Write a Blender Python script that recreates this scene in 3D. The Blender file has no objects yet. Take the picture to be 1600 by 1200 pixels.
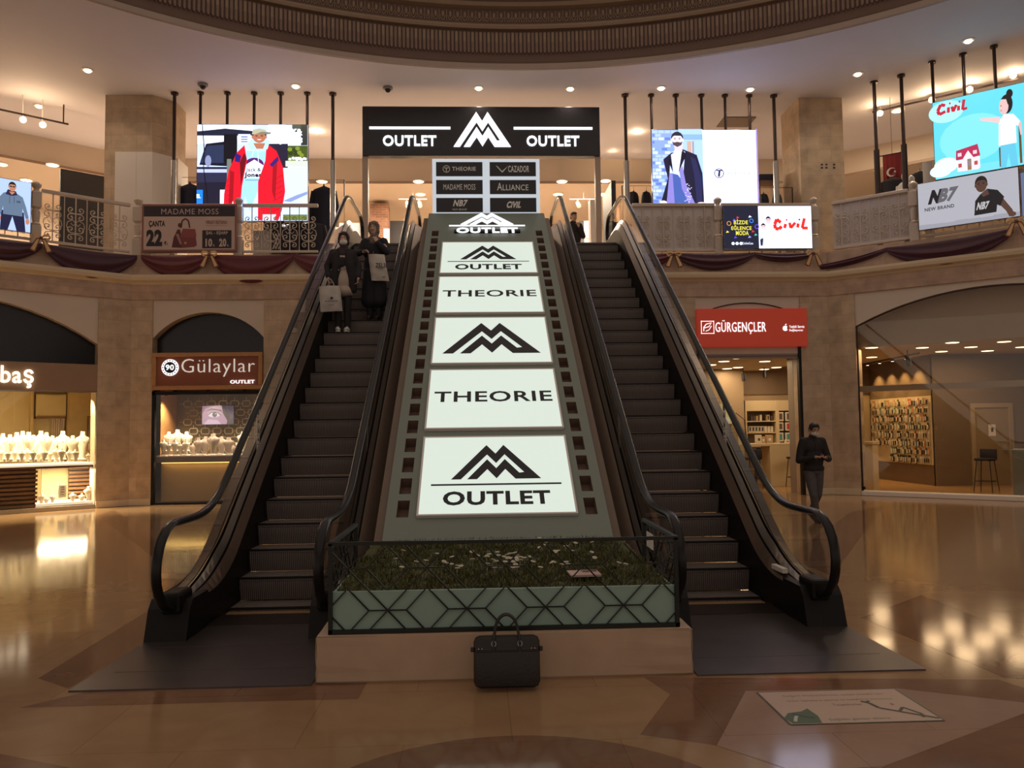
import bpy, bmesh, math, random
from mathutils import Vector, Matrix
R = math.radians
SC = bpy.context.scene
COL = SC.collection
RND = random.Random(7)

# ------------------------------------------------------------------ camera, world, exposure
F_PX = 1240.0
CAM_LOC = Vector((-0.16, 0.0, 1.74))
CAM_ROT = Matrix.Rotation(R(-2.31), 3, 'Z') @ Matrix.Rotation(R(90 + 3.16), 3, 'X') @ Matrix.Rotation(R(-0.72), 3, 'Z')
cam_data = bpy.data.cameras.new('camera')
cam_data.sensor_width = 36.0
cam_data.lens = F_PX / 1600.0 * 36.0
cam_data.clip_end = 200.0
cam = bpy.data.objects.new('camera', cam_data)
COL.objects.link(cam)
cam.matrix_world = Matrix.Translation(CAM_LOC) @ CAM_ROT.to_4x4()
SC.camera = cam

world = bpy.data.worlds.new('dusk_world')
SC.world = world
world.use_nodes = True
wbg = world.node_tree.nodes['Background']
wbg.inputs['Color'].default_value = (1.0, 0.80, 0.66, 1)
wbg.inputs['Strength'].default_value = 0.46
SC.view_settings.view_transform = 'Standard'
SC.view_settings.look = 'None'
SC.view_settings.gamma = 1.0
SC.view_settings.use_curve_mapping = False
SC.view_settings.exposure = 0.0
SC.cycles.max_bounces = 7
SC.cycles.transparent_max_bounces = 16
SC.cycles.sample_clamp_indirect = 4.0
SC.cycles.use_denoising = True
SC.cycles.caustics_reflective = False
SC.cycles.caustics_refractive = False

# ------------------------------------------------------------------ frames: +x to the viewer's right, +y into the building, z up
YAW_B = 0.0
FB = Matrix.Translation((0, 19.35, 0)) @ Matrix.Rotation(R(YAW_B), 4, 'Z')
HALF = 8.54
FL = FB @ Matrix.Translation((-HALF, 0, 0)) @ Matrix.Rotation(R(39), 4, 'Z')
FR = FB @ Matrix.Translation((HALF, 0, 0)) @ Matrix.Rotation(R(-39), 4, 'Z')
FW = Matrix.Identity(4)
Z_UP = 5.45          # upper floor
Z_CEIL = 10.2


def on(F, px, py, y=0.0):
    """Where the sight line of pixel (px, py) meets the plane y = const of frame F: (x, z) in that frame."""
    d = CAM_ROT @ Vector(((px - 800) / F_PX, -(py - 600) / F_PX, -1))
    Fi = F.inverted()
    o = Fi @ CAM_LOC
    dl = Fi.to_3x3() @ d
    t = (y - o.y) / dl.y
    p = o + dl * t
    return p.x, p.z


def on_z(px, py, z=0.0):
    d = CAM_ROT @ Vector(((px - 800) / F_PX, -(py - 600) / F_PX, -1))
    t = (z - CAM_LOC.z) / d.z
    p = CAM_LOC + d * t
    return p.x, p.y


# ------------------------------------------------------------------ materials
MATS = {}


def lin(r, g, b):
    f = lambda c: ((c / 255.0) / 12.92) if c / 255.0 <= 0.04045 else (((c / 255.0) + 0.055) / 1.055) ** 2.4
    return (f(r), f(g), f(b))


def new_mat(name):
    m = bpy.data.materials.new(name)
    m.use_nodes = True
    nt = m.node_tree
    return m, nt, nt.nodes['Principled BSDF'], nt.nodes['Material Output']


def mat(name, col, rough=0.5, metal=0.0, var=0.0, scale=6.0, bump=0.0, spec=0.5, coat=0.0):
    """Plain surface with a little procedural unevenness in colour and relief."""
    if name in MATS:
        return MATS[name]
    m, nt, p, out = new_mat(name)
    p.inputs['Roughness'].default_value = rough
    p.inputs['Metallic'].default_value = metal
    p.inputs['Specular IOR Level'].default_value = spec
    p.inputs['Coat Weight'].default_value = coat
    p.inputs['Base Color'].default_value = (*col, 1)
    if var or bump:
        tc = nt.nodes.new('ShaderNodeTexCoord')
        nz = nt.nodes.new('ShaderNodeTexNoise')
        nz.inputs['Scale'].default_value = scale
        nz.inputs['Detail'].default_value = 4
        nt.links.new(tc.outputs['Object'], nz.inputs['Vector'])
        if var:
            mx = nt.nodes.new('ShaderNodeMix')
            mx.data_type = 'RGBA'
            mx.inputs[6].default_value = (*[max(0, c * (1 - var)) for c in col], 1)
            mx.inputs[7].default_value = (*[min(1, c * (1 + var)) for c in col], 1)
            nt.links.new(nz.outputs['Fac'], mx.inputs[0])
            nt.links.new(mx.outputs[2], p.inputs['Base Color'])
        if bump:
            b = nt.nodes.new('ShaderNodeBump')
            b.inputs['Strength'].default_value = bump
            b.inputs['Distance'].default_value = 0.02
            nt.links.new(nz.outputs['Fac'], b.inputs['Height'])
            nt.links.new(b.outputs['Normal'], p.inputs['Normal'])
    MATS[name] = m
    return m


def emit(name, col, strength):
    if name in MATS:
        return MATS[name]
    m, nt, p, out = new_mat(name)
    p.inputs['Base Color'].default_value = (*[c * 0.6 for c in col], 1)
    p.inputs['Roughness'].default_value = 0.4
    p.inputs['Emission Color'].default_value = (*col, 1)
    p.inputs['Emission Strength'].default_value = strength
    MATS[name] = m
    return m


def picture_mat(name, strength, rough=0.5, contrast=1.0, tint=(1, 1, 1)):
    """A print or screen whose colours are the mesh's colour attribute; strength 0 is a print, above 0 a lit screen."""
    if name in MATS:
        return MATS[name]
    m, nt, p, out = new_mat(name)
    a = nt.nodes.new('ShaderNodeVertexColor')
    a.layer_name = 'ink'
    p.inputs['Roughness'].default_value = rough
    if strength > 0:
        p.inputs['Base Color'].default_value = (0.02, 0.02, 0.02, 1)
        g = nt.nodes.new('ShaderNodeGamma')            # the panel's own contrast and colour balance
        g.inputs['Gamma'].default_value = contrast
        nt.links.new(a.outputs['Color'], g.inputs['Color'])
        t = nt.nodes.new('ShaderNodeMix')
        t.data_type = 'RGBA'
        t.blend_type = 'MULTIPLY'
        t.inputs[0].default_value = 1.0
        t.inputs[7].default_value = (*tint, 1)
        nt.links.new(g.outputs['Color'], t.inputs[6])
        nt.links.new(t.outputs[2], p.inputs['Emission Color'])
        p.inputs['Emission Strength'].default_value = strength
    else:
        nt.links.new(a.outputs['Color'], p.inputs['Base Color'])
    MATS[name] = m
    return m


def stone_mat(name, c1, c2, mortar, bw=0.75, bh=0.36, rough=0.55, rot=0.0):
    m, nt, p, out = new_mat(name)
    tc = nt.nodes.new('ShaderNodeTexCoord')
    mp = nt.nodes.new('ShaderNodeMapping')
    mp.inputs['Rotation'].default_value = (R(90), 0, 0)
    nt.links.new(tc.outputs['Object'], mp.inputs['Vector'])
    br = nt.nodes.new('ShaderNodeTexBrick')
    br.inputs['Color1'].default_value = (*c1, 1)
    br.inputs['Color2'].default_value = (*c2, 1)
    br.inputs['Mortar'].default_value = (*mortar, 1)
    br.inputs['Scale'].default_value = 1.0
    br.inputs['Mortar Size'].default_value = 0.004
    br.inputs['Mortar Smooth'].default_value = 0.3
    br.inputs['Brick Width'].default_value = bw
    br.inputs['Row Height'].default_value = bh
    nt.links.new(mp.outputs['Vector'], br.inputs['Vector'])
    nz = nt.nodes.new('ShaderNodeTexNoise')
    nz.inputs['Scale'].default_value = 3.5
    nz.inputs['Detail'].default_value = 6
    nt.links.new(tc.outputs['Object'], nz.inputs['Vector'])
    ramp = nt.nodes.new('ShaderNodeValToRGB')
    ramp.color_ramp.elements[0].position = 0.3
    ramp.color_ramp.elements[0].color = (0.72, 0.70, 0.66, 1)
    ramp.color_ramp.elements[1].position = 0.75
    ramp.color_ramp.elements[1].color = (1.08, 1.05, 1.0, 1)
    nt.links.new(nz.outputs['Fac'], ramp.inputs['Fac'])
    mx = nt.nodes.new('ShaderNodeMix')
    mx.data_type = 'RGBA'
    mx.blend_type = 'MULTIPLY'
    mx.inputs[0].default_value = 1.0
    nt.links.new(br.outputs['Color'], mx.inputs[6])
    nt.links.new(ramp.outputs['Color'], mx.inputs[7])
    nt.links.new(mx.outputs[2], p.inputs['Base Color'])
    b = nt.nodes.new('ShaderNodeBump')
    b.inputs['Strength'].default_value = 0.25
    b.inputs['Distance'].default_value = 0.01
    nt.links.new(br.outputs['Fac'], b.inputs['Height'])
    b.invert = True
    nt.links.new(b.outputs['Normal'], p.inputs['Normal'])
    p.inputs['Roughness'].default_value = rough
    MATS[name] = m
    return m


def marble_mat(name, col, dark, rough=0.09, vein=3.0):
    m, nt, p, out = new_mat(name)
    tc = nt.nodes.new('ShaderNodeTexCoord')
    nz = nt.nodes.new('ShaderNodeTexNoise')
    nz.inputs['Scale'].default_value = vein
    nz.inputs['Detail'].default_value = 7
    nz.inputs['Distortion'].default_value = 1.2
    nt.links.new(tc.outputs['Object'], nz.inputs['Vector'])
    mx = nt.nodes.new('ShaderNodeMix')
    mx.data_type = 'RGBA'
    mx.inputs[6].default_value = (*dark, 1)
    mx.inputs[7].default_value = (*col, 1)
    nt.links.new(nz.outputs['Fac'], mx.inputs[0])
    # slab joints
    br = nt.nodes.new('ShaderNodeTexBrick')
    br.inputs['Color1'].default_value = (1, 1, 1, 1)
    br.inputs['Color2'].default_value = (0.93, 0.92, 0.9, 1)
    br.inputs['Mortar'].default_value = (0.72, 0.68, 0.62, 1)
    br.inputs['Scale'].default_value = 1.0
    br.inputs['Mortar Size'].default_value = 0.003
    br.inputs['Brick Width'].default_value = 1.2
    br.inputs['Row Height'].default_value = 0.9
    nt.links.new(tc.outputs['Object'], br.inputs['Vector'])
    m2 = nt.nodes.new('ShaderNodeMix')
    m2.data_type = 'RGBA'
    m2.blend_type = 'MULTIPLY'
    m2.inputs[0].default_value = 1.0
    nt.links.new(mx.outputs[2], m2.inputs[6])
    nt.links.new(br.outputs['Color'], m2.inputs[7])
    nt.links.new(m2.outputs[2], p.inputs['Base Color'])
    nr = nt.nodes.new('ShaderNodeTexNoise')
    nr.inputs['Scale'].default_value = 1.3
    nt.links.new(tc.outputs['Object'], nr.inputs['Vector'])
    mr = nt.nodes.new('ShaderNodeMapRange')
    mr.inputs['To Min'].default_value = rough * 0.7
    mr.inputs['To Max'].default_value = rough * 1.5
    nt.links.new(nr.outputs['Fac'], mr.inputs['Value'])
    nt.links.new(mr.outputs['Result'], p.inputs['Roughness'])
    p.inputs['IOR'].default_value = 1.6
    MATS[name] = m
    return m


def stripe_mat(name, c1, c2, axis='X', freq=60.0, rough=0.4, metal=0.6, bump=0.4):
    """Fine parallel grooves along one axis (comb ribs, roller shutter)."""
    m, nt, p, out = new_mat(name)
    tc = nt.nodes.new('ShaderNodeTexCoord')
    wv = nt.nodes.new('ShaderNodeTexWave')
    wv.bands_direction = axis
    wv.inputs['Scale'].default_value = freq
    nt.links.new(tc.outputs['Object'], wv.inputs['Vector'])
    mx = nt.nodes.new('ShaderNodeMix')
    mx.data_type = 'RGBA'
    mx.inputs[6].default_value = (*c1, 1)
    mx.inputs[7].default_value = (*c2, 1)
    nt.links.new(wv.outputs['Fac'], mx.inputs[0])
    nt.links.new(mx.outputs[2], p.inputs['Base Color'])
    b = nt.nodes.new('ShaderNodeBump')
    b.inputs['Strength'].default_value = bump
    b.inputs['Distance'].default_value = 0.005
    nt.links.new(wv.outputs['Fac'], b.inputs['Height'])
    nt.links.new(b.outputs['Normal'], p.inputs['Normal'])
    p.inputs['Roughness'].default_value = rough
    p.inputs['Metallic'].default_value = metal
    MATS[name] = m
    return m


def glass_mat(name, tint=(0.93, 0.95, 0.93), ior=1.45, gloss=1.0):
    m = bpy.data.materials.new(name)
    m.use_nodes = True
    nt = m.node_tree
    nt.nodes.clear()
    out = nt.nodes.new('ShaderNodeOutputMaterial')
    tr = nt.nodes.new('ShaderNodeBsdfTransparent')
    tr.inputs['Color'].default_value = (*tint, 1)
    gl = nt.nodes.new('ShaderNodeBsdfGlossy')
    gl.inputs['Roughness'].default_value = 0.02
    gl.inputs['Color'].default_value = (gloss, gloss, gloss, 1)
    lw = nt.nodes.new('ShaderNodeLayerWeight')
    lw.inputs['Blend'].default_value = 0.5
    pw = nt.nodes.new('ShaderNodeMath')
    pw.operation = 'POWER'
    pw.inputs[1].default_value = 5.0
    nt.links.new(lw.outputs['Facing'], pw.inputs[0])
    f0 = ((ior - 1) / (ior + 1)) ** 2
    fr = nt.nodes.new('ShaderNodeMath')
    fr.operation = 'MULTIPLY_ADD'
    fr.inputs[1].default_value = 1 - f0
    fr.inputs[2].default_value = f0
    nt.links.new(pw.outputs[0], fr.inputs[0])
    mx = nt.nodes.new('ShaderNodeMixShader')
    nt.links.new(fr.outputs[0], mx.inputs['Fac'])
    nt.links.new(tr.outputs[0], mx.inputs[1])
    nt.links.new(gl.outputs[0], mx.inputs[2])
    nt.links.new(mx.outputs[0], out.inputs['Surface'])
    MATS[name] = m
    return m


# ------------------------------------------------------------------ mesh builder
class MB:
    """Collects shapes (with a material slot per face) and links them as ONE mesh object."""

    def __init__(self):
        self.v, self.f, self.mi, self.col = [], [], [], []
        self.slot = 0
        self.ink = None

    def add(self, verts, faces):
        n = len(self.v)
        self.v += [tuple(p) for p in verts]
        for f in faces:
            self.f.append(tuple(i + n for i in f))
            self.mi.append(self.slot)
            self.col.append(self.ink)
        return self

    def box(self, x0, x1, y0, y1, z0, z1, M=None, taper=None):
        a, b = (x0, x1) if x0 < x1 else (x1, x0)
        c, d = (y0, y1) if y0 < y1 else (y1, y0)
        e, g = (z0, z1) if z0 < z1 else (z1, z0)
        P = [(a, c, e), (b, c, e), (b, d, e), (a, d, e), (a, c, g), (b, c, g), (b, d, g), (a, d, g)]
        if M is not None:
            P = [M @ Vector(p) for p in P]
        return self.add(P, [(0, 3, 2, 1), (4, 5, 6, 7), (0, 1, 5, 4), (1, 2, 6, 5), (2, 3, 7, 6), (3, 0, 4, 7)])

    def bbox(self, x0, x1, y0, y1, z0, z1, b=0.01, M=None):
        """Box with chamfered edges."""
        bm = bmesh.new()
        bmesh.ops.create_cube(bm, size=1.0)
        bmesh.ops.scale(bm, vec=(abs(x1 - x0), abs(y1 - y0), abs(z1 - z0)), verts=bm.verts)
        bmesh.ops.translate(bm, vec=((x0 + x1) / 2, (y0 + y1) / 2, (z0 + z1) / 2), verts=bm.verts)
        bmesh.ops.bevel(bm, geom=bm.edges[:], offset=b, segments=2, affect='EDGES', profile=0.5)
        return self.bm(bm, M)

    def bm(self, bm, M=None):
        bm.verts.index_update()
        P = [(M @ v.co) if M is not None else v.co.copy() for v in bm.verts]
        Fs = [[v.index for v in f.verts] for f in bm.faces]
        bm.free()
        return self.add(P, Fs)

    def prism(self, pts, y0, y1, M=None):
        """Polygon in the xz plane, thickened from y0 (viewer side) to y1."""
        n = len(pts)
        A = [Vector((p[0], y0, p[1])) for p in pts] + [Vector((p[0], y1, p[1])) for p in pts]
        if M is not None:
            A = [M @ p for p in A]
        fs = [tuple(range(n)), tuple(range(2 * n - 1, n - 1, -1))]
        fs += [(i, i + n, (i + 1) % n + n, (i + 1) % n) for i in range(n)]
        return self.add(A, fs)

    def prism_xy(self, pts, z0, z1, M=None):
        n = len(pts)
        A = [Vector((p[0], p[1], z0)) for p in pts] + [Vector((p[0], p[1], z1)) for p in pts]
        if M is not None:
            A = [M @ p for p in A]
        fs = [tuple(range(n - 1, -1, -1)), tuple(range(n, 2 * n))]
        fs += [(i, (i + 1) % n, (i + 1) % n + n, i + n) for i in range(n)]
        return self.add(A, fs)

    def prism_yz(self, pts, x0, x1):
        """Polygon in the yz plane, thickened along x."""
        n = len(pts)
        A = [(x0, p[0], p[1]) for p in pts] + [(x1, p[0], p[1]) for p in pts]
        fs = [tuple(range(n)), tuple(range(2 * n - 1, n - 1, -1))]
        fs += [(i, i + n, (i + 1) % n + n, (i + 1) % n) for i in range(n)]
        return self.add(A, fs)

    def ribbon(self, A, B):
        """Strip of quads between two polylines of equal length."""
        n = len(A)
        return self.add(list(A) + list(B), [(i, i + 1, n + i + 1, n + i) for i in range(n - 1)])

    def cyl(self, p0, p1, r0, r1=None, n=16, caps=True):
        r1 = r0 if r1 is None else r1
        p0, p1 = Vector(p0), Vector(p1)
        d = (p1 - p0).normalized()
        u = d.orthogonal().normalized()
        w = d.cross(u)
        ring = lambda p, r: [p + (u * math.cos(2 * math.pi * i / n) + w * math.sin(2 * math.pi * i / n)) * r for i in range(n)]
        fs = [(i, (i + 1) % n, (i + 1) % n + n, i + n) for i in range(n)]
        if caps:
            fs += [tuple(range(n - 1, -1, -1)), tuple(range(n, 2 * n))]
        return self.add(ring(p0, r0) + ring(p1, r1), fs)

    def tube(self, pts, r, n=8, up=None, rx=None, closed=False):
        """Sweep an ellipse (r tall along 'up' side, rx wide) along a polyline; r may be a list."""
        pts = [Vector(p) for p in pts]
        N = len(pts)
        rings = []
        prev = None
        for i, p in enumerate(pts):
            a = pts[i - 1] if (i > 0 or closed) else pts[i]
            b = pts[(i + 1) % N] if (i < N - 1 or closed) else pts[i]
            t = (b - a)
            t = t.normalized() if t.length > 1e-9 else Vector((0, 0, 1))
            if up is not None:
                u = Vector(up) - t * t.dot(Vector(up))
                u = u.normalized() if u.length > 1e-6 else t.orthogonal().normalized()
            else:
                u = (prev - t * t.dot(prev)) if prev is not None else t.orthogonal()
                u = u.normalized() if u.length > 1e-6 else t.orthogonal().normalized()
            prev = u
            w = t.cross(u)
            rr = r[i] if isinstance(r, (list, tuple)) else r
            rw = rr if rx is None else rx
            rings.append([p + u * math.cos(2 * math.pi * k / n) * rr + w * math.sin(2 * math.pi * k / n) * rw for k in range(n)])
        V = [q for ring in rings for q in ring]
        fs = []
        for i in range(N if closed else N - 1):
            j = (i + 1) % N
            fs += [(i * n + k, i * n + (k + 1) % n, j * n + (k + 1) % n, j * n + k) for k in range(n)]
        if not closed:
            fs += [tuple(range(n - 1, -1, -1)), tuple((N - 1) * n + k for k in range(n))]
        return self.add(V, fs)

    def lathe(self, prof, c=(0, 0, 0), n=20, sy=1.0):
        """Revolve (r, z) about a vertical axis; sy flattens it front to back."""
        V, fs = [], []
        for r, z in prof:
            V += [(c[0] + r * math.cos(2 * math.pi * k / n), c[1] + r * sy * math.sin(2 * math.pi * k / n), c[2] + z) for k in range(n)]
        for i in range(len(prof) - 1):
            fs += [(i * n + k, i * n + (k + 1) % n, (i + 1) * n + (k + 1) % n, (i + 1) * n + k) for k in range(n)]
        fs += [tuple(range(n - 1, -1, -1)), tuple((len(prof) - 1) * n + k for k in range(n))]
        return self.add(V, fs)

    def sphere(self, c, r, rot=None, n=14):
        r = (r, r, r) if not isinstance(r, (tuple, list)) else r
        bm = bmesh.new()
        bmesh.ops.create_uvsphere(bm, u_segments=n, v_segments=max(6, n * 2 // 3), radius=1.0)
        M = Matrix.Translation(c) @ (rot.to_4x4() if rot is not None else Matrix.Identity(4)) @ Matrix.Diagonal((*r, 1))
        return self.bm(bm, M)

    def text(self, s, x0, x1, z0, z1, y=0.0, depth=0.0, bold=0.0, M=None, shear=0.0, gap=1.08):
        """Lettering fitted into a rectangle of the xz plane, its face at y, its back at y + depth."""
        P, T = text_mesh(s, bold, depth > 0, gap)
        xs = [p[0] for p in P]
        ys = [p[1] for p in P]
        sx = (x1 - x0) / (max(xs) - min(xs))
        sz = (z1 - z0) / (max(ys) - min(ys))
        A = []
        for p in P:
            z = z0 + (p[1] - min(ys)) * sz
            q = Vector((x0 + (p[0] - min(xs)) * sx + shear * (z - z0), y + (depth if p[2] < 0 else 0.0), z))
            A.append(M @ q if M is not None else q)
        return self.add(A, T)

    def build(self, name, mats, parent=None, M=None, smooth=False, angle=40):
        me = bpy.data.meshes.new(name)
        me.from_pydata(self.v, [], self.f)
        mats = mats if isinstance(mats, (list, tuple)) else [mats]
        for m in mats:
            me.materials.append(m)
        if len(mats) > 1:
            me.polygons.foreach_set('material_index', self.mi)
        if any(c is not None for c in self.col):
            ca = me.color_attributes.new('ink', 'FLOAT_COLOR', 'CORNER')
            buf = []
            for f, c in zip(self.f, self.col):
                buf += list((*(c or (0.5, 0.5, 0.5)), 1.0)) * len(f)
            ca.data.foreach_set('color', buf)
        me.update()
        if smooth:
            me.polygons.foreach_set('use_smooth', [True] * len(me.polygons))
            try:
                me.set_sharp_from_angle(angle=R(angle))
            except Exception:
                pass
        o = bpy.data.objects.new(name, me)
        COL.objects.link(o)
        if parent is not None:
            o.parent = parent
        if M is not None:
            if parent is None:
                o.matrix_world = M
            else:
                o.matrix_local = M
        return o


_TX = {}


def text_mesh(s, bold=0.0, solid=False, gap=1.0):
    key = (s, bold, solid, gap)
    if key not in _TX:
        cu = bpy.data.curves.new('lettering', 'FONT')
        cu.body = s
        cu.size = 1.0
        cu.offset = bold
        cu.space_character = gap
        cu.resolution_u = 3
        cu.fill_mode = 'BOTH'
        if solid:
            cu.extrude = 0.05
        ob = bpy.data.objects.new('lettering', cu)
        COL.objects.link(ob)
        bpy.context.view_layer.update()
        me = bpy.data.meshes.new_from_object(ob.evaluated_get(bpy.context.evaluated_depsgraph_get()))
        P = [(v.co.x, v.co.y, -1.0 if (solid and v.co.z < 0) else 1.0) for v in me.vertices]
        T = [tuple(p.vertices) for p in me.polygons]
        bpy.data.objects.remove(ob)
        bpy.data.curves.remove(cu)
        bpy.data.meshes.remove(me)
        _TX[key] = (P, T)
    return _TX[key]


# ------------------------------------------------------------------ flat artwork for prints and screens (xz plane, facing -y)
class Art(MB):
    """Flat artwork laid out in 0..1 x 0..1 over a w x h rectangle; each layer sits a hair in front of the last."""

    def __init__(self, w, h, lift=0.0006):
        super().__init__()
        self.w, self.h, self.y, self.lift = w, h, 0.0, lift

    def P(self, p):
        return Vector((p[0] * self.w - self.w / 2, self.y, p[1] * self.h))

    def poly(self, pts, col):
        self.ink = col
        self.y -= self.lift
        A = [self.P(p) for p in pts]
        return self.add(A, [tuple(range(len(A)))])

    def rect(self, x0, z0, x1, z1, col):
        return self.poly([(x0, z0), (x1, z0), (x1, z1), (x0, z1)], col)

    def ell(self, cx, cz, rx, rz, col, n=20, a0=0, rot=0.0):
        pts = []
        for i in range(n):
            t = 2 * math.pi * i / n
            x, z = rx * math.cos(t), rz * math.sin(t)
            c, s = math.cos(rot), math.sin(rot)
            asp = self.w / self.h
            pts.append((cx + (x * c - z / asp * s), cz + (x * asp * s + z * c)))
        return self.poly(pts, col)

    def line(self, pts, t, col):
        """Polyline of width t (in metres)."""
        self.ink = col
        self.y -= self.lift
        for a, b in zip(pts[:-1], pts[1:]):
            A, B = self.P(a), self.P(b)
            d = (B - A).normalized()
            n = Vector((-d.z, 0, d.x)) * t / 2
            self.add([A - n, B - n, B + n, A + n], [(0, 1, 2, 3)])
        return self

    def ring(self, cx, cz, r, t, col, n=28):
        pts = [(cx + r / self.w * math.cos(2 * math.pi * i / n), cz + r / self.h * math.sin(2 * math.pi * i / n)) for i in range(n + 1)]
        return self.line(pts, t, col)

    def txt(self, s, x0, x1, z0, z1, col, bold=0.0, shear=0.0):
        self.ink = col
        self.y -= self.lift
        a, b = self.P((x0, z0)), self.P((x1, z1))
        return self.text(s, a.x, b.x, a.z, b.z, self.y, 0.0, bold, None, shear)


# ------------------------------------------------------------------ objects: things, parts, structure
def tag(o, label, cat, group=None, kind=None):
    o['label'] = label
    o['category'] = cat
    if group:
        o['group'] = group
    if kind:
        o['kind'] = kind
    return o


def thing(name, label, cat, M=None, group=None):
    o = bpy.data.objects.new(name, None)
    o.empty_display_size = 0.1
    COL.objects.link(o)
    if M is not None:
        o.matrix_world = M
    return tag(o, label, cat, group)


def structure(o):
    o['kind'] = 'structure'
    return o


def T(x, y, z, rz=0.0):
    return Matrix.Translation((x, y, z)) @ Matrix.Rotation(R(rz), 4, 'Z')


def copy_tree(o, M=None, label=None):
    c = o.copy()
    COL.objects.link(c)
    for ch in o.children:
        d = ch.copy()
        COL.objects.link(d)
        d.parent = c
        for g in ch.children:
            e = g.copy()
            COL.objects.link(e)
            e.parent = d
    if M is not None:
        c.matrix_world = M
    if label:
        c['label'] = label
    return c


def lamp(name, kind, parent, loc, energy, col, size=0.1, rot=(0, 0, 0), spot=90, blend=0.6):
    l = bpy.data.lights.new(name, kind)
    l.energy = energy
    l.color = col
    if kind == 'AREA':
        l.shape = 'RECTANGLE' if isinstance(size, tuple) else 'DISK'
        l.size, l.size_y = size if isinstance(size, tuple) else (size, size)
    else:
        l.shadow_soft_size = size
    if kind == 'SPOT':
        l.spot_size = R(spot)
        l.spot_blend = blend
    o = bpy.data.objects.new(name, l)
    COL.objects.link(o)
    o.parent = parent
    o.location = loc
    o.rotation_euler = rot
    return o


# ------------------------------------------------------------------ palette
stone = stone_mat('limestone', (0.60, 0.47, 0.34), (0.52, 0.40, 0.28), (0.42, 0.31, 0.22), 0.62, 0.34)
pink_stone = stone_mat('pink_limestone', (0.54, 0.385, 0.29), (0.48, 0.335, 0.25), (0.40, 0.27, 0.20), 0.9, 0.32)
brick = stone_mat('brick', (0.27, 0.13, 0.08), (0.19, 0.085, 0.05), (0.34, 0.26, 0.20), 0.24, 0.08)
plaster = mat('plaster', (0.62, 0.53, 0.44), 0.7, var=0.05, scale=2)
ceil_white = mat('ceiling_plaster', (0.65, 0.63, 0.68), 0.75, var=0.04, scale=1.2)
warm_wall = mat('shop_plaster', (0.56, 0.46, 0.36), 0.7, var=0.04, scale=1.5)
cream = mat('cream_moulding', (0.66, 0.54, 0.37), 0.5, var=0.06, scale=4)
marble = marble_mat('beige_marble', (0.42, 0.265, 0.145), (0.31, 0.185, 0.095))
marble_brown = marble_mat('brown_marble', (0.27, 0.145, 0.085), (0.17, 0.09, 0.052), vein=5)
marble_rose = marble_mat('rose_marble', (0.44, 0.30, 0.23), (0.34, 0.22, 0.16), vein=4)
black_rubber = mat('black_rubber', (0.010, 0.009, 0.009), 0.3, bump=0.05, scale=40, spec=0.28)
black_paint = mat('black_paint', (0.008, 0.007, 0.007), 0.45, var=0.3, scale=10, spec=0.22)
black_gloss = mat('black_panel', (0.012, 0.012, 0.016), 0.25, var=0.2, scale=3)
bronze = mat('bronze_sheet', (0.17, 0.125, 0.095), 0.38, 0.75, var=0.12, scale=8)
steel = mat('brushed_steel', (0.42, 0.39, 0.36), 0.28, 0.9, var=0.12, scale=25)
dark_steel = mat('dark_steel', (0.06, 0.045, 0.04), 0.35, 0.7, var=0.2, scale=12)
post_brown = mat('post_bronze', (0.05, 0.032, 0.028), 0.4, 0.5, var=0.2, scale=9)
step_metal = stripe_mat('ribbed_step', (0.045, 0.037, 0.033), (0.29, 0.24, 0.22), 'X', 16.0, 0.5, 0.1, 0.6)
plate_metal = mat('landing_plate_metal', (0.115, 0.095, 0.09), 0.30, 0.65, var=0.25, scale=3, bump=0.04)
clad_brown = mat('brown_cladding', (0.155, 0.11, 0.08), 0.5, 0.2, var=0.12, scale=5)
green_panel = mat('green_grey_panel', (0.19, 0.225, 0.19), 0.55, var=0.06, scale=2)
teal_panel = mat('teal_panel', (0.27, 0.41, 0.36), 0.5, var=0.06, scale=3)
notch_brown = mat('brown_recess', (0.18, 0.115, 0.09), 0.6, var=0.1, scale=6)
lattice_black = mat('lattice_black', (0.010, 0.013, 0.010), 0.45, 0.2, var=0.2, scale=20)
plinth_mat = mat('worn_plaster', (0.50, 0.36, 0.25), 0.6, var=0.14, scale=5, bump=0.08)
white_iron = mat('cream_ironwork', (0.55, 0.46, 0.38), 0.45, var=0.06, scale=12)
white_board = mat('white_board', (0.76, 0.70, 0.63), 0.5, var=0.04, scale=2)
lit_board = emit('backlit_board', (0.80, 0.90, 1.0), 0.52)
grey_board = mat('grey_board', (0.46, 0.45, 0.44), 0.5, var=0.04, scale=3)
charcoal = mat('charcoal_board', (0.032, 0.030, 0.033), 0.6, var=0.15, scale=3)
wine_cloth = mat('wine_satin', (0.105, 0.014, 0.022), 0.5, var=0.25, scale=7)
plum_cloth = mat('plum_satin', (0.055, 0.012, 0.026), 0.5, var=0.25, scale=7)
gold_ribbon = mat('gold_ribbon', (0.66, 0.42, 0.20), 0.4, 0.3, var=0.35, scale=30)
ribbon_edge = mat('brown_ribbon_edge', (0.15, 0.045, 0.02), 0.5, var=0.2, scale=20)
wood_orange = mat('orange_wood', (0.44, 0.21, 0.07), 0.4, var=0.2, scale=6)
wood_brown = mat('brown_wood', (0.16, 0.07, 0.03), 0.4, var=0.25, scale=7)
rust_board = mat('rust_board', (0.25, 0.07, 0.03), 0.5, var=0.1, scale=4)
gold_panel = mat('gold_panel', (0.40, 0.28, 0.13), 0.45, var=0.08, scale=3)
red_board = mat('red_board', (0.40, 0.035, 0.022), 0.4, var=0.05, scale=3)
shutter_mat = stripe_mat('roller_shutter', (0.16, 0.12, 0.10), (0.30, 0.24, 0.20), 'Z', 3.2, 0.5, 0.3, 0.8)
glass = glass_mat('balustrade_glass', (0.95, 0.95, 0.93), 1.45)
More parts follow.
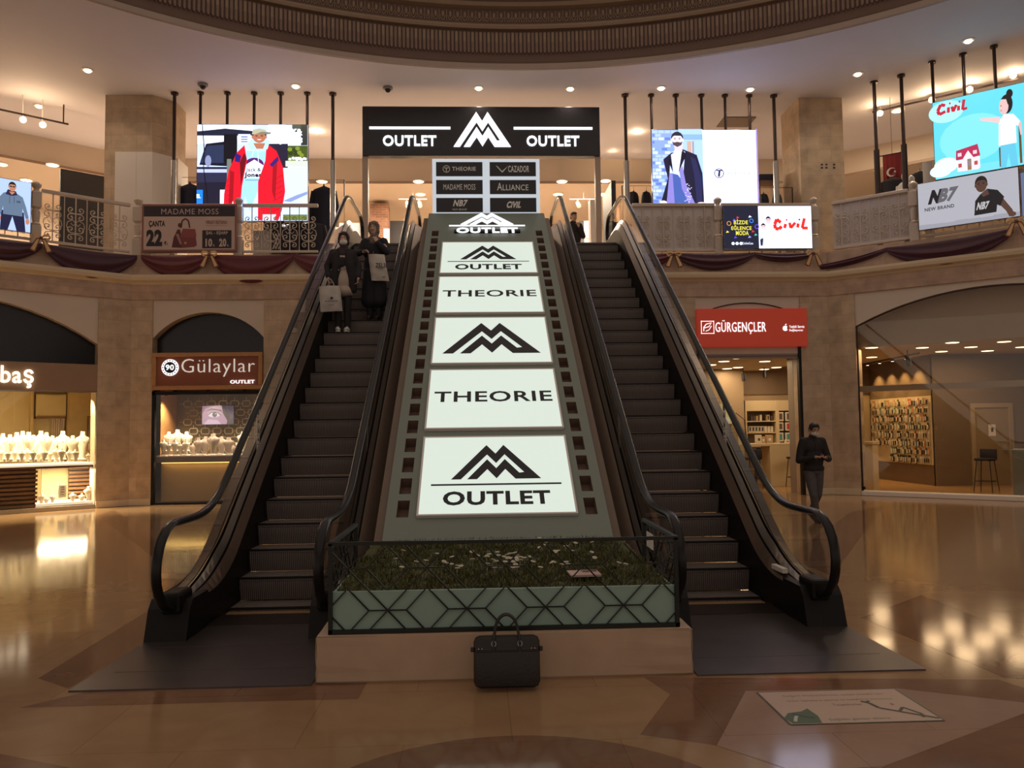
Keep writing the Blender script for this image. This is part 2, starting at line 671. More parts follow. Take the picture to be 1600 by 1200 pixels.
shop_glass = glass_mat('shop_glass', (0.95, 0.95, 0.93), 1.45)
tint_glass = glass_mat('tinted_shop_glass', (0.90, 0.87, 0.82), 1.6)
white_letter = emit('lit_white_letters', (0.95, 0.96, 1.0), 1.15)
lightbox_face = emit('lightbox_face', (0.74, 0.86, 0.78), 0.78)
bulb_warm = emit('warm_bulb', (1.0, 0.72, 0.42), 6.5)
bulb_soft = emit('warm_diffuser', (1.0, 0.76, 0.46), 4.0)
black_ink = mat('black_ink', (0.012, 0.013, 0.022), 0.5, var=0.1, scale=10)
white_paint = mat('white_paint', (0.75, 0.73, 0.70), 0.5, var=0.03, scale=5)
brass = mat('brass_trim', (0.62, 0.46, 0.22), 0.3, 0.8, var=0.1, scale=15)
# ================================================================== SETTING
def fpt(F, x, y, z=0.0):
    return F @ Vector((x, y, z))

S_L, S_R = 9.5, 9.5          # length of the oblique walls

# ---- ground floor: polished marble with inlaid bands
m = MB()
m.slot = 0
m.add([(-40, -8, 0), (40, -8, 0), (40, 45, 0), (-40, 45, 0)], [(0, 1, 2, 3)])
m.slot = 1
def inlay(pxs, z=0.0008):
    m.add([(*on_z(a, b), z) for a, b in pxs], [tuple(range(len(pxs)))])
# brown bands and fields of the paving, laid out on the floor in metres
FZ = [0.0004]
def fpoly(pts, z=None):
    FZ[0] += 0.0001
    m.add([(x, y, FZ[0]) for x, y in pts], [tuple(range(len(pts)))])
def fpx(*pxs):
    fpoly([on_z(a, b) for a, b in pxs])
fpx((1006, 1058), (1560, 1062), (1600, 1075), (1600, 1098), (1402, 1076), (1165, 1080), (1120, 1165), (1000, 1148), (1047, 1085))
fpx((1380, 1198), (1600, 1115), (1640, 1240), (1300, 1260))
fpx((30, 1106), (160, 1075), (495, 1066), (575, 1063), (560, 1092))
fpx((-40, 1170), (110, 1200), (60, 1260), (-60, 1260))
fpx((155, 806), (178, 796), (300, 885), (285, 905))
fpx((60, 1060), (238, 950), (238, 1000), (108, 1076))
fpx((1345, 965), (1440, 930), (1640, 1010), (1640, 1062), (1570, 1060))
fpx((1330, 800), (1380, 790), (1300, 900), (1230, 870))
fpoly([(1.17 * math.cos(R(t)), 3.42 + 1.17 * math.sin(R(t))) for t in range(0, 360, 6)])
m.slot = 2
fpx((1165, 1080), (1402, 1076), (1600, 1098), (1600, 1115), (1380, 1198), (1240, 1205), (1120, 1165))
structure(m.build('floor', [marble, marble_brown, marble_rose]))

# ---- ground-floor walls: each has its openings cut as arches
def arch_pts(xa, xb, zs, zt, n=16):
    """Segmental arch from (xa, zs) over the top zt to (xb, zs)."""
    c, h = (xb - xa) / 2, zt - zs
    r = (c * c + h * h) / (2 * h)
    a = math.asin(min(1, c / r))
    if h > c:
        a = math.pi - a
    cx, cz = (xa + xb) / 2, zt - r
    return [(cx - r * math.sin(a - 2 * a * i / n), cz + r * math.cos(a - 2 * a * i / n)) for i in range(n + 1)]

def wall_with_arch(m, x0, x1, xa, xb, zs, zt, z1, y0, y1, slot_lintel=1, z_band=4.93):
    """Piers to either side, an arched plaster lintel between them, a stone band above."""
    m.slot = 0
    if xa > x0: m.box(x0, xa, y0, y1, 0, z_band)
    if x1 > xb: m.box(xb, x1, y0, y1, 0, z_band)
    m.slot = slot_lintel
    ap = arch_pts(xa, xb, zs, zt)
    for i in range(len(ap) - 1):
        (ax, az), (bx, bz) = ap[i], ap[i + 1]
        m.prism([(ax, az), (bx, bz), (bx, z_band), (ax, z_band)], y0 + 0.03, y1)
    m.slot = 2
    m.box(x0, x1, y0 - 0.02, y1, z_band, z1)

GX0, GX1 = on(FB, 236, 700)[0], on(FB, 411, 700)[0]
RX0, RX1 = on(FB, 1092, 700)[0], on(FB, 1257, 700)[0]
m = MB()
wall_with_arch(m, -HALF, GX1 + 1.0, GX0, GX1, 4.0, 4.63, 5.3, 0, 0.55)
m.slot = 0
m.box(GX1 + 1.0, RX0 - 0.9, 0, 0.55, 0, 4.93)
m.slot = 2
m.box(GX1 + 1.0, RX0 - 0.9, -0.02, 0.55, 4.93, 5.3)
wall_with_arch(m, RX0 - 0.9, HALF, RX0, RX1, 4.45, 4.78, 5.3, 0, 0.55)
m.slot = 0
m.box(-HALF, GX1 + 1, -0.005, 0.02, 0, 0.01)
m.slot = 2                                   # parapet above the ledge
m.box(-HALF, -2.95, 0.0, 0.3, 5.5, 6.03)
m.box(2.95, HALF, 0.0, 0.3, 5.5, 6.03)
structure(m.build('wall_back', [stone, plaster, pink_stone], M=FB))

LXB = -0.72                                   # left oblique wall: pier by the corner, then the jeweller's arch
LXA = -6.6
m = MB()
wall_with_arch(m, -S_L, 0, LXA, LXB, 3.82, 4.95 - 0.2, 5.3, 0, 0.55, z_band=4.93)
m.slot = 2
m.box(-S_L, 0, 0, 0.3, 5.5, 6.03)
structure(m.build('wall_left', [stone, plaster, pink_stone], M=FL))
RXA = 0.62
RXB = 6.4
m = MB()
wall_with_arch(m, 0, S_R, RXA, RXB, 4.12, 4.80, 5.3, 0, 0.55, z_band=4.93)
m.slot = 2
m.box(0, S_R, 0, 0.3, 5.5, 6.03)
structure(m.build('wall_right', [stone, plaster, pink_stone], M=FR))
# skirting of the piers
for F, xs, nm in ((FB, [(-HALF, GX0), (GX1, -3.2)], 'baseboard_back'), (FB, [(RX1, HALF), (3.2, RX0)], 'baseboard_back.001'), (FL, [(LXB, 0)], 'baseboard_left'), (FR, [(0, RXA)], 'baseboard_right')):
    m = MB()
    for a, b in xs:
        m.bbox(a, b, -0.03, 0.03, 0.002, 0.16, 0.008)
    structure(m.build(nm, [cream], M=F))
# cream ledge running round under the drapes
for F, a, b, nm in ((FB, -HALF, HALF, 'trim_1'), (FL, -S_L, 0, 'trim_2'), (FR, 0, S_R, 'trim_3')):
    m = MB()
    prof = [(0.3, 5.30), (-0.03, 5.30), (-0.06, 5.34), (-0.14, 5.39), (-0.16, 5.46), (-0.16, 5.52), (-0.05, 5.53), (0.3, 5.53)]
    m.prism_yz([(y, z) for y, z in prof], a, b)
    structure(m.build(nm, [cream], M=F))

# ---- upper floor slab and bridge to the landings
pl = [fpt(FL, -S_L, 0.05), fpt(FL, 0, 0.05), fpt(FB, -3.0, 0.05), Vector((-3.0, 17.6, 0)), Vector((3.0, 17.6, 0)), fpt(FB, 3.0, 0.05), fpt(FR, 0, 0.05), fpt(FR, S_R, 0.05),
      Vector((32, 10, 0)), Vector((32, 34, 0)), Vector((-32, 34, 0)), Vector((-32, 10, 0))]
m = MB()
m.prism_xy([(p.x, p.y) for p in pl], 5.0, Z_UP)
structure(m.build('floor_upper', [mat('upper_floor_tile', (0.60, 0.50, 0.42), 0.25, var=0.08, scale=2)]))

# ---- gallery ceiling with the round opening of the rotunda
RC, RR = Vector((0.6, 4.93)), 13.4
m = MB()
NA = 96
inner = [(RC.x + RR * math.cos(2 * math.pi * i / NA), RC.y + RR * math.sin(2 * math.pi * i / NA), Z_CEIL) for i in range(NA + 1)]
outer = [(RC.x + 36 * math.cos(2 * math.pi * i / NA), RC.y + 36 * math.sin(2 * math.pi * i / NA), Z_CEIL) for i in range(NA + 1)]
m.ribbon(inner, outer)
m.ribbon([(x, y, z + 0.3) for x, y, z in inner], [(x, y, z + 0.3) for x, y, z in outer])
structure(m.build('ceiling', [ceil_white]))

def off_pt(d):
    """Corners of the octagon pushed d metres into the building."""
    k = d * math.tan(R(39 / 2))
    return fpt(FL, -S_L - 6, d), fpt(FB, -HALF - k * 1.0, d), fpt(FB, HALF + k * 1.0, d), fpt(FR, S_R + 6, d)

a, b, c, d = off_pt(5.2)
m = MB()
Z_LOW = 9.42
m.ribbon([Vector((p.x, p.y, Z_CEIL)) for p in (a, b, c, d)], [Vector((p.x, p.y, Z_LOW)) for p in (a, b, c, d)])
structure(m.build('ceiling_bulkhead', [warm_wall]))
e, f, g, h = off_pt(12)
m = MB()
m.ribbon([Vector((p.x, p.y, Z_LOW)) for p in (a, b, c, d)], [Vector((p.x, p.y, Z_LOW)) for p in (e, f, g, h)])
structure(m.build('ceiling_low', [warm_wall]))
m = MB()
for q, dz in ((a, 0), (b, 0), (c, 0)):
    pass
pts = [Vector((p.x, p.y, 0)) for p in off_pt(5.14)]
m.ribbon([p + Vector((0, 0, Z_LOW + 0.05)) for p in pts], [p + Vector((0, 0, Z_LOW - 0.03)) for p in pts])
structure(m.build('trim_4', [mat('bulkhead_strip', (0.30, 0.20, 0.13), 0.5, var=0.1, scale=3)]))
e, f, g, h = off_pt(10.2)
m = MB()
m.ribbon([Vector((p.x, p.y, Z_UP)) for p in (e, f, g, h)], [Vector((p.x, p.y, Z_LOW)) for p in (e, f, g, h)])
structure(m.build('wall_upper', [warm_wall]))

# ---- rotunda cornice: light trim, dark cove, fluted frieze, fillet, egg-and-dart, cove above
def revolve(m, prof, n=160, a0=15, a1=165):
    rows = []
    for r, z in prof:
        rows.append([(RC.x + r * math.cos(R(a0 + (a1 - a0) * i / n)), RC.y + r * math.sin(R(a0 + (a1 - a0) * i / n)), z) for i in range(n + 1)])
    for A, B in zip(rows[:-1], rows[1:]):
        m.ribbon(A, B)

frieze_lo = mat('frieze_dark', (0.115, 0.062, 0.042), 0.6, var=0.12, scale=3)
frieze_tan = mat('frieze_tan', (0.24, 0.16, 0.10), 0.55, var=0.12, scale=4)
frieze_pink = mat('frieze_pink', (0.19, 0.11, 0.08), 0.55, var=0.1, scale=5)
m = MB()
m.slot = 0
revolve(m, [(RR, Z_CEIL), (RR - 0.02, Z_CEIL - 0.02), (RR - 0.10, Z_CEIL - 0.02), (RR - 0.11, Z_CEIL + 0.10)])
m.slot = 1
revolve(m, [(RR - 0.11, Z_CEIL + 0.10), (RR - 0.05, Z_CEIL + 0.17), (RR - 0.04, Z_CEIL + 0.34)])
m.slot = 1
revolve(m, [(RR - 0.04, Z_CEIL + 0.34), (RR - 0.04, Z_CEIL + 0.92)])
m.slot = 2
revolve(m, [(RR - 0.04, Z_CEIL + 0.92), (RR - 0.13, Z_CEIL + 0.93), (RR - 0.15, Z_CEIL + 0.99), (RR - 0.13, Z_CEIL + 1.04), (RR - 0.08, Z_CEIL + 1.06)])
m.slot = 1
revolve(m, [(RR - 0.08, Z_CEIL + 1.06), (RR - 0.08, Z_CEIL + 1.40)])
m.slot = 2
revolve(m, [(RR - 0.08, Z_CEIL + 1.40), (RR - 0.2, Z_CEIL + 1.44), (RR - 0.24, Z_CEIL + 1.52)])
m.slot = 1
revolve(m, [(RR - 0.24, Z_CEIL + 1.52), (RR - 0.3, Z_CEIL + 1.6), (RR - 0.3, Z_CEIL + 3.4)])
# flutes: round-headed fillets with a shorter reed in the lower half
N_FL = 236
for i in range(N_FL):
    t = R(42 + 96 * i / N_FL)
    ca, sa = math.cos(t), math.sin(t)
    M = Matrix(((sa, -ca, 0, RC.x + (RR - 0.045) * ca), (-ca, -sa, 0, RC.y + (RR - 0.045) * sa), (0, 0, 1, Z_CEIL), (0, 0, 0, 1)))
    w = 0.030
    m.slot = 2 if i % 2 else 3
    top = [(w * math.cos(R(180 - 180 * k / 6)), 0.84 + w * math.sin(R(180 - 180 * k / 6))) for k in range(7)]
    m.prism([(w, 0.40)] + [(-w, 0.40)] + top, 0.0, 0.03, M)
    m.slot = 3
    m.box(-0.018, 0.018, 0.02, 0.05, 0.36, 0.62, M)
N_EG = 130
for i in range(N_EG):
    t = R(42 + 96 * i / N_EG)
    ca, sa = math.cos(t), math.sin(t)
    M = Matrix(((sa, -ca, 0, RC.x + (RR - 0.09) * ca), (-ca, -sa, 0, RC.y + (RR - 0.09) * sa), (0, 0, 1, Z_CEIL), (0, 0, 0, 1)))
    m.slot = 2
    ring = [(0.062 * math.cos(R(200 + 140 * k / 8)) , 1.36 - 0.10 + 0.17 * math.sin(R(200 + 140 * k / 8)) * 0.95 + 0.02) for k in range(9)]
    m.tube([M @ Vector((x, 0.0, z)) for x, z in ring], 0.013, 5)
    bm = bmesh.new()
    bmesh.ops.create_uvsphere(bm, u_segments=8, v_segments=6, radius=1.0)
    m.bm(bm, M @ Matrix.Translation((0, 0.0, 1.25)) @ Matrix.Diagonal((0.036, 0.045, 0.09, 1)))
    m.box(0.076, 0.090, -0.0, 0.03, 1.10, 1.36, M)
structure(m.build('trim_5', [mat('taupe_trim', (0.34, 0.26, 0.21), 0.5, var=0.06, scale=3), frieze_lo, frieze_tan, frieze_pink]))

# ---- stone pillars of the gallery
m = MB(); m.box(RX0, RX1, 0.045, 0.12, 3.5, 4.85); structure(m.build('trim_9', [plaster], M=FB))
xa, _ = on(FB, 164, 200, 0.5)
xb, _ = on(FB, 238, 200, 0.5)
m = MB()
m.box(xa, xb, 0.5, 1.6, Z_UP, Z_CEIL)
m.box(xb - 0.02, xb + 0.42, 0.95, 1.6, Z_UP, Z_CEIL)
m.prism_xy([(xb, 0.5), (xb + 0.42, 0.95), (xb, 0.95)], Z_UP, Z_CEIL)
structure(m.build('pillar_left', [stone], M=FB))
xa, _ = on(FB, 1249, 200, 0.5)
xb, _ = on(FB, 1317, 200, 0.5)
m = MB()
m.box(xa, xb, 0.5, 1.7, Z_UP, Z_CEIL)
structure(m.build('pillar_right', [stone], M=FB))
# painted marks low on the right pillar
m = MB()
for px in (1283, 1290, 1302):
    for py in (257, 262):
        x, z = on(FB, px, py, 0.49)
        m.box(x, x + 0.05, 0.49, 0.5, z - 0.02, z + 0.02)
x, z = on(FB, 1278, 266, 0.495)
x2, z2 = on(FB, 1312, 251, 0.495)
structure(m.build('trim_6', [black_ink], M=FB))
# ================================================================== ESCALATORS
SLOPE = 0.70
Y_LOW, Y_TOP = 7.83, 7.83 + Z_UP / SLOPE

def nose(y):
    return min(max((y - Y_LOW) * SLOPE, 0.0), Z_UP)

def path(h, y0, y1, n0=0, r=1.5):
    """Polyline (y, z) at height h over the step noses with rounded bends, from y0 to y1."""
    # bends shift so the offset line stays parallel
    P = []
    t = r * math.tan(math.atan(SLOPE) / 2)
    a = math.atan(SLOPE)
    yl, yt = Y_LOW, Y_TOP
    P += [(y0 + (yl - t - y0) * i / (n0 + 1), h) for i in range(n0 + 1)]
    for i in range(9):                            # lower bend, centre above
        b = a * i / 8
        P.append((yl - t + r * math.sin(b), h + r - r * math.cos(b)))
    for i in range(9):                            # upper bend, centre below
        b = a * (1 - i / 8)
        P.append((yt + t - r * math.sin(b), h + Z_UP - r + r * math.cos(b)))
    P.append((y1, h + Z_UP))
    P = [p for p in P if y0 <= p[0] <= y1]
    return P

def plane_strip(m, pth, x0, dz0, x1, dz1):
    """Strip along a path between two offsets (x, dz)."""
    k = lambda y: min(1.0, max(0.12, (y + 0.88) / 0.9))
    m.ribbon([(x0, y, z + dz0 * k(y)) for y, z in pth], [(x1, y, z + dz1 * k(y)) for y, z in pth])

Y_NEWEL, Y_END = 6.88, 17.25
HR_X = 0.64

def handrail_path(h=0.98, r=0.36):
    top = path(h, Y_NEWEL, Y_END)
    P = []
    for i in range(13):                           # lower return, from under the newel round its nose
        b = math.pi * (1.0 - i / 12)
        P.append((Y_NEWEL - r * math.sin(b) * 1.08, h - r + r * math.cos(b) ))
    P = [(Y_NEWEL + 0.12, h - 2 * r)] + P + top[1:-1]
    for i in range(13):
        b = math.pi * i / 12
        P.append((Y_END + r * math.sin(b) * 1.08, h + Z_UP - r + r * math.cos(b)))
    P.append((Y_END - 0.12, h + Z_UP - 2 * r))
    return P

# one ribbed step, shared by every copy
def step_mesh():
    m = MB()
    d, r_, w = 0.331, 0.232, 0.497
    prof = [(0.0, 0.0), (0.006, -0.016), (0.004, -0.03)]
    for i in range(7):
        t = i / 6
        prof.append((0.012 + 0.035 * math.sin(t * math.pi / 2) * t, -0.035 - (r_ - 0.04) * t))
    prof.append((d + 0.02, -r_))
    prof.append((d + 0.02, 0.0))
    m.slot = 0
    m.prism_yz(prof, -w, w)
    m.slot = 1
    m.box(-w, w, -0.003, 0.05, -0.012, 0.002)
    return m

STEP_LIST = []
def escalator(name, label, xc, inner):
    """inner = +1 when the central planter lies to the right (+x), else -1."""
    root = thing(name, label, 'escalator', T(xc, Y_LOW, 0), 'escalators')
    L = lambda pth: [(y - Y_LOW, z) for y, z in pth]
    # steps
    first = None
    k = -1
    for k in range(-1, 23):
        y = 8.2 + 0.331 * k - Y_LOW
        z = 0.26 + 0.2317 * k
        if first is None:
            first = step_mesh().build('step', [step_metal, black_paint], root, T(0, y, z))
            s = first
        else:
            s = first.copy()
            COL.objects.link(s)
            s.parent = root
            s.matrix_local = T(0, y, z)
    # comb and landing plates
    m = MB()
    m.box(-0.50, 0.50, -0.55, -0.16, 0.0, 0.02)
    m.build('comb_plate', [dark_steel], root)
    m = MB()
    xo = 0.84
    m.box(-xo + (0.06 if inner < 0 else 0), xo - (0.06 if inner > 0 else 0), 5.56 - Y_LOW, -0.55, 0.0, 0.012)
    for yy in (5.95, 6.6):
        m.box(-xo + 0.13, xo - 0.13, yy - Y_LOW, yy - Y_LOW + 0.006, 0.012, 0.0135)
    m.build('landing_plate', [plate_metal], root)
    m = MB()
    m.box(-0.50, 0.50, Y_TOP - Y_LOW + 0.12, 17.6 - Y_LOW, Z_UP - 0.12, Z_UP)
    m.build('upper_landing_plate', [plate_metal], root)
    hr = L(handrail_path())
    deck = L(path(0.30, 6.95, 17.0, 2))
    low = L(path(-0.10, 6.95, 17.0, 2))
    for s in (-1, 1):
        outer_side = (s != inner)
        # skirt: black panel beside the steps
        m = MB()
        A = [(s * 0.505, y, z) for y, z in deck]
        B = [(s * 0.505, y, max(z - 0.60, 0.0)) for y, z in deck]
        m.ribbon(A, B)
        m.ribbon([(s * 0.515, y, z) for x, y, z in A], [(s * 0.515, y, z) for x, y, z in B])
        m.build('skirt_panel', [black_paint], root)
        # inner deck: bronze sheet rising from skirt to glass
        m = MB()
        m.slot = 0
        plane_strip(m, deck, s * 0.505, 0.0, s * 0.572, 0.10)
        m.slot = 1
        plane_strip(m, deck, s * 0.572, 0.10, s * 0.580, 0.09)
        plane_strip(m, deck, s * 0.580, 0.09, s * 0.587, 0.12)
        m.slot = 2
        plane_strip(m, deck, s * 0.587, 0.12, s * 0.628, 0.20)
        m.build('inner_deck', [bronze, black_paint, steel], root)
        m = MB()
        m.slot = 0
        plane_strip(m, deck, s * 0.655, 0.20, s * 0.70, 0.13)
        m.slot = 1
        plane_strip(m, deck, s * 0.70, 0.13, s * 0.715, 0.11)
        m.slot = 2
        plane_strip(m, deck, s * 0.715, 0.12, s * 0.84, 0.04)
        m.build('outer_deck', [steel, black_paint, bronze], root)
        # truss side
        m = MB()
        A = [(s * 0.84, y, z + 0.04) for y, z in deck]
        B = [(s * 0.84, y, max(z - 1.0, 0.0)) for y, z in deck]
        m.ribbon(A, B)
        A2 = [(s * 0.86, y, z) for x, y, z in B]
        m.ribbon(B, [(s * 0.5, y, z) for x, y, z in B])
        m.build('side_cladding', [clad_brown], root)
        # glass panes between deck and handrail
        gl = [p for p in hr]
        bot = [(y, z + 0.14 * min(1.0, max(0.1, (y + 0.88) / 0.9))) for y, z in L(path(0.31, 6.9, 17.15, 2))]
        topc = L(path(0.955, 6.9, 17.15))
        cuts = [6.52, 7.7, 9.2, 10.9, 12.6, 14.3, 15.9, 17.5]
        def at(pth, y):
            for (ya, za), (yb, zb) in zip(pth[:-1], pth[1:]):
                if ya <= y <= yb:
                    return za + (zb - za) * (y - ya) / max(1e-9, yb - ya)
            return pth[0][1] if y < pth[0][0] else pth[-1][1]
        for ya, yb in zip(cuts[:-1], cuts[1:]):
            ys = [ya + (yb - ya) * i / 12 - Y_LOW for i in range(13)]
            lo, up = [], []
            for y in ys:
                zt, zb = at(topc, y), at(bot, y)
                if y < Y_NEWEL - Y_LOW:
                    q = min(1.0, abs(y - (Y_NEWEL - Y_LOW)) / (0.36 * 1.08 + 0.001))
                    c = 0.36 * math.sqrt(max(0, 1 - q * q))
                    zt, zb = 0.60 + c, max(0.60 - c, 0.25)
                if y > Y_END - Y_LOW:
                    q = min(1.0, abs(y - (Y_END - Y_LOW)) / (0.36 * 1.08 + 0.001))
                    c = 0.36 * math.sqrt(max(0, 1 - q * q))
                    zt, zb = Z_UP + 0.60 + c, max(Z_UP + 0.60 - c, Z_UP + 0.25)
                up.append((y, max(zt, zb + 0.004)))
                lo.append((y, zb))
            ys2 = [(y, z) for y, z in up]
            m = MB()
            for xg in (s * 0.636, s * 0.648):
                m.ribbon([(xg, y + (0.003 if i == 0 else -0.003 if i == 12 else 0), z) for i, (y, z) in enumerate(lo)], [(xg, y + (0.003 if i == 0 else -0.003 if i == 12 else 0), z) for i, (y, z) in enumerate(up)])
            m.build('glass_panel', [glass], root)
        # handrail and its steel track
        m = MB()
        m.tube([(s * HR_X, y, z) for y, z in hr], 0.042, 12, up=(1, 0, 0), rx=0.026)
        m.build('handrail', [black_rubber], root, smooth=True)
        m = MB()
        trk = L(path(0.945, 6.9, 17.2))
        plane_strip(m, trk, s * 0.617, 0.0, s * 0.617, 0.03)
        plane_strip(m, trk, s * 0.667, 0.0, s * 0.667, 0.03)
        plane_strip(m, trk, s * 0.617, 0.0, s * 0.667, 0.0)
        m.build('handrail_track', [steel], root)
        # newel boxes: black housings at the lower end, steel-capped at the upper end
        m = MB()
        y0, y1 = 6.82 - Y_LOW, 7.3 - Y_LOW
        a, b = sorted((s * 0.50, s * 0.845))
        pts = [(y0 - 0.06, 0.0), (y0 + 0.03, 0.26), (y0 + 0.10, 0.33), (y1, 0.33), (y1, 0.0)]
        m.prism_yz(pts, a, b)
        m.bbox(s * 0.56 if s > 0 else s * 0.73, s * 0.73 if s > 0 else s * 0.56, y0 - 0.02, y0 + 0.28, 0.22, 0.40, 0.03)
        m.build('newel_housing', [black_paint], root)
        m = MB()
        pts = [(Y_END - Y_LOW - 0.3, Z_UP), (Y_END - Y_LOW - 0.3, Z_UP + 0.33), (Y_END - Y_LOW + 0.05, Z_UP + 0.33), (Y_END - Y_LOW + 0.2, Z_UP + 0.2), (Y_END - Y_LOW + 0.2, Z_UP)]
        m.prism_yz(pts, a, b)
        m.build('upper_newel_housing', [steel], root)
    # deck joints of bright steel, and the pictogram stickers on the inner faces
    for s in (-1, 1):
        m = MB()
        sl = math.atan(SLOPE)
        yy = 9.35
        zz = nose(yy) + 0.42
        Mx = Matrix.Translation((s * 0.632, yy - Y_LOW, zz)) @ Matrix.Rotation(R(-90 * s), 4, 'Z')
        for j in range(5):
            Mj = Matrix.Translation((s * 0.632, yy - Y_LOW + 0.0 * j, zz + 0.105 * j)) @ Matrix.Rotation(R(-90 * s), 4, 'Z')
            m.slot = 0
            m.box(-0.05, 0.05, -0.002, 0.002, 0.0, 0.098, Mj)
            m.slot = 1
            if j % 2 == 0:
                m.box(-0.022, -0.006, -0.0035, -0.002, 0.02, 0.065, Mj)
                m.box(0.006, 0.022, -0.0035, -0.002, 0.02, 0.065, Mj)
                m.box(-0.018, -0.009, -0.0035, -0.002, 0.068, 0.08, Mj)
                m.box(0.009, 0.018, -0.0035, -0.002, 0.068, 0.08, Mj)
            else:
                m.box(-0.03, 0.02, -0.0035, -0.002, 0.04, 0.055, Mj)
                m.box(0.0, 0.012, -0.0035, -0.002, 0.03, 0.07, Mj)
        m.build('pictogram_sticker', [white_board, black_ink], root)
    return root

XC = 2.11
esc_l = escalator('escalator', 'left escalator with two women riding on it, beside the green sign panel', -XC, 1)
esc_r = escalator('escalator', 'empty escalator right of the green sign panel, with black handrails', XC, -1)
m = MB()
x0, y0 = on_z(1222, 913)
m.box(XC + 0.515, XC + 0.565, 7.34, 7.62, 0.36, 0.402)
st = m.build('floor_sticker', [white_board])
st.parent = esc_r
st.name = 'deck_sticker'
st.matrix_local = Matrix.Translation((-XC, -Y_LOW, 0))

# ================================================================== CENTRAL SIGN PANEL between the escalators
PY0, PZ0 = 7.65, 0.65
PHW = 1.11
Y_P1 = 15.12
def pz(y):
    return PZ0 + SLOPE * (y - PY0)
SL = math.sqrt(1 + SLOPE * SLOPE)
# local frame of the slope: x across, z up the slope, -y out of the face
ang = math.atan(SLOPE)
FP = Matrix.Translation((0, PY0, PZ0)) @ Matrix.Rotation(-(math.pi / 2 - ang), 4, 'X')
def y_of_row(py):
    return 6.445 / (0.7 - (670 - py) / 1240.0)
def s_of(y):
    return (y - PY0) * SL
panel = thing('sign_ramp', 'long grey-green sloping sign panel rising between the two escalators', 'sign panel', FP)
S_END = s_of(Y_P1)
notch_rows = []
yy = 8.06 - 0.10
while yy < 14.2:
    notch_rows.append((s_of(yy), s_of(yy + 0.21)))
    yy += 0.295
NX0, NX1 = 0.885, 1.005
m = MB()
m.slot = 0
def face(m, x0, x1, s0, s1, y=0.0):
    m.add([(x0, y, s0), (x1, y, s0), (x1, y, s1), (x0, y, s1)], [(0, 1, 2, 3)])
face(m, -NX0, NX0, 0, S_END)
face(m, -PHW, -NX1, 0, S_END)
face(m, NX1, PHW, 0, S_END)
for sd in (-1, 1):
    a, b = sorted((sd * NX0, sd * NX1))
    prev = 0.0
    for s0, s1 in notch_rows:
        m.slot = 0
        face(m, a, b, prev, s0)
        m.slot = 1
        dp = 0.12
        face(m, a, b, s0, s1, dp)
        m.add([(a, 0, s0), (b, 0, s0), (b, dp, s0), (a, dp, s0)], [(0, 1, 2, 3)])
        m.add([(a, 0, s1), (b, 0, s1), (b, dp, s1), (a, dp, s1)], [(3, 2, 1, 0)])
        m.add([(a, 0, s0), (a, 0, s1), (a, dp, s1), (a, dp, s0)], [(0, 1, 2, 3)])
        m.add([(b, 0, s0), (b, 0, s1), (b, dp, s1), (b, dp, s0)], [(3, 2, 1, 0)])
        prev = s1
    m.slot = 0
    face(m, a, b, prev, S_END)
m.slot = 0
for sd in (-1, 1):
    m.add([(sd * PHW, 0, 0), (sd * PHW, 0, S_END), (sd * PHW, 0.5, S_END), (sd * PHW, 0.5, 0)], [(0, 1, 2, 3)])
m.add([(-PHW, 0, 0), (PHW, 0, 0), (PHW, 0.5, 0), (-PHW, 0.5, 0)], [(0, 1, 2, 3)])
m.build('panel_board', [green_panel, notch_brown], panel)
m = MB()
Mi = FP.inverted()
m.box(-PHW, PHW, Y_P1 - 0.02, 16.6, Z_UP, pz(Y_P1) - 0.005, Mi)
m.build('top_block', [green_panel], panel)
m = MB()
for sd in (-1, 1):
    m.box(sd * PHW, sd * (PHW + 0.09), 0.06, 0.4, 0.1, S_END - 0.1)
m.build('edge_strip', [clad_brown], panel)

# the mountain emblem, unit width from x=-0.5..0.5, z=0..0.295
LOGO_RAW = [
    [(965, 1108), (1222, 918), (1288, 968), (1350, 918), (1609, 1108), (1540, 1108), (1490, 1073), (1355, 973), (1290, 1022), (1225, 973), (1035, 1108)],
    [(1080, 1108), (1225, 1000), (1290, 1050), (1355, 1000), (1455, 1076), (1490, 1073), (1540, 1108), (1425, 1108), (1355, 1055), (1290, 1105), (1225, 1055), (1150, 1108)]]
LOGO = [[((x - 1287) / 644.0, (1108 - z) / 190.0) for x, z in P] for P in LOGO_RAW]

def logo(m, cx, z0, w, h, y, depth=0.0, M=None):
    for P in LOGO:
        pts = [(cx + x * w, z0 + z * h) for x, z in P]
        if depth > 0:
            m.prism(pts, y, y + depth, M)
        else:
            A = [Vector((x, y, z)) for x, z in pts]
            m.add([M @ p if M is not None else p for p in A], [tuple(range(len(A)))])

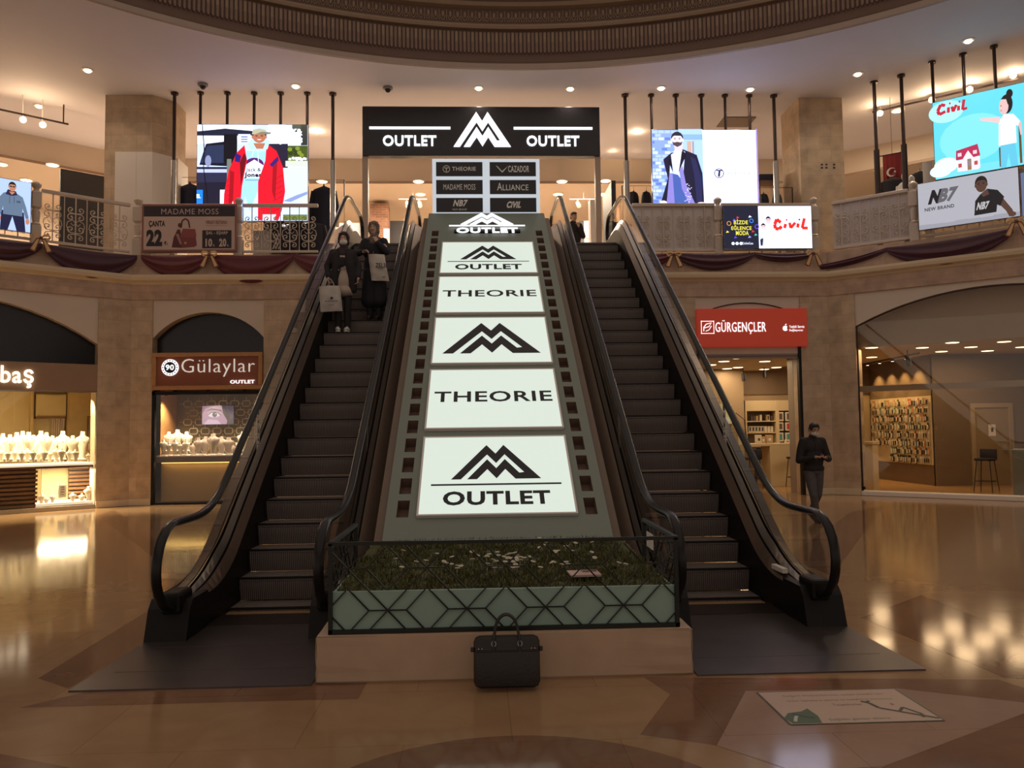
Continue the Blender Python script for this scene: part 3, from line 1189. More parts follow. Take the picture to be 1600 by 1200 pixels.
rows = [(379, 429, 'logo_line', 'topmost lit box on the sloping panel, mountain emblem over a line and one word'),
        (434, 492, 'word', 'second lit box from the top of the sloping panel, one wide word'),
        (499, 572, 'big', 'middle lit box on the sloping panel, with only a large dark mountain emblem'),
        (581, 674, 'word', 'fourth lit box down the sloping panel, one wide word, next to the lowest box'),
        (686, 808, 'logo_line', 'lowest and nearest lit box on the sloping panel, emblem above a long word')]
for pt, pb, kind, lab in rows:
    s0, s1 = s_of(y_of_row(pb)), s_of(y_of_row(pt))
    bx = thing('light_box', lab, 'lightbox', FP @ Matrix.Translation((0, -0.002, s0)), 'lit boxes on the sloping panel')
    H, HWb = s1 - s0, 0.803
    m = MB()
    for a, b, c, d in ((-HWb, HWb, 0, 0.02), (-HWb, HWb, H - 0.02, H), (-HWb, -HWb + 0.02, 0.02, H - 0.02), (HWb - 0.02, HWb, 0.02, H - 0.02)):
        m.box(a, b, -0.035, 0.0, c, d)
    m.build('box_frame', [white_paint], bx)
    m = MB()
    m.box(-HWb + 0.012, HWb - 0.012, -0.03, -0.005, 0.012, H - 0.012)
    m.build('lit_face', [lightbox_face], bx)
    m = MB()
    yi = -0.032
    if kind == 'logo_line':
        logo(m, 0, H * 0.42, 0.95, H * 0.45, yi)
        m.box(-0.68, 0.68, yi - 0.001, yi, H * 0.345, H * 0.365)
        m.text('OUTLET', -0.55, 0.55, H * 0.11, H * 0.275, yi, 0, 0.035)
    elif kind == 'big':
        logo(m, 0, H * 0.20, 1.32, H * 0.66, yi)
    else:
        m.text('THEORIE', -0.72, 0.72, H * 0.42, H * 0.60, yi, 0, 0.02)
        # short inner bars that give the letters their broken look
        for cx in (-0.33, 0.66):
            pass
    m.build('print', [black_ink], bx)
# raised lit emblem above the boxes
s0 = s_of(y_of_row(366))
s1 = s_of(y_of_row(333))
em = thing('emblem_sign', 'glowing white mountain emblem and word raised on the top of the sloping panel', 'sign', FP @ Matrix.Translation((0, 0, s0)))
H = s1 - s0
m = MB(); logo(m, 0, H * 0.42, 0.98, H * 0.56, -0.05, 0.012); m.build('emblem', [white_letter], em)
m = MB(); m.box(-0.70, 0.70, -0.05, -0.04, H * 0.33, H * 0.375); m.build('rule', [white_letter], em)
m = MB(); m.text('OUTLET', -0.56, 0.56, 0.02, H * 0.26, -0.05, 0.012, 0.035); m.build('lettering', [white_letter], em)
m = MB()
m.box(-0.6, 0.6, -0.036, 0.0, 0.1 * H, 0.2 * H)
m.box(-0.3, 0.3, -0.036, 0.0, 0.45 * H, 0.6 * H)
m.build('mounting_rail', [black_paint], em)

# directory board standing on top
FD = Matrix.Translation((0, 15.2, pz(Y_P1)))
dr = thing('directory_board', 'grey directory board with six black name plates on top of the sloping panel', 'sign', FD)
hd = on(T(0, 15.2, 0), 756, 248)[1] - pz(Y_P1)
wd = 1.045
m = MB(); m.bbox(-wd, wd, 0, 0.10, 0, hd, 0.01); m.build('board', [lit_board], dr)
names = [[('NB7', 'NEW BRAND'), ('CIVIL', None)], [('MADAME MOSS', None), ('ALLIANCE', None)], [('THEORIE', None), ('CAZADOR', None)]]
for j in range(3):
    for i in range(2):
        cx = -0.52 if i == 0 else 0.52
        z0 = 0.045 + j * (hd - 0.04) / 3
        z1 = z0 + (hd - 0.04) / 3 - 0.075
        m = MB(); m.box(cx - 0.45, cx + 0.45, -0.012, 0.0, z0, z1)
        p = m.build('name_plate', [black_gloss], dr)
        a, b = names[j][i]
        m = MB()
        zc, hz = (z0 + z1) / 2, (z1 - z0)
        if a == 'NB7':
            m.text('NB7', cx - 0.13, cx + 0.13, zc - 0.03, zc + hz * 0.36, -0.014, 0, 0.04, None, 0.25)
            m.text('NEW BRAND', cx - 0.14, cx + 0.14, zc - hz * 0.38, zc - hz * 0.25, -0.014)
        elif a == 'CIVIL':
            m.text('CiViL', cx - 0.14, cx + 0.14, zc - hz * 0.22, zc + hz * 0.26, -0.014, 0, 0.05, None, 0.25)
        elif a == 'MADAME MOSS':
            m.text(a, cx - 0.31, cx + 0.31, zc - hz * 0.2, zc + hz * 0.2, -0.014, 0, 0.0)
        elif a == 'ALLIANCE':
            m.text('A', cx - 0.31, cx - 0.21, zc - hz * 0.24, zc + hz * 0.3, -0.014, 0, 0.01)
            m.text('LLIANCE', cx - 0.20, cx + 0.30, zc - hz * 0.24, zc + hz * 0.17, -0.014, 0, 0.01)
        elif a == 'THEORIE':
            m.text(a, cx - 0.14, cx + 0.32, zc - hz * 0.12, zc + hz * 0.16, -0.014, 0, 0.015)
            m.tube([(cx - 0.25 + 0.065 * math.cos(t * math.pi / 10), -0.014, zc + 0.065 * math.sin(t * math.pi / 10)) for t in range(20)], 0.007, 5, closed=True)
            m.box(cx - 0.29, cx - 0.21, -0.015, -0.013, zc + 0.015, zc + 0.03)
            m.box(cx - 0.257, cx - 0.243, -0.015, -0.013, zc - 0.05, zc + 0.02)
        else:
            m.text(a, cx - 0.09, cx + 0.32, zc - hz * 0.22, zc + hz * 0.24, -0.014, 0, 0.02)
            m.add([(cx - 0.33, -0.014, zc + 0.07), (cx - 0.30, -0.014, zc + 0.06), (cx - 0.21, -0.014, zc - 0.04), (cx - 0.08, -0.014, zc + 0.07), (cx - 0.20, -0.014, zc - 0.07), (cx - 0.22, -0.014, zc - 0.06)], [(0, 1, 2, 5), (2, 3, 4, 5)])
        m.build('lettering', [white_paint], p)

# ================================================================== PLINTH, PLANTER, BRIEFCASE
m = MB()
m.slot = 0
def rough_block(m, x0, x1, y0, y1, z0, z1, seed=3):
    bm = bmesh.new()
    bmesh.ops.create_cube(bm, size=1.0)
    bmesh.ops.scale(bm, vec=(x1 - x0, y1 - y0, z1 - z0), verts=bm.verts)
    bmesh.ops.translate(bm, vec=((x0 + x1) / 2, (y0 + y1) / 2, (z0 + z1) / 2), verts=bm.verts)
    bmesh.ops.bevel(bm, geom=bm.edges[:], offset=0.012, segments=2, affect='EDGES')
    bmesh.ops.subdivide_edges(bm, edges=bm.edges[:], cuts=4, use_grid_fill=True)
    rr = random.Random(seed)
    for v in bm.verts:
        if abs(v.co.x - x0) < 0.02 or abs(v.co.x - x1) < 0.02:
            v.co.x += rr.uniform(-0.006, 0.006)
            v.co.y += rr.uniform(-0.006, 0.004)
    m.bm(bm)
rough_block(m, -1.31, 1.31, 5.60, 6.36, 0.0, 0.323)
m.box(-1.17, 1.17, 6.30, 7.72, 0.0, 0.32)
tag(m.build('plinth', [plinth_mat]), 'low worn beige plinth with chipped ends in front of the escalators', 'plinth')

pln = thing('planter', 'planter box with teal front and black lattice, filled with grass, on the beige plinth', 'planter', T(0, 5.64, 0.326))
PW = 1.215
m = MB()
m.box(-PW, PW, 0.012, 0.04, 0.02, 0.285)
for sd in (-1, 1):
    m.box(sd * PW - 0.012, sd * PW + 0.012, 0.03, 1.1, 0.02, 0.255)
m.box(-PW, PW, 1.98, 2.0, 0.0, 0.32)
m.build('front_board', [teal_panel], pln)
m = MB()
m.box(-PW + 0.03, PW - 0.03, 0.06, 1.0, 0.0, 0.05)
m.build('soil', [mat('soil', (0.03, 0.022, 0.012), 0.9, var=0.3, scale=20)], pln)
# lattice screen: stars of six bars between upright hexagons, over the whole front and sides
LH = 0.62
def lattice(m, w, y, flat=lambda x, z: None):
    t = 0.0065
    def bar(a, b):
        (xa, za), (xb, zb) = a, b
        m.cyl(flat(xa, za), flat(xb, zb), t, n=4)
    return bar
def clip(a, b, w, h):
    """Clip a segment to 0..w, 0..h."""
    t0, t1 = 0.0, 1.0
    dx, dz = b[0] - a[0], b[1] - a[1]
    for p, q in ((-dx, a[0]), (dx, w - a[0]), (-dz, a[1]), (dz, h - a[1])):
        if abs(p) < 1e-9:
            if q < 0: return None
        else:
            r = q / p
            if p < 0: t0 = max(t0, r)
            else: t1 = min(t1, r)
    if t0 >= t1: return None
    return (a[0] + dx * t0, a[1] + dz * t0), (a[0] + dx * t1, a[1] + dz * t1)
def star_lattice(m, w, h, flat, px=0.552, x_off=0.395):
    hh = 0.145
    for row in range(-1, 5):
        zc = 0.155 + row * 2 * hh
        for i in range(-2, int(w / px) + 3):
            cx = x_off + i * px + (px / 2 if row % 2 else 0)
            segs = [((cx - 0.13, zc), (cx + 0.13, zc)), ((cx - hh * 0.95, zc + hh), (cx + hh * 0.95, zc - hh)), ((cx - hh * 0.95, zc - hh), (cx + hh * 0.95, zc + hh)),
                    ((cx - 0.13, zc), (cx - 0.13 - hh * 0.95, zc + hh)), ((cx - 0.13, zc), (cx - 0.13 - hh * 0.95, zc - hh)),
                    ((cx + 0.13, zc), (cx + 0.13 + hh * 0.95, zc + hh)), ((cx + 0.13, zc), (cx + 0.13 + hh * 0.95, zc - hh))]
            for a, b in segs:
                c = clip(a, b, w, h)
                if c:
                    m.cyl(flat(*c[0]), flat(*c[1]), 0.0062, n=4)
m = MB()
star_lattice(m, 2 * PW, LH, lambda x, z: Vector((x - PW, 0.0, z)))
for z0, z1 in ((-0.0, 0.028), (LH - 0.012, LH + 0.012)):
    m.box(-PW - 0.014, PW + 0.014, -0.014, 0.012, z0, z1)
for sd in (-1, 1):
    m.box(sd * PW - 0.014, sd * PW + 0.014, -0.014, 0.012, 0.0, LH)
m.build('front_lattice', [lattice_black], pln)
for sd in (-1, 1):
    m = MB()
    star_lattice(m, 1.1, LH, lambda x, z, sd=sd: Vector((sd * (PW + 0.014), x, z)))
    m.box(sd * PW - 0.014, sd * PW + 0.02, 0.0, 1.12, LH - 0.012, LH + 0.012)
    m.box(sd * PW - 0.014, sd * PW + 0.02, 1.10, 1.12, 0.0, LH)
    m.box(sd * PW - 0.014, sd * PW + 0.02, 0.0, 1.12, 0.0, 0.028)
    m.build('side_lattice', [lattice_black], pln)
# small sticker on the right side screen, seen from inside
m = MB()
M_ = Matrix.Translation((PW - 0.03, 0.72, 0.44)) @ Matrix.Rotation(R(-90), 4, 'Z')
m.box(-0.12, 0.12, -0.002, 0.002, 0.0, 0.12, M_)
m.build('paper_sign', [white_board], pln)
# the grass: nobody could count its blades
gr = random.Random(11)
m = MB()
GZ = lambda y: 0.265 + 0.07 * max(0, (y - 0.1)) / 1.9
for i in range(15000):
    x, y = gr.uniform(-PW + 0.02, PW - 0.02), gr.uniform(0.06, 2.06)
    if y > 1.35 and abs(x) > 1.1: continue
    if y > 1.95: x *= 0.9
    a = gr.uniform(0, 6.28)
    h = gr.uniform(0.025, 0.06)
    w = gr.uniform(0.004, 0.008)
    lx, ly = gr.gauss(0, 0.02), gr.gauss(0, 0.02)
    z = GZ(y) - 0.01
    c, s = math.cos(a) * w, math.sin(a) * w
    m.slot = 0 if gr.random() < 0.6 else 1
    m.add([(x - c, y - s, z), (x + c, y + s, z), (x + lx, y + ly, z + h)], [(0, 1, 2)])
m.slot = 0
nx, ny = 24, 20
g0 = len(m.v)
V = [(-PW + 0.02 + (2 * PW - 0.04) * i / nx, 0.05 + 1.98 * j / ny, GZ(0.05 + 1.98 * j / ny) + gr.uniform(-0.012, 0.012)) for j in range(ny + 1) for i in range(nx + 1)]
m.add(V, [(j * (nx + 1) + i, j * (nx + 1) + i + 1, (j + 1) * (nx + 1) + i + 1, (j + 1) * (nx + 1) + i) for j in range(ny) for i in range(nx)])
go = m.build('grass', [mat('grass_dark', (0.062, 0.064, 0.012), 0.7, var=0.3, scale=9), mat('grass_olive', (0.10, 0.098, 0.022), 0.7, var=0.3, scale=9)], M=T(0, 5.64, 0.323))
tag(go, 'dark green artificial grass filling the planter box', 'grass', kind='stuff')
# white daisies in the grass
base = None
for i in range(74):
    x = gr.gauss(0.05, 0.5)
    y = 0.55 + abs(gr.gauss(0, 0.55))
    if abs(x) > 1.05 or y > 1.95: continue
    Mx = T(x, 5.64 + y, 0.323 + GZ(y) + 0.055, gr.uniform(0, 360)) @ Matrix.Rotation(R(gr.uniform(-25, 25)), 4, 'X')
    if base is None:
        m = MB()
        for k in range(7):
            t = 2 * math.pi * k / 7
            m.sphere((0.0135 * math.cos(t), 0.0135 * math.sin(t), 0.002), (0.009, 0.009, 0.005), n=6)
        m.sphere((0, 0, 0.004), 0.005, n=6)
        m.cyl((0, 0, -0.06), (0, 0, 0), 0.0015, n=4)
        base = m.build('daisy', [mat('daisy_white', (0.60, 0.57, 0.44), 0.6, var=0.1, scale=30)], M=Mx)
        tag(base, 'tiny white daisy in the planter grass', 'flower', 'white daisies in the grass')
    else:
        o = base.copy()
        COL.objects.link(o)
        o.matrix_world = Mx
# pink notebook with a pair of glasses on it
bx, by = on_z(913, 897, 0.64)
nb = thing('notebook', 'pale pink notebook lying on the grass behind the lattice', 'notebook', T(bx, by + 0.02, 0.323 + 0.315, 3))
m = MB(); m.bbox(-0.115, 0.115, -0.10, 0.10, 0.0, 0.012, 0.003); m.build('cover', [mat('pink_cover', (0.52, 0.33, 0.30), 0.5, var=0.05, scale=5)], nb)
m = MB(); m.box(-0.11, 0.112, -0.097, 0.097, -0.004, 0.0); m.build('pages', [white_board], nb)
gls = thing('eyeglasses', 'thin wire eyeglasses lying on the pink notebook', 'glasses', T(bx + 0.045, by + 0.04, 0.323 + 0.315 + 0.0145, 15))
for sx in (-0.03, 0.03):
    m = MB(); m.tube([(sx + 0.024 * math.cos(t * math.pi / 8), 0.0 + 0.018 * math.sin(t * math.pi / 8), 0.003) for t in range(16)], 0.0025, 5, closed=True)
    m.build('lens_rim', [dark_steel], gls)
m = MB(); m.tube([(-0.008, 0, 0.003), (0, 0.005, 0.003), (0.008, 0, 0.003)], 0.002, 5); m.build('bridge', [dark_steel], gls)
for sx in (-1, 1):
    m = MB(); m.tube([(sx * 0.053, 0, 0.003), (sx * 0.058, 0.03, 0.006), (sx * 0.03, 0.075, 0.004)], 0.002, 5); m.build('temple', [dark_steel], gls)

# black briefcase leaning on the plinth
lean = Matrix.Rotation(R(-7), 4, 'X')
bag = thing('briefcase', 'black soft briefcase standing on the floor against the plinth', 'bag', T(0.0, 5.385, 0.0, -0.8) @ lean)
leather = mat('black_leather', (0.014, 0.011, 0.011), 0.42, bump=0.15, scale=60)
m = MB(); m.bbox(-0.222, 0.222, -0.045, 0.045, 0.012, 0.35, 0.042); m.build('body', [leather], bag, smooth=True)
m = MB(); m.bbox(-0.205, 0.205, -0.060, -0.043, 0.03, 0.25, 0.008); m.build('front_pocket', [leather], bag, smooth=True)
m = MB(); m.tube([(-0.21, -0.047, 0.262), (0.21, -0.047, 0.262)], 0.004, 6); m.build('zip', [dark_steel], bag)
for yy in (-0.03, 0.03):
    m = MB()
    pts = [(-0.088, yy * 1.7, 0.24), (-0.086, yy * 1.6, 0.345)]
    pts += [(0.08 * math.cos(R(180 - 180 * k / 10)) * (1 - 0.12 * math.sin(math.pi * k / 10)), yy, 0.36 + 0.125 * math.sin(R(180 * k / 10)) ** 0.8) for k in range(11)]
    pts += [(0.086, yy * 1.6, 0.345), (0.088, yy * 1.7, 0.24)]
    m.tube(pts, 0.009, 8)
    h = m.build('handle', [leather], bag, smooth=True)
    for sx in (-0.087, 0.087):
        m = MB(); m.tube([(sx + 0.014 * math.cos(t * math.pi / 6), yy * 1.75, 0.30 + 0.018 * math.sin(t * math.pi / 6)) for t in range(12)], 0.0035, 5, closed=True)
        m.build('ring', [steel], h)
for sx in (-1, 1):
    m = MB(); m.bbox(sx * 0.218, sx * 0.242, -0.015, 0.015, 0.245, 0.275, 0.004); m.build('strap_lug', [leather], bag)
    m = MB()
    for dx in (0.0, 0.022): m.sphere((sx * (0.165 + dx), -0.05, 0.268), 0.006, n=8)
    m.build('stud', [steel], bag)
# ================================================================== GALLERY: railings, posts, screens, drapes
RAIL_LO, RAIL_HI = 6.07, 7.32

def spiral(cx, cz, r, turns, a0, sgn, n=18):
    return [(cx + sgn * r * (1 - 0.75 * i / n) * math.cos(a0 + turns * 2 * math.pi * i / n), cz + r * (1 - 0.75 * i / n) * math.sin(a0 + turns * 2 * math.pi * i / n)) for i in range(n + 1)]

def scroll_motif():
    """A bar with four pairs of scrolls, 0.9 m tall, centred on x = 0."""
    m = MB()
    m.box(-0.011, 0.011, -0.011, 0.011, 0, 1.09)
    for sg in (-1, 1):
        for zc, r, a0, tr in ((0.80, 0.075, R(-90), 0.95), (0.62, 0.085, R(100), -0.95), (0.34, 0.085, R(-100), 0.95), (0.14, 0.07, R(90), -0.95)):
            P = spiral(sg * 0.10, zc, r, tr, a0, sg)
            P = [(sg * 0.012, zc - (0.09 if a0 < 0 else -0.09))] + P
            m.tube([(x, 0, z) for x, z in P], 0.011, 5)
            m.sphere((P[-1][0], 0, P[-1][1]), 0.022, n=6)
        m.tube([(sg * 0.012, 0, 0.50), (sg * 0.06, 0, 0.56), (sg * 0.17, 0, 0.50), (sg * 0.19, 0, 0.40), (sg * 0.12, 0, 0.26)], 0.009, 5)
        m.tube([(sg * 0.012, 0, 0.47), (sg * 0.05, 0, 0.42), (sg * 0.10, 0, 0.48)], 0.008, 5)
    return m

MOTIF = None
def railing(F, x0, x1, label, pitch=0.49, board=False, grp='balcony railings'):
    global MOTIF
    y = 0.14
    root = thing('balcony_railing', label, 'railing', F @ T((x0 + x1) / 2, y, Z_UP + 0.5), grp)
    z0, z1 = RAIL_LO - Z_UP - 0.5, RAIL_HI - Z_UP - 0.5
    w = (x1 - x0) / 2
    m = MB(); m.bbox(-w, w, -0.045, 0.045, z1 - 0.085, z1, 0.015); m.build('top_rail', [white_iron], root)
    m = MB(); m.bbox(-w, w, -0.03, 0.03, z0 + 0.03, z0 + 0.09, 0.01); m.build('bottom_rail', [white_iron], root)
    n = max(1, int(round(2 * w / pitch)))
    for i in range(n):
        x = -w + 2 * w * (i + 0.5) / n
        if MOTIF is None:
            o = scroll_motif().build('scroll_panel', [white_iron], root, T(x, 0, z0 + 0.08))
            MOTIF = o
        else:
            o = MOTIF.copy()
            COL.objects.link(o)
            o.parent = root
            o.matrix_local = T(x, 0, z0 + 0.08)
        if i:
            m = MB(); xx = -w + 2 * w * i / n; m.box(xx - 0.008, xx + 0.008, -0.008, 0.008, z0 + 0.08, z1 - 0.05); m.build('bar', [white_iron], root)
    if board:
        m = MB(); m.box(-w, w, 0.05, 0.065, z0 + 0.02, z1 - 0.03); m.build('backing_board', [mat('pale_backing', (0.62, 0.56, 0.54), 0.55, var=0.05, scale=4)], root)
    return root

def newel(F, x, label):
    root = thing('newel_post', label, 'post', F @ T(x, 0.14, 6.03), 'stone newel posts of the balcony')
    m = MB()
    m.bbox(-0.10, 0.10, -0.10, 0.10, 0, 0.42, 0.012)
    m.lathe([(0.085, 0.42), (0.10, 0.46), (0.07, 0.50), (0.085, 0.62), (0.09, 0.75), (0.07, 0.80), (0.095, 0.84)], n=14)
    m.bbox(-0.10, 0.10, -0.10, 0.10, 0.84, 1.20, 0.012)
    m.build('shaft', [white_iron], root)
    m = MB()
    m.lathe([(0.10, 1.20), (0.06, 1.24), (0.055, 1.27), (0.10, 1.33), (0.105, 1.38), (0.06, 1.43), (0.02, 1.45)], n=14)
    m.build('finial', [white_iron], root, smooth=True)

nl1 = on(FL, 56, 340, 0.14)[0]
newel(FL, nl1, 'newel post beside the screen of the man in a grey hooded top')
newel(FB, on(FB, 216, 350, 0.14)[0], 'newel post at the left end of the handbag price banner')
newel(FB, on(FB, 373, 350, 0.14)[0], 'newel post right of the handbag price banner')
newel(FB, on(FB, 1122, 350, 0.14)[0], 'newel post left of the black and white balcony screen')
newel(FB, on(FB, 1272, 350, 0.14)[0], 'newel post at the right end of the black and white balcony screen')
nr1 = on(FR, 1428, 330, 0.14)[0]
newel(FR, nr1, 'newel post at the left end of the print of a black T-shirt')
railing(FL, nl1 + 0.1, -0.02, 'open scrollwork railing left of the handbag price banner')
railing(FL, -S_L + 0.5, nl1 - 0.1, 'scrollwork railing behind the screen of the man in a grey hooded top')
railing(FB, on(FB, 222, 350, 0.14)[0], on(FB, 368, 350, 0.14)[0], 'scrollwork railing behind the handbag price banner')
railing(FB, on(FB, 379, 350, 0.14)[0], on(FB, 497, 350, 0.14)[0], 'open scrollwork railing under the screen of the man in a red jacket')
railing(FB, on(FB, 988, 350, 0.14)[0], on(FB, 1117, 350, 0.14)[0], 'scrollwork railing with pale backing under the screen of the man in a dark coat', board=True)
railing(FB, on(FB, 1127, 350, 0.14)[0], on(FB, 1266, 350, 0.14)[0], 'scrollwork railing behind the black and white balcony screen')
railing(FR, 0.14, nr1 - 0.1, 'scrollwork railing with pale backing between the two right-hand balcony advertisements', board=True)
railing(FR, nr1 + 0.1, S_R - 0.5, 'scrollwork railing behind the balcony print of a man in a black T-shirt')

# ---- slim bronze posts under the gallery ceiling
def post(F, px, label, y=0.34):
    x, _ = on(F, px, 220, y)
    root = thing('steel_post', label, 'post', F @ T(x, y, Z_UP), 'bronze posts from gallery floor to ceiling')
    m = MB(); m.cyl((0, 0, 2.9), (0, 0, Z_CEIL - Z_UP), 0.042, n=12); m.build('rod', [post_brown], root)
    m = MB(); m.cyl((0, 0, 0), (0, 0, 3.02), 0.068, n=14); m.build('sleeve', [steel if F is FB else dark_steel], root)
    m = MB(); m.cyl((0, 0, Z_CEIL - Z_UP - 0.05), (0, 0, Z_CEIL - Z_UP), 0.09, n=14); m.build('ceiling_cap', [post_brown], root)
post(FB, 272, 'bronze post left of the screen of the man in a red jacket')
post(FB, 520, 'bronze post right of the screen of the man in a red jacket')
post(FB, 978, 'bronze post left of the screen of the man in a dark coat')
post(FB, 1211, 'bronze post by the right stone pillar, right of the dark coat screen')
post(FR, 1369, 'bronze post beside the red flag, nearer the stone pillar')
post(FR, 1412, 'bronze post between the red flag and the blue toy-house screen')

def screen(F, px0, px1, pyt, pyb, label, y, strength, hang=(), depth=0.07, frame=0.012, name='led_screen', cat='screen', framemat=None, grp=None):
    xa, zt = on(F, px0, pyt, y)
    xb, _ = on(F, px1, pyt, y)
    _, zb = on(F, (px0 + px1) / 2, pyb, y)
    _, zt = on(F, (px0 + px1) / 2, pyt, y)
    w, h = xb - xa, zt - zb
    root = thing(name, label, cat, F @ T((xa + xb) / 2, y, zb), grp)
    m = MB(); m.bbox(-w / 2 - frame, w / 2 + frame, 0.0, depth, -frame, h + frame, 0.006); m.build('case', [framemat or black_gloss], root)
    for px in hang:
        x, _ = on(F, px, pyt, y + depth / 2)
        x -= (xa + xb) / 2
        m = MB()
        m.cyl((x, depth / 2, h), (x, depth / 2, Z_CEIL - zb), 0.036, n=10)
        m.cyl((x, depth / 2, Z_CEIL - zb - 0.05), (x, depth / 2, Z_CEIL - zb), 0.08, n=12)
        m.build('hanger', [post_brown], root)
    return root, Art(w, h), w, h

SKIN, SKIN2, HAIR = lin(205, 150, 120), lin(186, 128, 98), lin(40, 28, 26)

def face(A, cx, cz, rx, rz, skin, hair, beard=None, shades=False, hat=None, smile=True, eyes=True):
    """A small front-on head for a printed figure."""
    A.ell(cx, cz + rz * 0.25, rx * 1.12, rz * 1.0, hair)
    A.ell(cx - rx * 1.0, cz - rz * 0.05, rx * 0.18, rz * 0.24, skin)
    A.ell(cx + rx * 1.0, cz - rz * 0.05, rx * 0.18, rz * 0.24, skin)
    A.ell(cx, cz - rz * 0.08, rx, rz * 0.95, skin)
    if beard:
        A.poly([(cx - rx * 0.95, cz - rz * 0.25), (cx - rx * 0.6, cz - rz * 0.42), (cx, cz - rz * 0.32), (cx + rx * 0.6, cz - rz * 0.42), (cx + rx * 0.95, cz - rz * 0.25), (cx + rx * 0.75, cz - rz * 0.8), (cx, cz - rz * 1.12), (cx - rx * 0.75, cz - rz * 0.8)], beard)
    A.poly([(cx - rx, cz + rz * 0.35), (cx - rx * 0.9, cz + rz * 0.85), (cx, cz + rz * 1.15), (cx + rx * 0.9, cz + rz * 0.85), (cx + rx, cz + rz * 0.35), (cx + rx * 0.6, cz + rz * 0.6), (cx - rx * 0.5, cz + rz * 0.62)], hair)
    dk = tuple(c * 0.12 for c in skin)
    if shades:
        A.ell(cx - rx * 0.42, cz + rz * 0.12, rx * 0.36, rz * 0.17, (0.01, 0.01, 0.015))
        A.ell(cx + rx * 0.42, cz + rz * 0.12, rx * 0.36, rz * 0.17, (0.01, 0.01, 0.015))
    elif eyes:
        for s in (-1, 1):
            A.rect(cx + s * rx * 0.42 - rx * 0.26, cz + rz * 0.27, cx + s * rx * 0.42 + rx * 0.26, cz + rz * 0.33, dk)
            A.ell(cx + s * rx * 0.42, cz + rz * 0.12, rx * 0.17, rz * 0.07, dk)
    A.poly([(cx - rx * 0.06, cz + rz * 0.1), (cx + rx * 0.1, cz - rz * 0.2), (cx - rx * 0.14, cz - rz * 0.2)], tuple(c * 0.7 for c in skin))
    if smile:
        A.poly([(cx - rx * 0.4, cz - rz * 0.42), (cx + rx * 0.4, cz - rz * 0.42), (cx, cz - rz * 0.58)], (0.85, 0.8, 0.78))
    else:
        A.rect(cx - rx * 0.3, cz - rz * 0.5, cx + rx * 0.3, cz - rz * 0.45, lin(120, 60, 50))
    if hat:
        A.poly([(cx - rx * 1.15, cz + rz * 0.4), (cx - rx * 1.0, cz + rz * 1.15), (cx, cz + rz * 1.4), (cx + rx * 1.0, cz + rz * 1.15), (cx + rx * 1.15, cz + rz * 0.45)], hat)
        A.poly([(cx - rx * 0.6, cz + rz * 0.45), (cx + rx * 0.4, cz + rz * 0.85), (cx + rx * 1.9, cz + rz * 0.75), (cx + rx * 1.7, cz + rz * 0.45), (cx + rx * 0.6, cz + rz * 0.42)], tuple(c * 0.55 for c in hat))

lit2 = picture_mat('screen_bright', 2.0, contrast=1.35, tint=(0.88, 0.93, 1.1))
lit1 = picture_mat('screen_lit', 1.25, contrast=1.25, tint=(0.95, 0.98, 1.05))
lit_soft = picture_mat('screen_soft', 0.7)
printed = picture_mat('printed_board', 0.0)

# -- man in a red jacket
sc, A, w, h = screen(FB, 308.5, 481, 195, 345, 'big lit screen of a man in a red jacket over the left balcony', 0.28, 1.2, hang=(313, 355, 397, 438.5, 480))
W = (1, 1, 1)
A.rect(0, 0, 1, 1, lin(214, 226, 246))
A.rect(0, 0.62, 0.78, 1, lin(200, 205, 220))
A.rect(0, 0.91, 0.5, 1.0, lin(245, 248, 255))
A.poly([(0, 0.93), (0.25, 0.96), (0.55, 0.93), (0.55, 0.89), (0.0, 0.88)], lin(48, 52, 70))
A.rect(0, 0.80, 0.36, 0.885, lin(235, 238, 250))
A.poly([(0.02, 0.58), (0.08, 0.80), (0.36, 0.84), (0.36, 0.56)], lin(28, 32, 48))
A.poly([(0.03, 0.60), (0.09, 0.78), (0.24, 0.79), (0.24, 0.60)], lin(60, 70, 95))
A.ell(0.10, 0.62, 0.028, 0.06, lin(150, 155, 175))
A.rect(0, 0.30, 0.36, 0.56, lin(58, 60, 84))
A.rect(0, 0.50, 0.36, 0.535, lin(190, 195, 215))
A.rect(0, 0.14, 0.32, 0.40, lin(40, 40, 60))
A.rect(0, 0.0, 0.30, 0.16, lin(22, 22, 32))
A.poly([(0.10, 0.10), (0.24, 0.17), (0.26, 0.13), (0.13, 0.06)], lin(150, 140, 100))
A.rect(0.0, 0.16, 0.055, 0.32, lin(40, 140, 235))
A.txt('EL', 0.0, 0.035, 0.235, 0.275, W, 0.03)
A.rect(0.24, 0.62, 0.36, 0.90, lin(22, 24, 36))
A.rect(0.37, 0.80, 0.48, 0.90, lin(235, 240, 250))
for k in range(3): A.rect(0.395, 0.815 + 0.025 * k, 0.455, 0.828 + 0.025 * k, lin(120, 130, 170))
A.rect(0.21, 0.0, 0.33, 0.32, lin(248, 248, 252))
A.rect(0.27, 0.22, 0.31, 0.64, lin(130, 135, 120))
A.line([(0.045, 1.0), (0.065, 0.75), (0.06, 0.55), (0.10, 0.2), (0.11, 0.12)], 0.022, lin(20, 22, 34))
A.rect(0.64, 0.3, 0.82, 0.80, lin(46, 42, 66))
A.rect(0.64, 0.80, 0.80, 1.0, lin(235, 240, 250))
A.rect(0.82, 0.60, 1.0, 0.78, lin(88, 100, 40))
for k in range(16): A.ell(0.83 + 0.17 * RND.random(), 0.62 + 0.14 * RND.random(), 0.022, 0.022, lin(*RND.choice([(60, 75, 28), (140, 150, 60), (100, 115, 45)])), n=8)
A.rect(0.80, 0.56, 1.0, 0.62, lin(205, 205, 190))
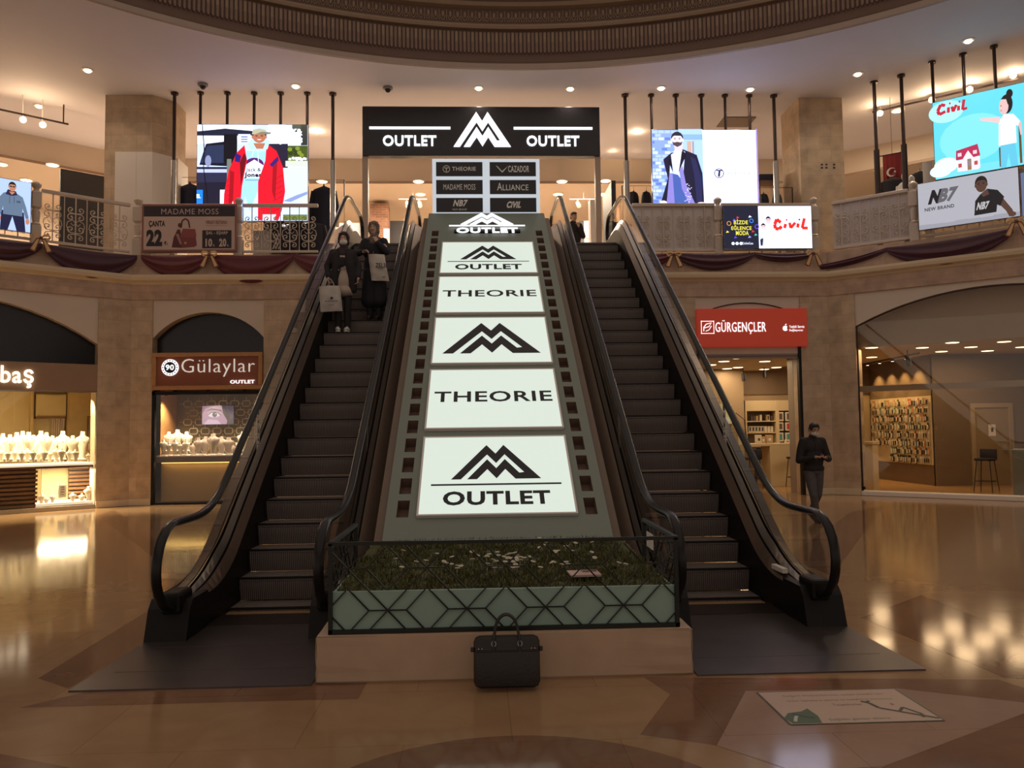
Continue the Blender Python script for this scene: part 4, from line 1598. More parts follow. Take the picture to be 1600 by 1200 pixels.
for k in range(14): A.ell(0.82 + 0.17 * RND.random(), 0.63 + 0.02 * RND.random(), 0.014, 0.014, lin(225, 225, 220), n=8)
A.rect(0.86, 0.92, 1.0, 1.0, lin(90, 95, 80))
A.rect(0.94, 0.78, 1.0, 1.0, lin(60, 66, 58))
A.txt('ACK&', 0.745, 0.955, 0.885, 0.955, W, 0.06)
A.txt('JONES', 0.745, 0.955, 0.79, 0.86, W, 0.06)
A.rect(0.78, 0.0, 1.0, 0.545, lin(206, 216, 240))
A.poly([(0.78, 0.20), (0.9, 0.26), (1.0, 0.30), (1.0, 0.27), (0.85, 0.19)], lin(150, 160, 190))
A.rect(0.78, 0.0, 1.0, 0.06, lin(120, 135, 70))
# figure
RED, RED_D = lin(214, 30, 56), lin(168, 16, 42)
A.poly([(0.33, 0.0), (0.38, 0.30), (0.40, 0.72), (0.68, 0.72), (0.68, 0.0)], lin(170, 205, 238))
A.poly([(0.40, 0.0), (0.44, 0.25), (0.48, 0.1), (0.55, 0.3), (0.57, 0.0)], lin(205, 228, 250))
A.ell(0.52, 0.58, 0.085, 0.07, lin(110, 40, 110))
A.poly([(0.42, 0.56), (0.52, 0.63), (0.63, 0.55), (0.63, 0.44), (0.42, 0.44)], lin(240, 242, 250))
A.txt('Jack &', 0.445, 0.58, 0.495, 0.545, lin(30, 25, 40), 0.02)
A.txt('Jones', 0.43, 0.585, 0.435, 0.495, lin(30, 25, 40), 0.05)
A.rect(0.44, 0.415, 0.58, 0.42, lin(60, 60, 80))
A.poly([(0.43, 0.78), (0.36, 0.70), (0.29, 0.52), (0.25, 0.28), (0.245, 0.11), (0.31, 0.11), (0.33, 0.2), (0.36, 0.0), (0.385, 0.0), (0.41, 0.35), (0.455, 0.62)], RED)
A.poly([(0.30, 0.52), (0.34, 0.50), (0.33, 0.2), (0.29, 0.15), (0.30, 0.4)], RED_D)
A.poly([(0.40, 0.36), (0.45, 0.64), (0.43, 0.70), (0.39, 0.60)], lin(120, 14, 34))
A.poly([(0.35, 0.70), (0.40, 0.67), (0.39, 0.60), (0.345, 0.61)], lin(56, 44, 124))
A.poly([(0.63, 0.80), (0.72, 0.72), (0.78, 0.55), (0.80, 0.30), (0.77, 0.10), (0.74, 0.0), (0.555, 0.0), (0.555, 0.40), (0.62, 0.62)], RED)
A.poly([(0.69, 0.62), (0.73, 0.66), (0.71, 0.2), (0.68, 0.3)], RED_D)
A.poly([(0.66, 0.58), (0.735, 0.665), (0.74, 0.62), (0.68, 0.55)], lin(70, 44, 120))
for k in range(7): A.line([(0.69, 0.42 - 0.055 * k), (0.78, 0.47 - 0.055 * k)], 0.012, RED_D)
for k in range(5): A.line([(0.27, 0.40 - 0.05 * k), (0.335, 0.43 - 0.05 * k)], 0.010, RED_D)
A.poly([(0.60, 0.06), (0.72, 0.06), (0.70, 0.0), (0.60, 0.0)], lin(235, 215, 210))
A.poly([(0.455, 0.80), (0.50, 0.84), (0.66, 0.83), (0.64, 0.74), (0.56, 0.70), (0.48, 0.74)], lin(188, 225, 235))
A.poly([(0.51, 0.80), (0.62, 0.80), (0.60, 0.74), (0.54, 0.74)], SKIN2)
face(A, 0.565, 0.865, 0.058, 0.062, SKIN2, HAIR, hat=lin(185, 178, 150))
A.line([(0.52, 0.73), (0.50, 0.66)], 0.014, lin(235, 240, 250)); A.line([(0.55, 0.72), (0.56, 0.60)], 0.014, lin(235, 240, 250))
A.build('picture', [lit2], sc)

# -- man in a dark coat
sc, A, w, h = screen(FB, 1018, 1181, 203, 322, 'big lit screen of a bearded man in a dark coat, right balcony', 0.30, 1.2, hang=(1018.5, 1057, 1097, 1134, 1172))
A.rect(0, 0, 1, 1, lin(246, 246, 255))
A.rect(0, 0, 0.48, 1, lin(150, 170, 215))
for j in range(22):
    for i in range(4):
        A.rect(max(0.002, 0.06 * i + (0.03 if j % 2 else 0) - 0.03), 0.045 * j, 0.0 + 0.06 * i + (0.03 if j % 2 else 0) + 0.022, 0.045 * j + 0.036, lin(*RND.choice([(150, 168, 215), (205, 215, 245), (120, 138, 190), (180, 195, 235)])))
A.rect(0.25, 0.0, 0.48, 1, lin(178, 200, 235))
A.rect(0.25, 0.86, 0.48, 0.93, lin(150, 178, 225))
A.rect(0.33, 0.55, 0.37, 0.84, lin(200, 170, 150)); A.rect(0.38, 0.55, 0.395, 0.84, lin(170, 150, 150))
COAT, COAT2 = lin(38, 38, 66), lin(56, 58, 96)
A.poly([(0.06, 0.0), (0.14, 0.35), (0.10, 0.60), (0.17, 0.68), (0.28, 0.74), (0.42, 0.66), (0.47, 0.42), (0.48, 0.0)], COAT)
A.poly([(0.36, 0.64), (0.41, 0.60), (0.46, 0.35), (0.46, 0.05), (0.41, 0.05), (0.39, 0.4)], COAT2)
A.poly([(0.15, 0.28), (0.17, 0.66), (0.26, 0.74), (0.31, 0.70), (0.29, 0.45), (0.30, 0.25), (0.38, 0.0), (0.22, 0.0)], lin(205, 212, 235))
A.poly([(0.18, 0.02), (0.175, 0.42), (0.235, 0.40), (0.30, 0.28), (0.36, 0.0)], lin(90, 112, 165))
A.poly([(0.185, 0.64), (0.215, 0.74), (0.26, 0.72), (0.27, 0.58), (0.235, 0.40)], lin(238, 238, 248))
for P in ([(0.12, 0.0), (0.155, 0.42), (0.185, 0.42), (0.20, 0.0)], [(0.25, 0.45), (0.28, 0.52), (0.31, 0.28), (0.40, 0.0), (0.34, 0.0), (0.27, 0.22)]):
    A.poly(P, lin(150, 140, 190))
for k in range(26): A.ell(0.29 + 0.07 * RND.random(), 0.03 + 0.25 * RND.random(), 0.006, 0.006, lin(215, 210, 235), n=6)
A.poly([(0.28, 0.73), (0.24, 0.42), (0.285, 0.56), (0.32, 0.66)], lin(26, 26, 48))
A.poly([(0.17, 0.68), (0.19, 0.42), (0.15, 0.56)], lin(26, 26, 48))
A.poly([(0.20, 0.78), (0.29, 0.80), (0.28, 0.70), (0.215, 0.72)], lin(222, 200, 195))
face(A, 0.235, 0.855, 0.052, 0.085, lin(232, 212, 208), lin(52, 48, 58), beard=lin(96, 84, 92), smile=False)
A.ell(0.09, 0.03, 0.035, 0.03, lin(235, 215, 210)); A.ell(0.45, 0.02, 0.04, 0.02, lin(235, 215, 210))
A.ring(0.625, 0.415, 0.115, 0.02, lin(40, 40, 84)); A.rect(0.60, 0.445, 0.66, 0.46, lin(60, 60, 100)); A.poly([(0.62, 0.45), (0.64, 0.45), (0.632, 0.37), (0.612, 0.37)], lin(60, 60, 100))
A.txt('THEORIE', 0.70, 0.93, 0.395, 0.435, lin(170, 172, 205), 0.0)
A.rect(0.985, 0, 1.0, 1, lin(170, 150, 190))
A.build('picture', [lit2], sc)

# -- man in a grey hooded top (left, on the railing)
x0, _ = on(FL, 49, 320, 0.0)
sc, A, w, h = screen(FL, -62, 49, 276.7, 356.5, 'lit screen of a man in a grey hooded top and sunglasses', 0.0, 1.0)
A.rect(0, 0, 1, 1, lin(196, 214, 246))
A.rect(0.0, 0.0, 0.3, 1, lin(182, 202, 240))
A.poly([(0.56, 0.0), (0.575, 0.38), (0.90, 0.38), (0.93, 0.0), (0.80, 0.0), (0.735, 0.28), (0.67, 0.0)], lin(40, 44, 80))
A.poly([(0.515, 0.28), (0.54, 0.62), (0.60, 0.72), (0.68, 0.76), (0.78, 0.75), (0.88, 0.68), (0.93, 0.50), (0.975, 0.28), (0.93, 0.26), (0.88, 0.46), (0.88, 0.30), (0.60, 0.30), (0.60, 0.46), (0.565, 0.27)], lin(120, 138, 158))
A.poly([(0.63, 0.70), (0.66, 0.80), (0.78, 0.78), (0.80, 0.71), (0.72, 0.68)], lin(56, 48, 84))
A.poly([(0.68, 0.76), (0.77, 0.76), (0.72, 0.70)], SKIN)
A.line([(0.69, 0.68), (0.69, 0.52)], 0.008, lin(50, 55, 75)); A.line([(0.755, 0.68), (0.755, 0.54)], 0.008, lin(50, 55, 75))
A.rect(0.79, 0.56, 0.85, 0.60, lin(90, 104, 124))
face(A, 0.725, 0.855, 0.05, 0.085, SKIN, HAIR, shades=True, smile=False)
A.ell(0.54, 0.22, 0.03, 0.06, SKIN); A.ell(0.955, 0.21, 0.03, 0.06, SKIN)
A.build('picture', [lit1], sc)

# -- handbag price banner
sc, A, w, h = screen(FB, 225, 367, 322, 390, 'printed price banner with a handbag picture, on the left balcony rail', -0.06, 0, depth=0.05, frame=0.05, name='price_banner', cat='banner', framemat=mat('dusty_rose_frame', (0.26, 0.10, 0.085), 0.5, var=0.08, scale=6))
PAPER, INK = lin(196, 170, 158), lin(36, 26, 32)
A.rect(0, 0, 1, 1, PAPER)
A.rect(0, 0.76, 1, 1, lin(44, 34, 42))
A.txt('MADAME MOSS', 0.19, 0.82, 0.81, 0.94, lin(190, 165, 158), 0.0)
A.txt('ÇANTA', 0.055, 0.235, 0.50, 0.665, INK, 0.045)
A.txt('22', 0.03, 0.205, 0.08, 0.46, INK, 0.06)
A.txt('₺', 0.225, 0.265, 0.10, 0.20, INK, 0.0)
BAG, BAGD = lin(122, 56, 56), lin(86, 36, 40)
A.line([(0.41, 0.50), (0.42, 0.66), (0.455, 0.71), (0.49, 0.66), (0.505, 0.50)], 0.035, BAGD)
A.poly([(0.31, 0.05), (0.33, 0.28), (0.37, 0.46), (0.40, 0.46), (0.44, 0.04)], BAGD)
A.poly([(0.42, 0.04), (0.40, 0.30), (0.43, 0.47), (0.56, 0.46), (0.585, 0.10), (0.56, 0.06)], BAG)
A.poly([(0.40, 0.30), (0.43, 0.48), (0.565, 0.47), (0.58, 0.30), (0.50, 0.27)], lin(140, 68, 66))
A.poly([(0.35, 0.36), (0.385, 0.36), (0.42, 0.12), (0.40, 0.12)], lin(166, 120, 116))
A.ell(0.395, 0.56, 0.02, 0.05, BAGD); A.ell(0.46, 0.15, 0.012, 0.025, lin(190, 160, 130))
A.txt('FIRSAT REYONU', 0.685, 0.915, 0.585, 0.665, lin(120, 62, 60), 0.01); A.rect(0.68, 0.545, 0.92, 0.55, lin(150, 100, 96))
A.rect(0.645, 0.03, 0.965, 0.44, INK)
A.txt('ŞAL - EŞARP', 0.685, 0.925, 0.33, 0.42, PAPER, 0.03)
A.txt('10', 0.68, 0.755, 0.06, 0.25, PAPER, 0.05); A.txt('₺', 0.762, 0.785, 0.06, 0.12, PAPER)
A.txt('20', 0.83, 0.91, 0.06, 0.25, PAPER, 0.05); A.txt('₺', 0.917, 0.94, 0.06, 0.12, PAPER)
A.build('picture', [printed], sc)

# -- black and white screen: two panels
sc, A, w, h = screen(FB, 1130, 1267, 322, 388, 'lit balcony screen, dark left half with yellow words, white right half', -0.06, 1.0)
A.rect(0, 0, 1, 1, lin(240, 242, 252))
A.rect(0, 0, 0.395, 1, lin(40, 44, 62))
YEL = lin(226, 214, 90)
A.txt('BİZDE', 0.115, 0.275, 0.57, 0.69, YEL, 0.015, 0.0); A.txt('EĞLENCE', 0.085, 0.315, 0.435, 0.55, YEL, 0.015); A.txt('MODA', 0.135, 0.28, 0.31, 0.415, YEL, 0.015)
A.ring(0.06, 0.59, 0.05, 0.012, lin(230, 170, 60)); A.ring(0.315, 0.65, 0.045, 0.016, lin(80, 150, 230))
for (x, z, c) in ((0.16, 0.72, (210, 70, 80)), (0.12, 0.66, (120, 110, 220)), (0.30, 0.74, (230, 230, 240)), (0.13, 0.25, (120, 90, 210)), (0.29, 0.26, (170, 160, 230)), (0.33, 0.39, (230, 60, 60)), (0.04, 0.38, (220, 210, 110)), (0.36, 0.31, (90, 190, 160))):
    A.poly([(x - 0.018, z - 0.015), (x + 0.02, z), (x - 0.005, z + 0.04)], lin(*c))
for k in range(3): A.ell(0.10 + 0.045 * k, 0.115, 0.018, 0.035, (1, 1, 1), n=14)
A.txt('CivilimCom', 0.205, 0.325, 0.09, 0.145, (0.9, 0.9, 0.95))
A.ring(0.375, 0.51, 0.05, 0.014, lin(130, 100, 220))
A.poly([(0.40, 0.0), (0.395, 0.33), (0.42, 0.40), (0.46, 0.33), (0.48, 0.10), (0.44, 0.0)], lin(250, 250, 255)); A.poly([(0.40, 0.05), (0.41, 0.30), (0.46, 0.20), (0.45, 0.05)], lin(196, 200, 216))
face(A, 0.505, 0.66, 0.026, 0.075, lin(216, 190, 190), HAIR, smile=True)
A.poly([(0.47, 0.56), (0.54, 0.56), (0.53, 0.40), (0.48, 0.40)], lin(235, 235, 245))
face(A, 0.445, 0.50, 0.024, 0.07, lin(220, 196, 194), HAIR, smile=True)
A.poly([(0.40, 0.42), (0.46, 0.40), (0.50, 0.26), (0.49, 0.20), (0.43, 0.28)], lin(236, 236, 246)); A.poly([(0.405, 0.20), (0.44, 0.24), (0.43, 0.06), (0.41, 0.06)], lin(50, 50, 66))
RED2 = lin(226, 60, 44)
A.line([(0.645, 0.60), (0.60, 0.68), (0.575, 0.56), (0.58, 0.46), (0.62, 0.45), (0.655, 0.51)], 0.085, RED2)
A.line([(0.70, 0.57), (0.685, 0.47)], 0.075, RED2); A.ell(0.712, 0.665, 0.011, 0.022, RED2)
A.line([(0.745, 0.60), (0.755, 0.47), (0.81, 0.60)], 0.07, RED2); A.line([(0.842, 0.58), (0.835, 0.48)], 0.075, RED2); A.ell(0.857, 0.67, 0.012, 0.022, lin(60, 90, 200))
A.line([(0.915, 0.70), (0.885, 0.47), (0.95, 0.47)], 0.075, RED2)
A.build('picture', [lit2], sc)

# -- blue toy-house screen (right oblique, hung on rods)
sc, A, w, h = screen(FR, 1456, 1640, 140.5, 266, 'large lit pale blue screen of a small child and a toy house', -0.02, 1.2, hang=(1458, 1507, 1556))
A.rect(0, 0, 1, 1, lin(120, 222, 240))
A.ell(0.35, 0.45, 0.30, 0.30, lin(150, 232, 244)); A.ell(0.12, 0.85, 0.16, 0.14, lin(190, 240, 248))
A.rect(0, 0.0, 1, 0.10, lin(140, 226, 240)); A.ell(0.10, 0.16, 0.11, 0.10, lin(235, 250, 252)); A.ell(0.05, 0.10, 0.10, 0.08, lin(235, 250, 252))
RD = lin(206, 44, 70)
A.line([(0.115, 0.93), (0.075, 0.955), (0.045, 0.88), (0.06, 0.83), (0.115, 0.855)], 0.07, RD); A.line([(0.145, 0.90), (0.14, 0.83)], 0.06, RD); A.ell(0.158, 0.945, 0.008, 0.015, RD)
A.line([(0.175, 0.90), (0.185, 0.83), (0.215, 0.91)], 0.06, RD); A.line([(0.235, 0.89), (0.232, 0.83)], 0.06, RD); A.ell(0.245, 0.94, 0.008, 0.015, RD); A.line([(0.285, 0.955), (0.268, 0.83), (0.31, 0.84)], 0.06, RD)
# toy house
A.poly([(0.20, 0.05), (0.20, 0.19), (0.38, 0.21), (0.40, 0.19), (0.40, 0.06), (0.385, 0.04)], lin(244, 232, 232))
A.poly([(0.19, 0.20), (0.195, 0.32), (0.385, 0.36), (0.405, 0.21), (0.34, 0.20), (0.30, 0.30), (0.25, 0.20)], lin(196, 62, 100))
A.poly([(0.25, 0.20), (0.30, 0.30), (0.345, 0.20)], lin(244, 232, 232)); A.rect(0.29, 0.05, 0.325, 0.19, lin(170, 130, 100)); A.rect(0.298, 0.10, 0.317, 0.17, lin(150, 150, 160))
for x in (0.225, 0.365): A.rect(x - 0.015, 0.10, x + 0.015, 0.15, lin(200, 90, 90))
for x in (0.225, 0.36): A.rect(x - 0.017, 0.24, x + 0.017, 0.285, lin(236, 214, 220))
# child
A.rect(0.565, 0.02, 0.585, 0.26, lin(120, 92, 60)); A.rect(0.735, 0.02, 0.755, 0.50, lin(120, 92, 60))
A.poly([(0.575, 0.0), (0.58, 0.32), (0.70, 0.32), (0.72, 0.0), (0.66, 0.0), (0.645, 0.18), (0.62, 0.0)], lin(120, 205, 225))
A.poly([(0.565, 0.28), (0.575, 0.58), (0.62, 0.66), (0.70, 0.64), (0.75, 0.54), (0.735, 0.48), (0.715, 0.50), (0.715, 0.28)], lin(248, 246, 250))
A.poly([(0.58, 0.56), (0.42, 0.64), (0.415, 0.67), (0.59, 0.64)], lin(238, 208, 204))
A.poly([(0.735, 0.50), (0.75, 0.36), (0.765, 0.38), (0.76, 0.54)], lin(232, 196, 190))
A.ell(0.648, 0.78, 0.05, 0.12, lin(34, 26, 34)); A.ell(0.675, 0.90, 0.028, 0.055, lin(34, 26, 34)); A.ell(0.622, 0.755, 0.040, 0.10, lin(234, 200, 194))
A.poly([(0.60, 0.85), (0.625, 0.89), (0.67, 0.87), (0.68, 0.72), (0.655, 0.78), (0.645, 0.84)], lin(34, 26, 34)); A.rect(0.595, 0.765, 0.605, 0.775, lin(50, 30, 30)); A.rect(0.592, 0.705, 0.607, 0.712, lin(180, 90, 90))
A.build('picture', [lit1], sc)

# -- print of a man in a black T-shirt (right oblique rail) and the blue print next to it
sc, A, w, h = screen(FR, 1433, 1591, 274.6, 349, 'white balcony print of a man in a black T-shirt, below the blue screen', -0.05, 0.7, name='balcony_print', cat='banner', framemat=dark_steel)
A.rect(0, 0, 1, 1, lin(214, 214, 226))
for i in range(8): A.rect(0.0 + 0.125 * i, 0, 0.125 + 0.125 * i, 0.10 - 0.01 * (i % 3), lin(190, 190, 204))
A.txt('N', 0.10, 0.215, 0.52, 0.82, lin(24, 22, 30), 0.08, 0.3); A.txt('B7', 0.20, 0.375, 0.52, 0.82, lin(120, 118, 126), 0.06, 0.3)
A.txt('NEW BRAND', 0.065, 0.37, 0.38, 0.455, lin(40, 36, 44), 0.02)
SK3 = lin(104, 72, 60)
A.poly([(0.77, 0.40), (0.84, 0.44), (0.93, 0.16), (0.955, 0.02), (0.90, 0.02), (0.87, 0.15)], SK3); A.ell(0.93, 0.06, 0.035, 0.05, SK3)
A.poly([(0.565, 0.14), (0.58, 0.44), (0.63, 0.56), (0.70, 0.66), (0.80, 0.60), (0.86, 0.44), (0.82, 0.26), (0.79, 0.30), (0.78, 0.15)], lin(30, 28, 34))
A.poly([(0.64, 0.56), (0.70, 0.66), (0.72, 0.54), (0.66, 0.50)], SK3); A.txt('NB7', 0.585, 0.70, 0.24, 0.40, lin(226, 222, 226), 0.05, 0.25)
face(A, 0.645, 0.76, 0.055, 0.15, SK3, lin(34, 28, 30), smile=False)
A.build('picture', [lit_soft], sc)
sc, A, w, h = screen(FR, 1594, 1680, 263, 338, 'pale blue balcony print at the far right, beside the black T-shirt print', -0.05, 0.7, name='balcony_print', cat='banner', framemat=dark_steel)
A.rect(0, 0, 1, 1, lin(150, 165, 205)); A.rect(0, 0, 0.2, 1, lin(120, 136, 180)); A.rect(0.3, 0.2, 0.9, 0.8, lin(176, 190, 222))
A.build('picture', [lit_soft], sc)

# ---- wine drapes swagged along the ledge, tied with gold bows
def swag(F, px0, px1, drop, label, cloth, z_top=None, z1=None):
    y = -0.07
    xa, za = on(F, px0, 391, y)
    xb, _ = on(F, px1, 391, y)
    za = z_top if z_top else 6.02
    zb = z1 if z1 else za
    m = MB()
    nu, nv = 36, 12
    V = []
    for j in range(nv + 1):
        v = j / nv
        for i in range(nu + 1):
            u = i / nu
            bell = math.sin(math.pi * u) ** 0.75
            z = za + (zb - za) * u - 0.05 * 4 * u * (1 - u) - v * (0.10 + (drop - 0.10) * bell)
            fold = 0.022 * math.sin(v * 15 + 0.5) * bell
            dep = 0.02 + 0.10 * bell * math.sin(math.pi * min(1, v * 0.9 + 0.1)) + fold
            V.append((xa + (xb - xa) * u, y - dep, z))
    fs = [(j * (nu + 1) + i, j * (nu + 1) + i + 1, (j + 1) * (nu + 1) + i + 1, (j + 1) * (nu + 1) + i) for j in range(nv) for i in range(nu)]
    m.add(V, fs)
    n = len(V)
    m.add([(x, y + 0.012, z) for x, y, z in V], [tuple(reversed(f)) for f in fs])
    o = m.build('drape_swag', [cloth], M=F, smooth=True)
    tag(o, label, 'drape', 'dark red drapes under the balcony')

swag(FL, -60, 66, 0.42, 'leftmost dark plum drape, below the screen of the man in a grey top', plum_cloth)
swag(FL, 68, 214, 0.62, 'dark plum drape between the leftmost bow and the handbag banner', plum_cloth)
swag(FB, 221, 326, 0.50, 'wine drape under the handbag price banner', wine_cloth)
swag(FB, 328, 458, 0.66, 'wine drape right of the gold bow under the handbag banner', wine_cloth)
swag(FB, 458, 560, 0.52, 'wine drape passing behind the left escalator', wine_cloth)
swag(FB, 960, 1052, 0.34, 'wine drape behind the right escalator handrail', wine_cloth)
swag(FB, 1054, 1178, 0.40, 'plum drape below the dark half of the balcony screen', plum_cloth, 6.02)
swag(FB, 1178, 1270, 0.20, 'thin plum drape below the white half of the balcony screen', plum_cloth, 6.02)
swag(FR, 1274, 1385, 0.16, 'narrow twisted plum drape under the right pale railing', plum_cloth, 5.72, 5.93)
swag(FR, 1385, 1585, 0.55, 'plum drape under the black T-shirt print', plum_cloth, 5.93, 5.98)

def bow(F, px, py, label):
    y = -0.24
    x, z = on(F, px, py, y)
    root = thing('ribbon_bow', label, 'bow', F @ T(x, y, z), 'gold bows on the drapes')
    for sg in (-1, 1):
        m = MB()
        m.slot = 0
        P = [(0, 0, 0), (sg * 0.05, -0.03, 0.055), (sg * 0.14, -0.04, 0.07), (sg * 0.19, -0.01, 0.03), (sg * 0.14, 0.01, -0.01), (sg * 0.05, 0.0, -0.01)]
        A = [(a, b, c + 0.028) for a, b, c in P]; B = [(a, b, c - 0.028) for a, b, c in P]
        m.ribbon(A, B)
        m.build('loop', [gold_ribbon], root)
        m = MB()
        m.slot = 1
        m.prism([(sg * 0.01, 0.0), (sg * 0.09, -0.01), (sg * 0.235, -0.28), (sg * 0.165, -0.30 - 0.02), (sg * 0.10, -0.32)], -0.012, 0.0)
        m.slot = 0
        m.prism([(sg * 0.035, -0.03), (sg * 0.08, -0.035), (sg * 0.20, -0.268), (sg * 0.125, -0.30)], -0.018, -0.012)
        m.build('tail', [gold_ribbon, ribbon_edge], root)
    m = MB(); m.sphere((0, -0.02, 0), (0.035, 0.03, 0.04), n=10); m.build('knot', [ribbon_edge], root, smooth=True)

bow(FL, 64, 372, 'gold bow at the far left, below the hooded-top screen')
bow(FB, 327, 398, 'gold bow under the handbag price banner')
bow(FB, 1053, 398, 'gold bow right of the right escalator handrail')
bow(FB, 1271, 396, 'gold bow under the right end of the black and white balcony screen')
bow(FR, 1588, 346, 'gold bow at the far right under the black T-shirt print')

# ---- the big black OUTLET sign hung between two slim posts
SY = 0.15
xa, zt = on(FB, 566, 166, SY)
xb, zb = on(FB, 938, 243, SY)
zt = on(FB, 752, 166.5, SY)[1]; zb = on(FB, 752, 243.5, SY)[1]
sg = thing('hanging_sign', 'wide black hanging sign with glowing white mountain emblem and two white words', 'sign', FB @ T((xa + xb) / 2, SY, zb))
w, h = (xb - xa), zt - zb
m = MB(); m.bbox(-w / 2, w / 2, 0, 0.22, 0, h, 0.01); m.build('board', [black_gloss], sg)
fx = lambda px: (px - 752) / 372.0 * w
fz = lambda py: (243.5 - py) / 77.0 * h
m = MB(); logo(m, fx(752.5), fz(230), fx(797.5) - fx(708), fz(176) - fz(230), -0.05, 0.04); m.build('emblem', [white_letter], sg)
for a, b in ((577, 703), (802, 926)):
    m = MB(); m.box(fx(a), fx(b), -0.04, 0.0, fz(202.5), fz(199)); m.build('rule', [white_letter], sg)
for a, b in ((598, 681), (822, 905)):
    m = MB(); m.text('OUTLET', fx(a), fx(b), fz(229), fz(212.5), -0.05, 0.04, 0.025); m.build('lettering', [white_letter], sg)
for sx in (-1, 1):
    m = MB(); m.box(sx * (w / 2 - 0.06) - 0.07, sx * (w / 2 - 0.06) + 0.07, 0.05, 0.2, Z_UP - zb, 0.0); m.build('leg', [mat('tan_post', (0.40, 0.30, 0.23), 0.5, var=0.06, scale=5)], sg)

# ---- recessed downlights of the gallery ceiling
LAMP0 = {}
def downlight(px, py, label, z=Z_CEIL, energy=60, r=0.09, glow=True, F=None):
    x, y = on_z(px, py, z)
    if 'd' not in LAMP0:
        root = thing('downlight', label, 'ceiling light', T(x, y, z), 'downlights in the gallery ceiling')
        m = MB(); m.lathe([(r, 0.0), (r * 1.5, 0.0), (r * 1.55, -0.012), (r * 1.1, -0.02), (r, 0.03)], n=20); m.build('trim_ring', [white_paint], root, smooth=True)
        m = MB(); m.sphere((0, 0, -0.022), (r * 0.92, r * 0.92, 0.045), n=12); m.build('bulb', [bulb_warm], root, smooth=True)
        lamp('downlight_glow', 'SPOT', root, (0, 0, -0.08), energy, (1.0, 0.80, 0.60), 0.06, spot=150, blend=0.8)
        LAMP0['d'] = root
    else:
        copy_tree(LAMP0['d'], T(x, y, z), label)

DL = [(137, 109, 'downlight left of the left stone pillar, over the left balcony'), (61, 165, 'bright downlight at the far left above the track lights'),
      (462, 134, 'downlight above the screen of the man in a red jacket'), (748, 137, 'downlight just above the emblem of the black hanging sign'),
      (891, 138, 'downlight above the right word of the black hanging sign'), (1033, 137, 'downlight above the man in a dark coat'),
      (1172, 139, 'downlight above the right edge of the dark coat screen'), (1340, 115, 'downlight right of the right stone pillar'), (1513, 63, 'downlight at the far right, above the blue screen')]
for a, b, c in DL:
    downlight(a, b, c)

def dome_camera(px, py, label):
    x, y = on_z(px, py, Z_CEIL)
    root = thing('dome_camera', label, 'camera', T(x, y, Z_CEIL), 'dome cameras on the ceiling')
    m = MB(); m.lathe([(0.12, -0.001), (0.12, -0.05), (0.10, -0.06)], n=18); m.build('housing', [mat('grey_plastic', (0.25, 0.22, 0.2), 0.4, var=0.05, scale=9)], root)
    m = MB(); m.sphere((0, 0, -0.06), (0.075, 0.075, 0.08), n=12); m.build('dome', [black_gloss], root, smooth=True)
dome_camera(317, 131, 'dome camera above the left edge of the red jacket screen')
dome_camera(606, 136, 'dome camera above the left word of the black hanging sign')

# ---- lights of the shops behind the balcony
def spot_head(F, px, py, y, label, grp='track spotlights'):
    x, z = on(F, px, py, y)
    root = thing('track_spotlight', label, 'spotlight', F @ T(x, y, z), grp)
    m = MB(); m.cyl((0, 0.10, 0.06), (0, 0.0, 0.0), 0.05, 0.08, n=14); m.cyl((0, 0.08, 0.05), (0, 0.08, max(0.2, Z_CEIL - z)), 0.015, n=8); m.build('housing', [white_paint], root)
    m = MB(); m.sphere((0, -0.005, -0.005), (0.07, 0.035, 0.07), n=10); m.build('bulb', [bulb_warm], root, smooth=True)
    lamp('spot_glow', 'POINT', root, (0, -0.12, -0.10), 20, (1.0, 0.68, 0.38), 0.08)
def track(F, pa, pb, y, label):
    xa, za = on(F, *pa, y); xb, zb = on(F, *pb, y)
    m = MB(); m.box(xa, xb, y + 0.06, y + 0.10, za - 0.02, za + 0.02)
    m.box(xa + 0.1, xa + 0.13, y + 0.07, y + 0.09, za, max(za + 0.03, Z_CEIL - 0.004))
    m.box(xb - 0.13, xb - 0.1, y + 0.07, y + 0.09, za, max(za + 0.03, Z_CEIL - 0.004))
    tag(m.build('lighting_track', [post_brown], M=F), label, 'lighting track', 'lighting tracks upstairs')

track(FL, (-20, 165), (108, 193), 2.2, 'dark lighting track at the far left ceiling')
spot_head(FL, 36, 187, 2.2, 'left one of the two spotlights on the far left track')
spot_head(FL, 67, 195, 2.2, 'right one of the two spotlights on the far left track')
track(FR, (1362, 174), (1590, 108), 2.0, 'dark lighting track at the far right ceiling, behind the blue screen')
spot_head(FR, 1375, 177, 2.0, 'spotlight behind the bronze post left of the red flag')
spot_head(FR, 1456, 156, 2.0, 'spotlight at the left edge of the blue screen')
spot_head(FR, 1515, 140, 2.0, 'spotlight peeping over the top of the blue screen')
spot_head(FR, 1583, 118, 2.0, 'brightest spotlight at the top right, over the child')
for px, py, lab in ((298, 229, 'spotlight just left of the red jacket screen'), (496, 204.5, 'spotlight right of the red jacket screen'),
                    (957, 232, 'spotlight at the right end of the black hanging sign'), (994, 205, 'upper spotlight left of the dark coat screen'), (993, 231, 'lower spotlight left of the dark coat screen')):
    spot_head(FB, px, py, 3.0 if py < 210 else 4.6, lab)

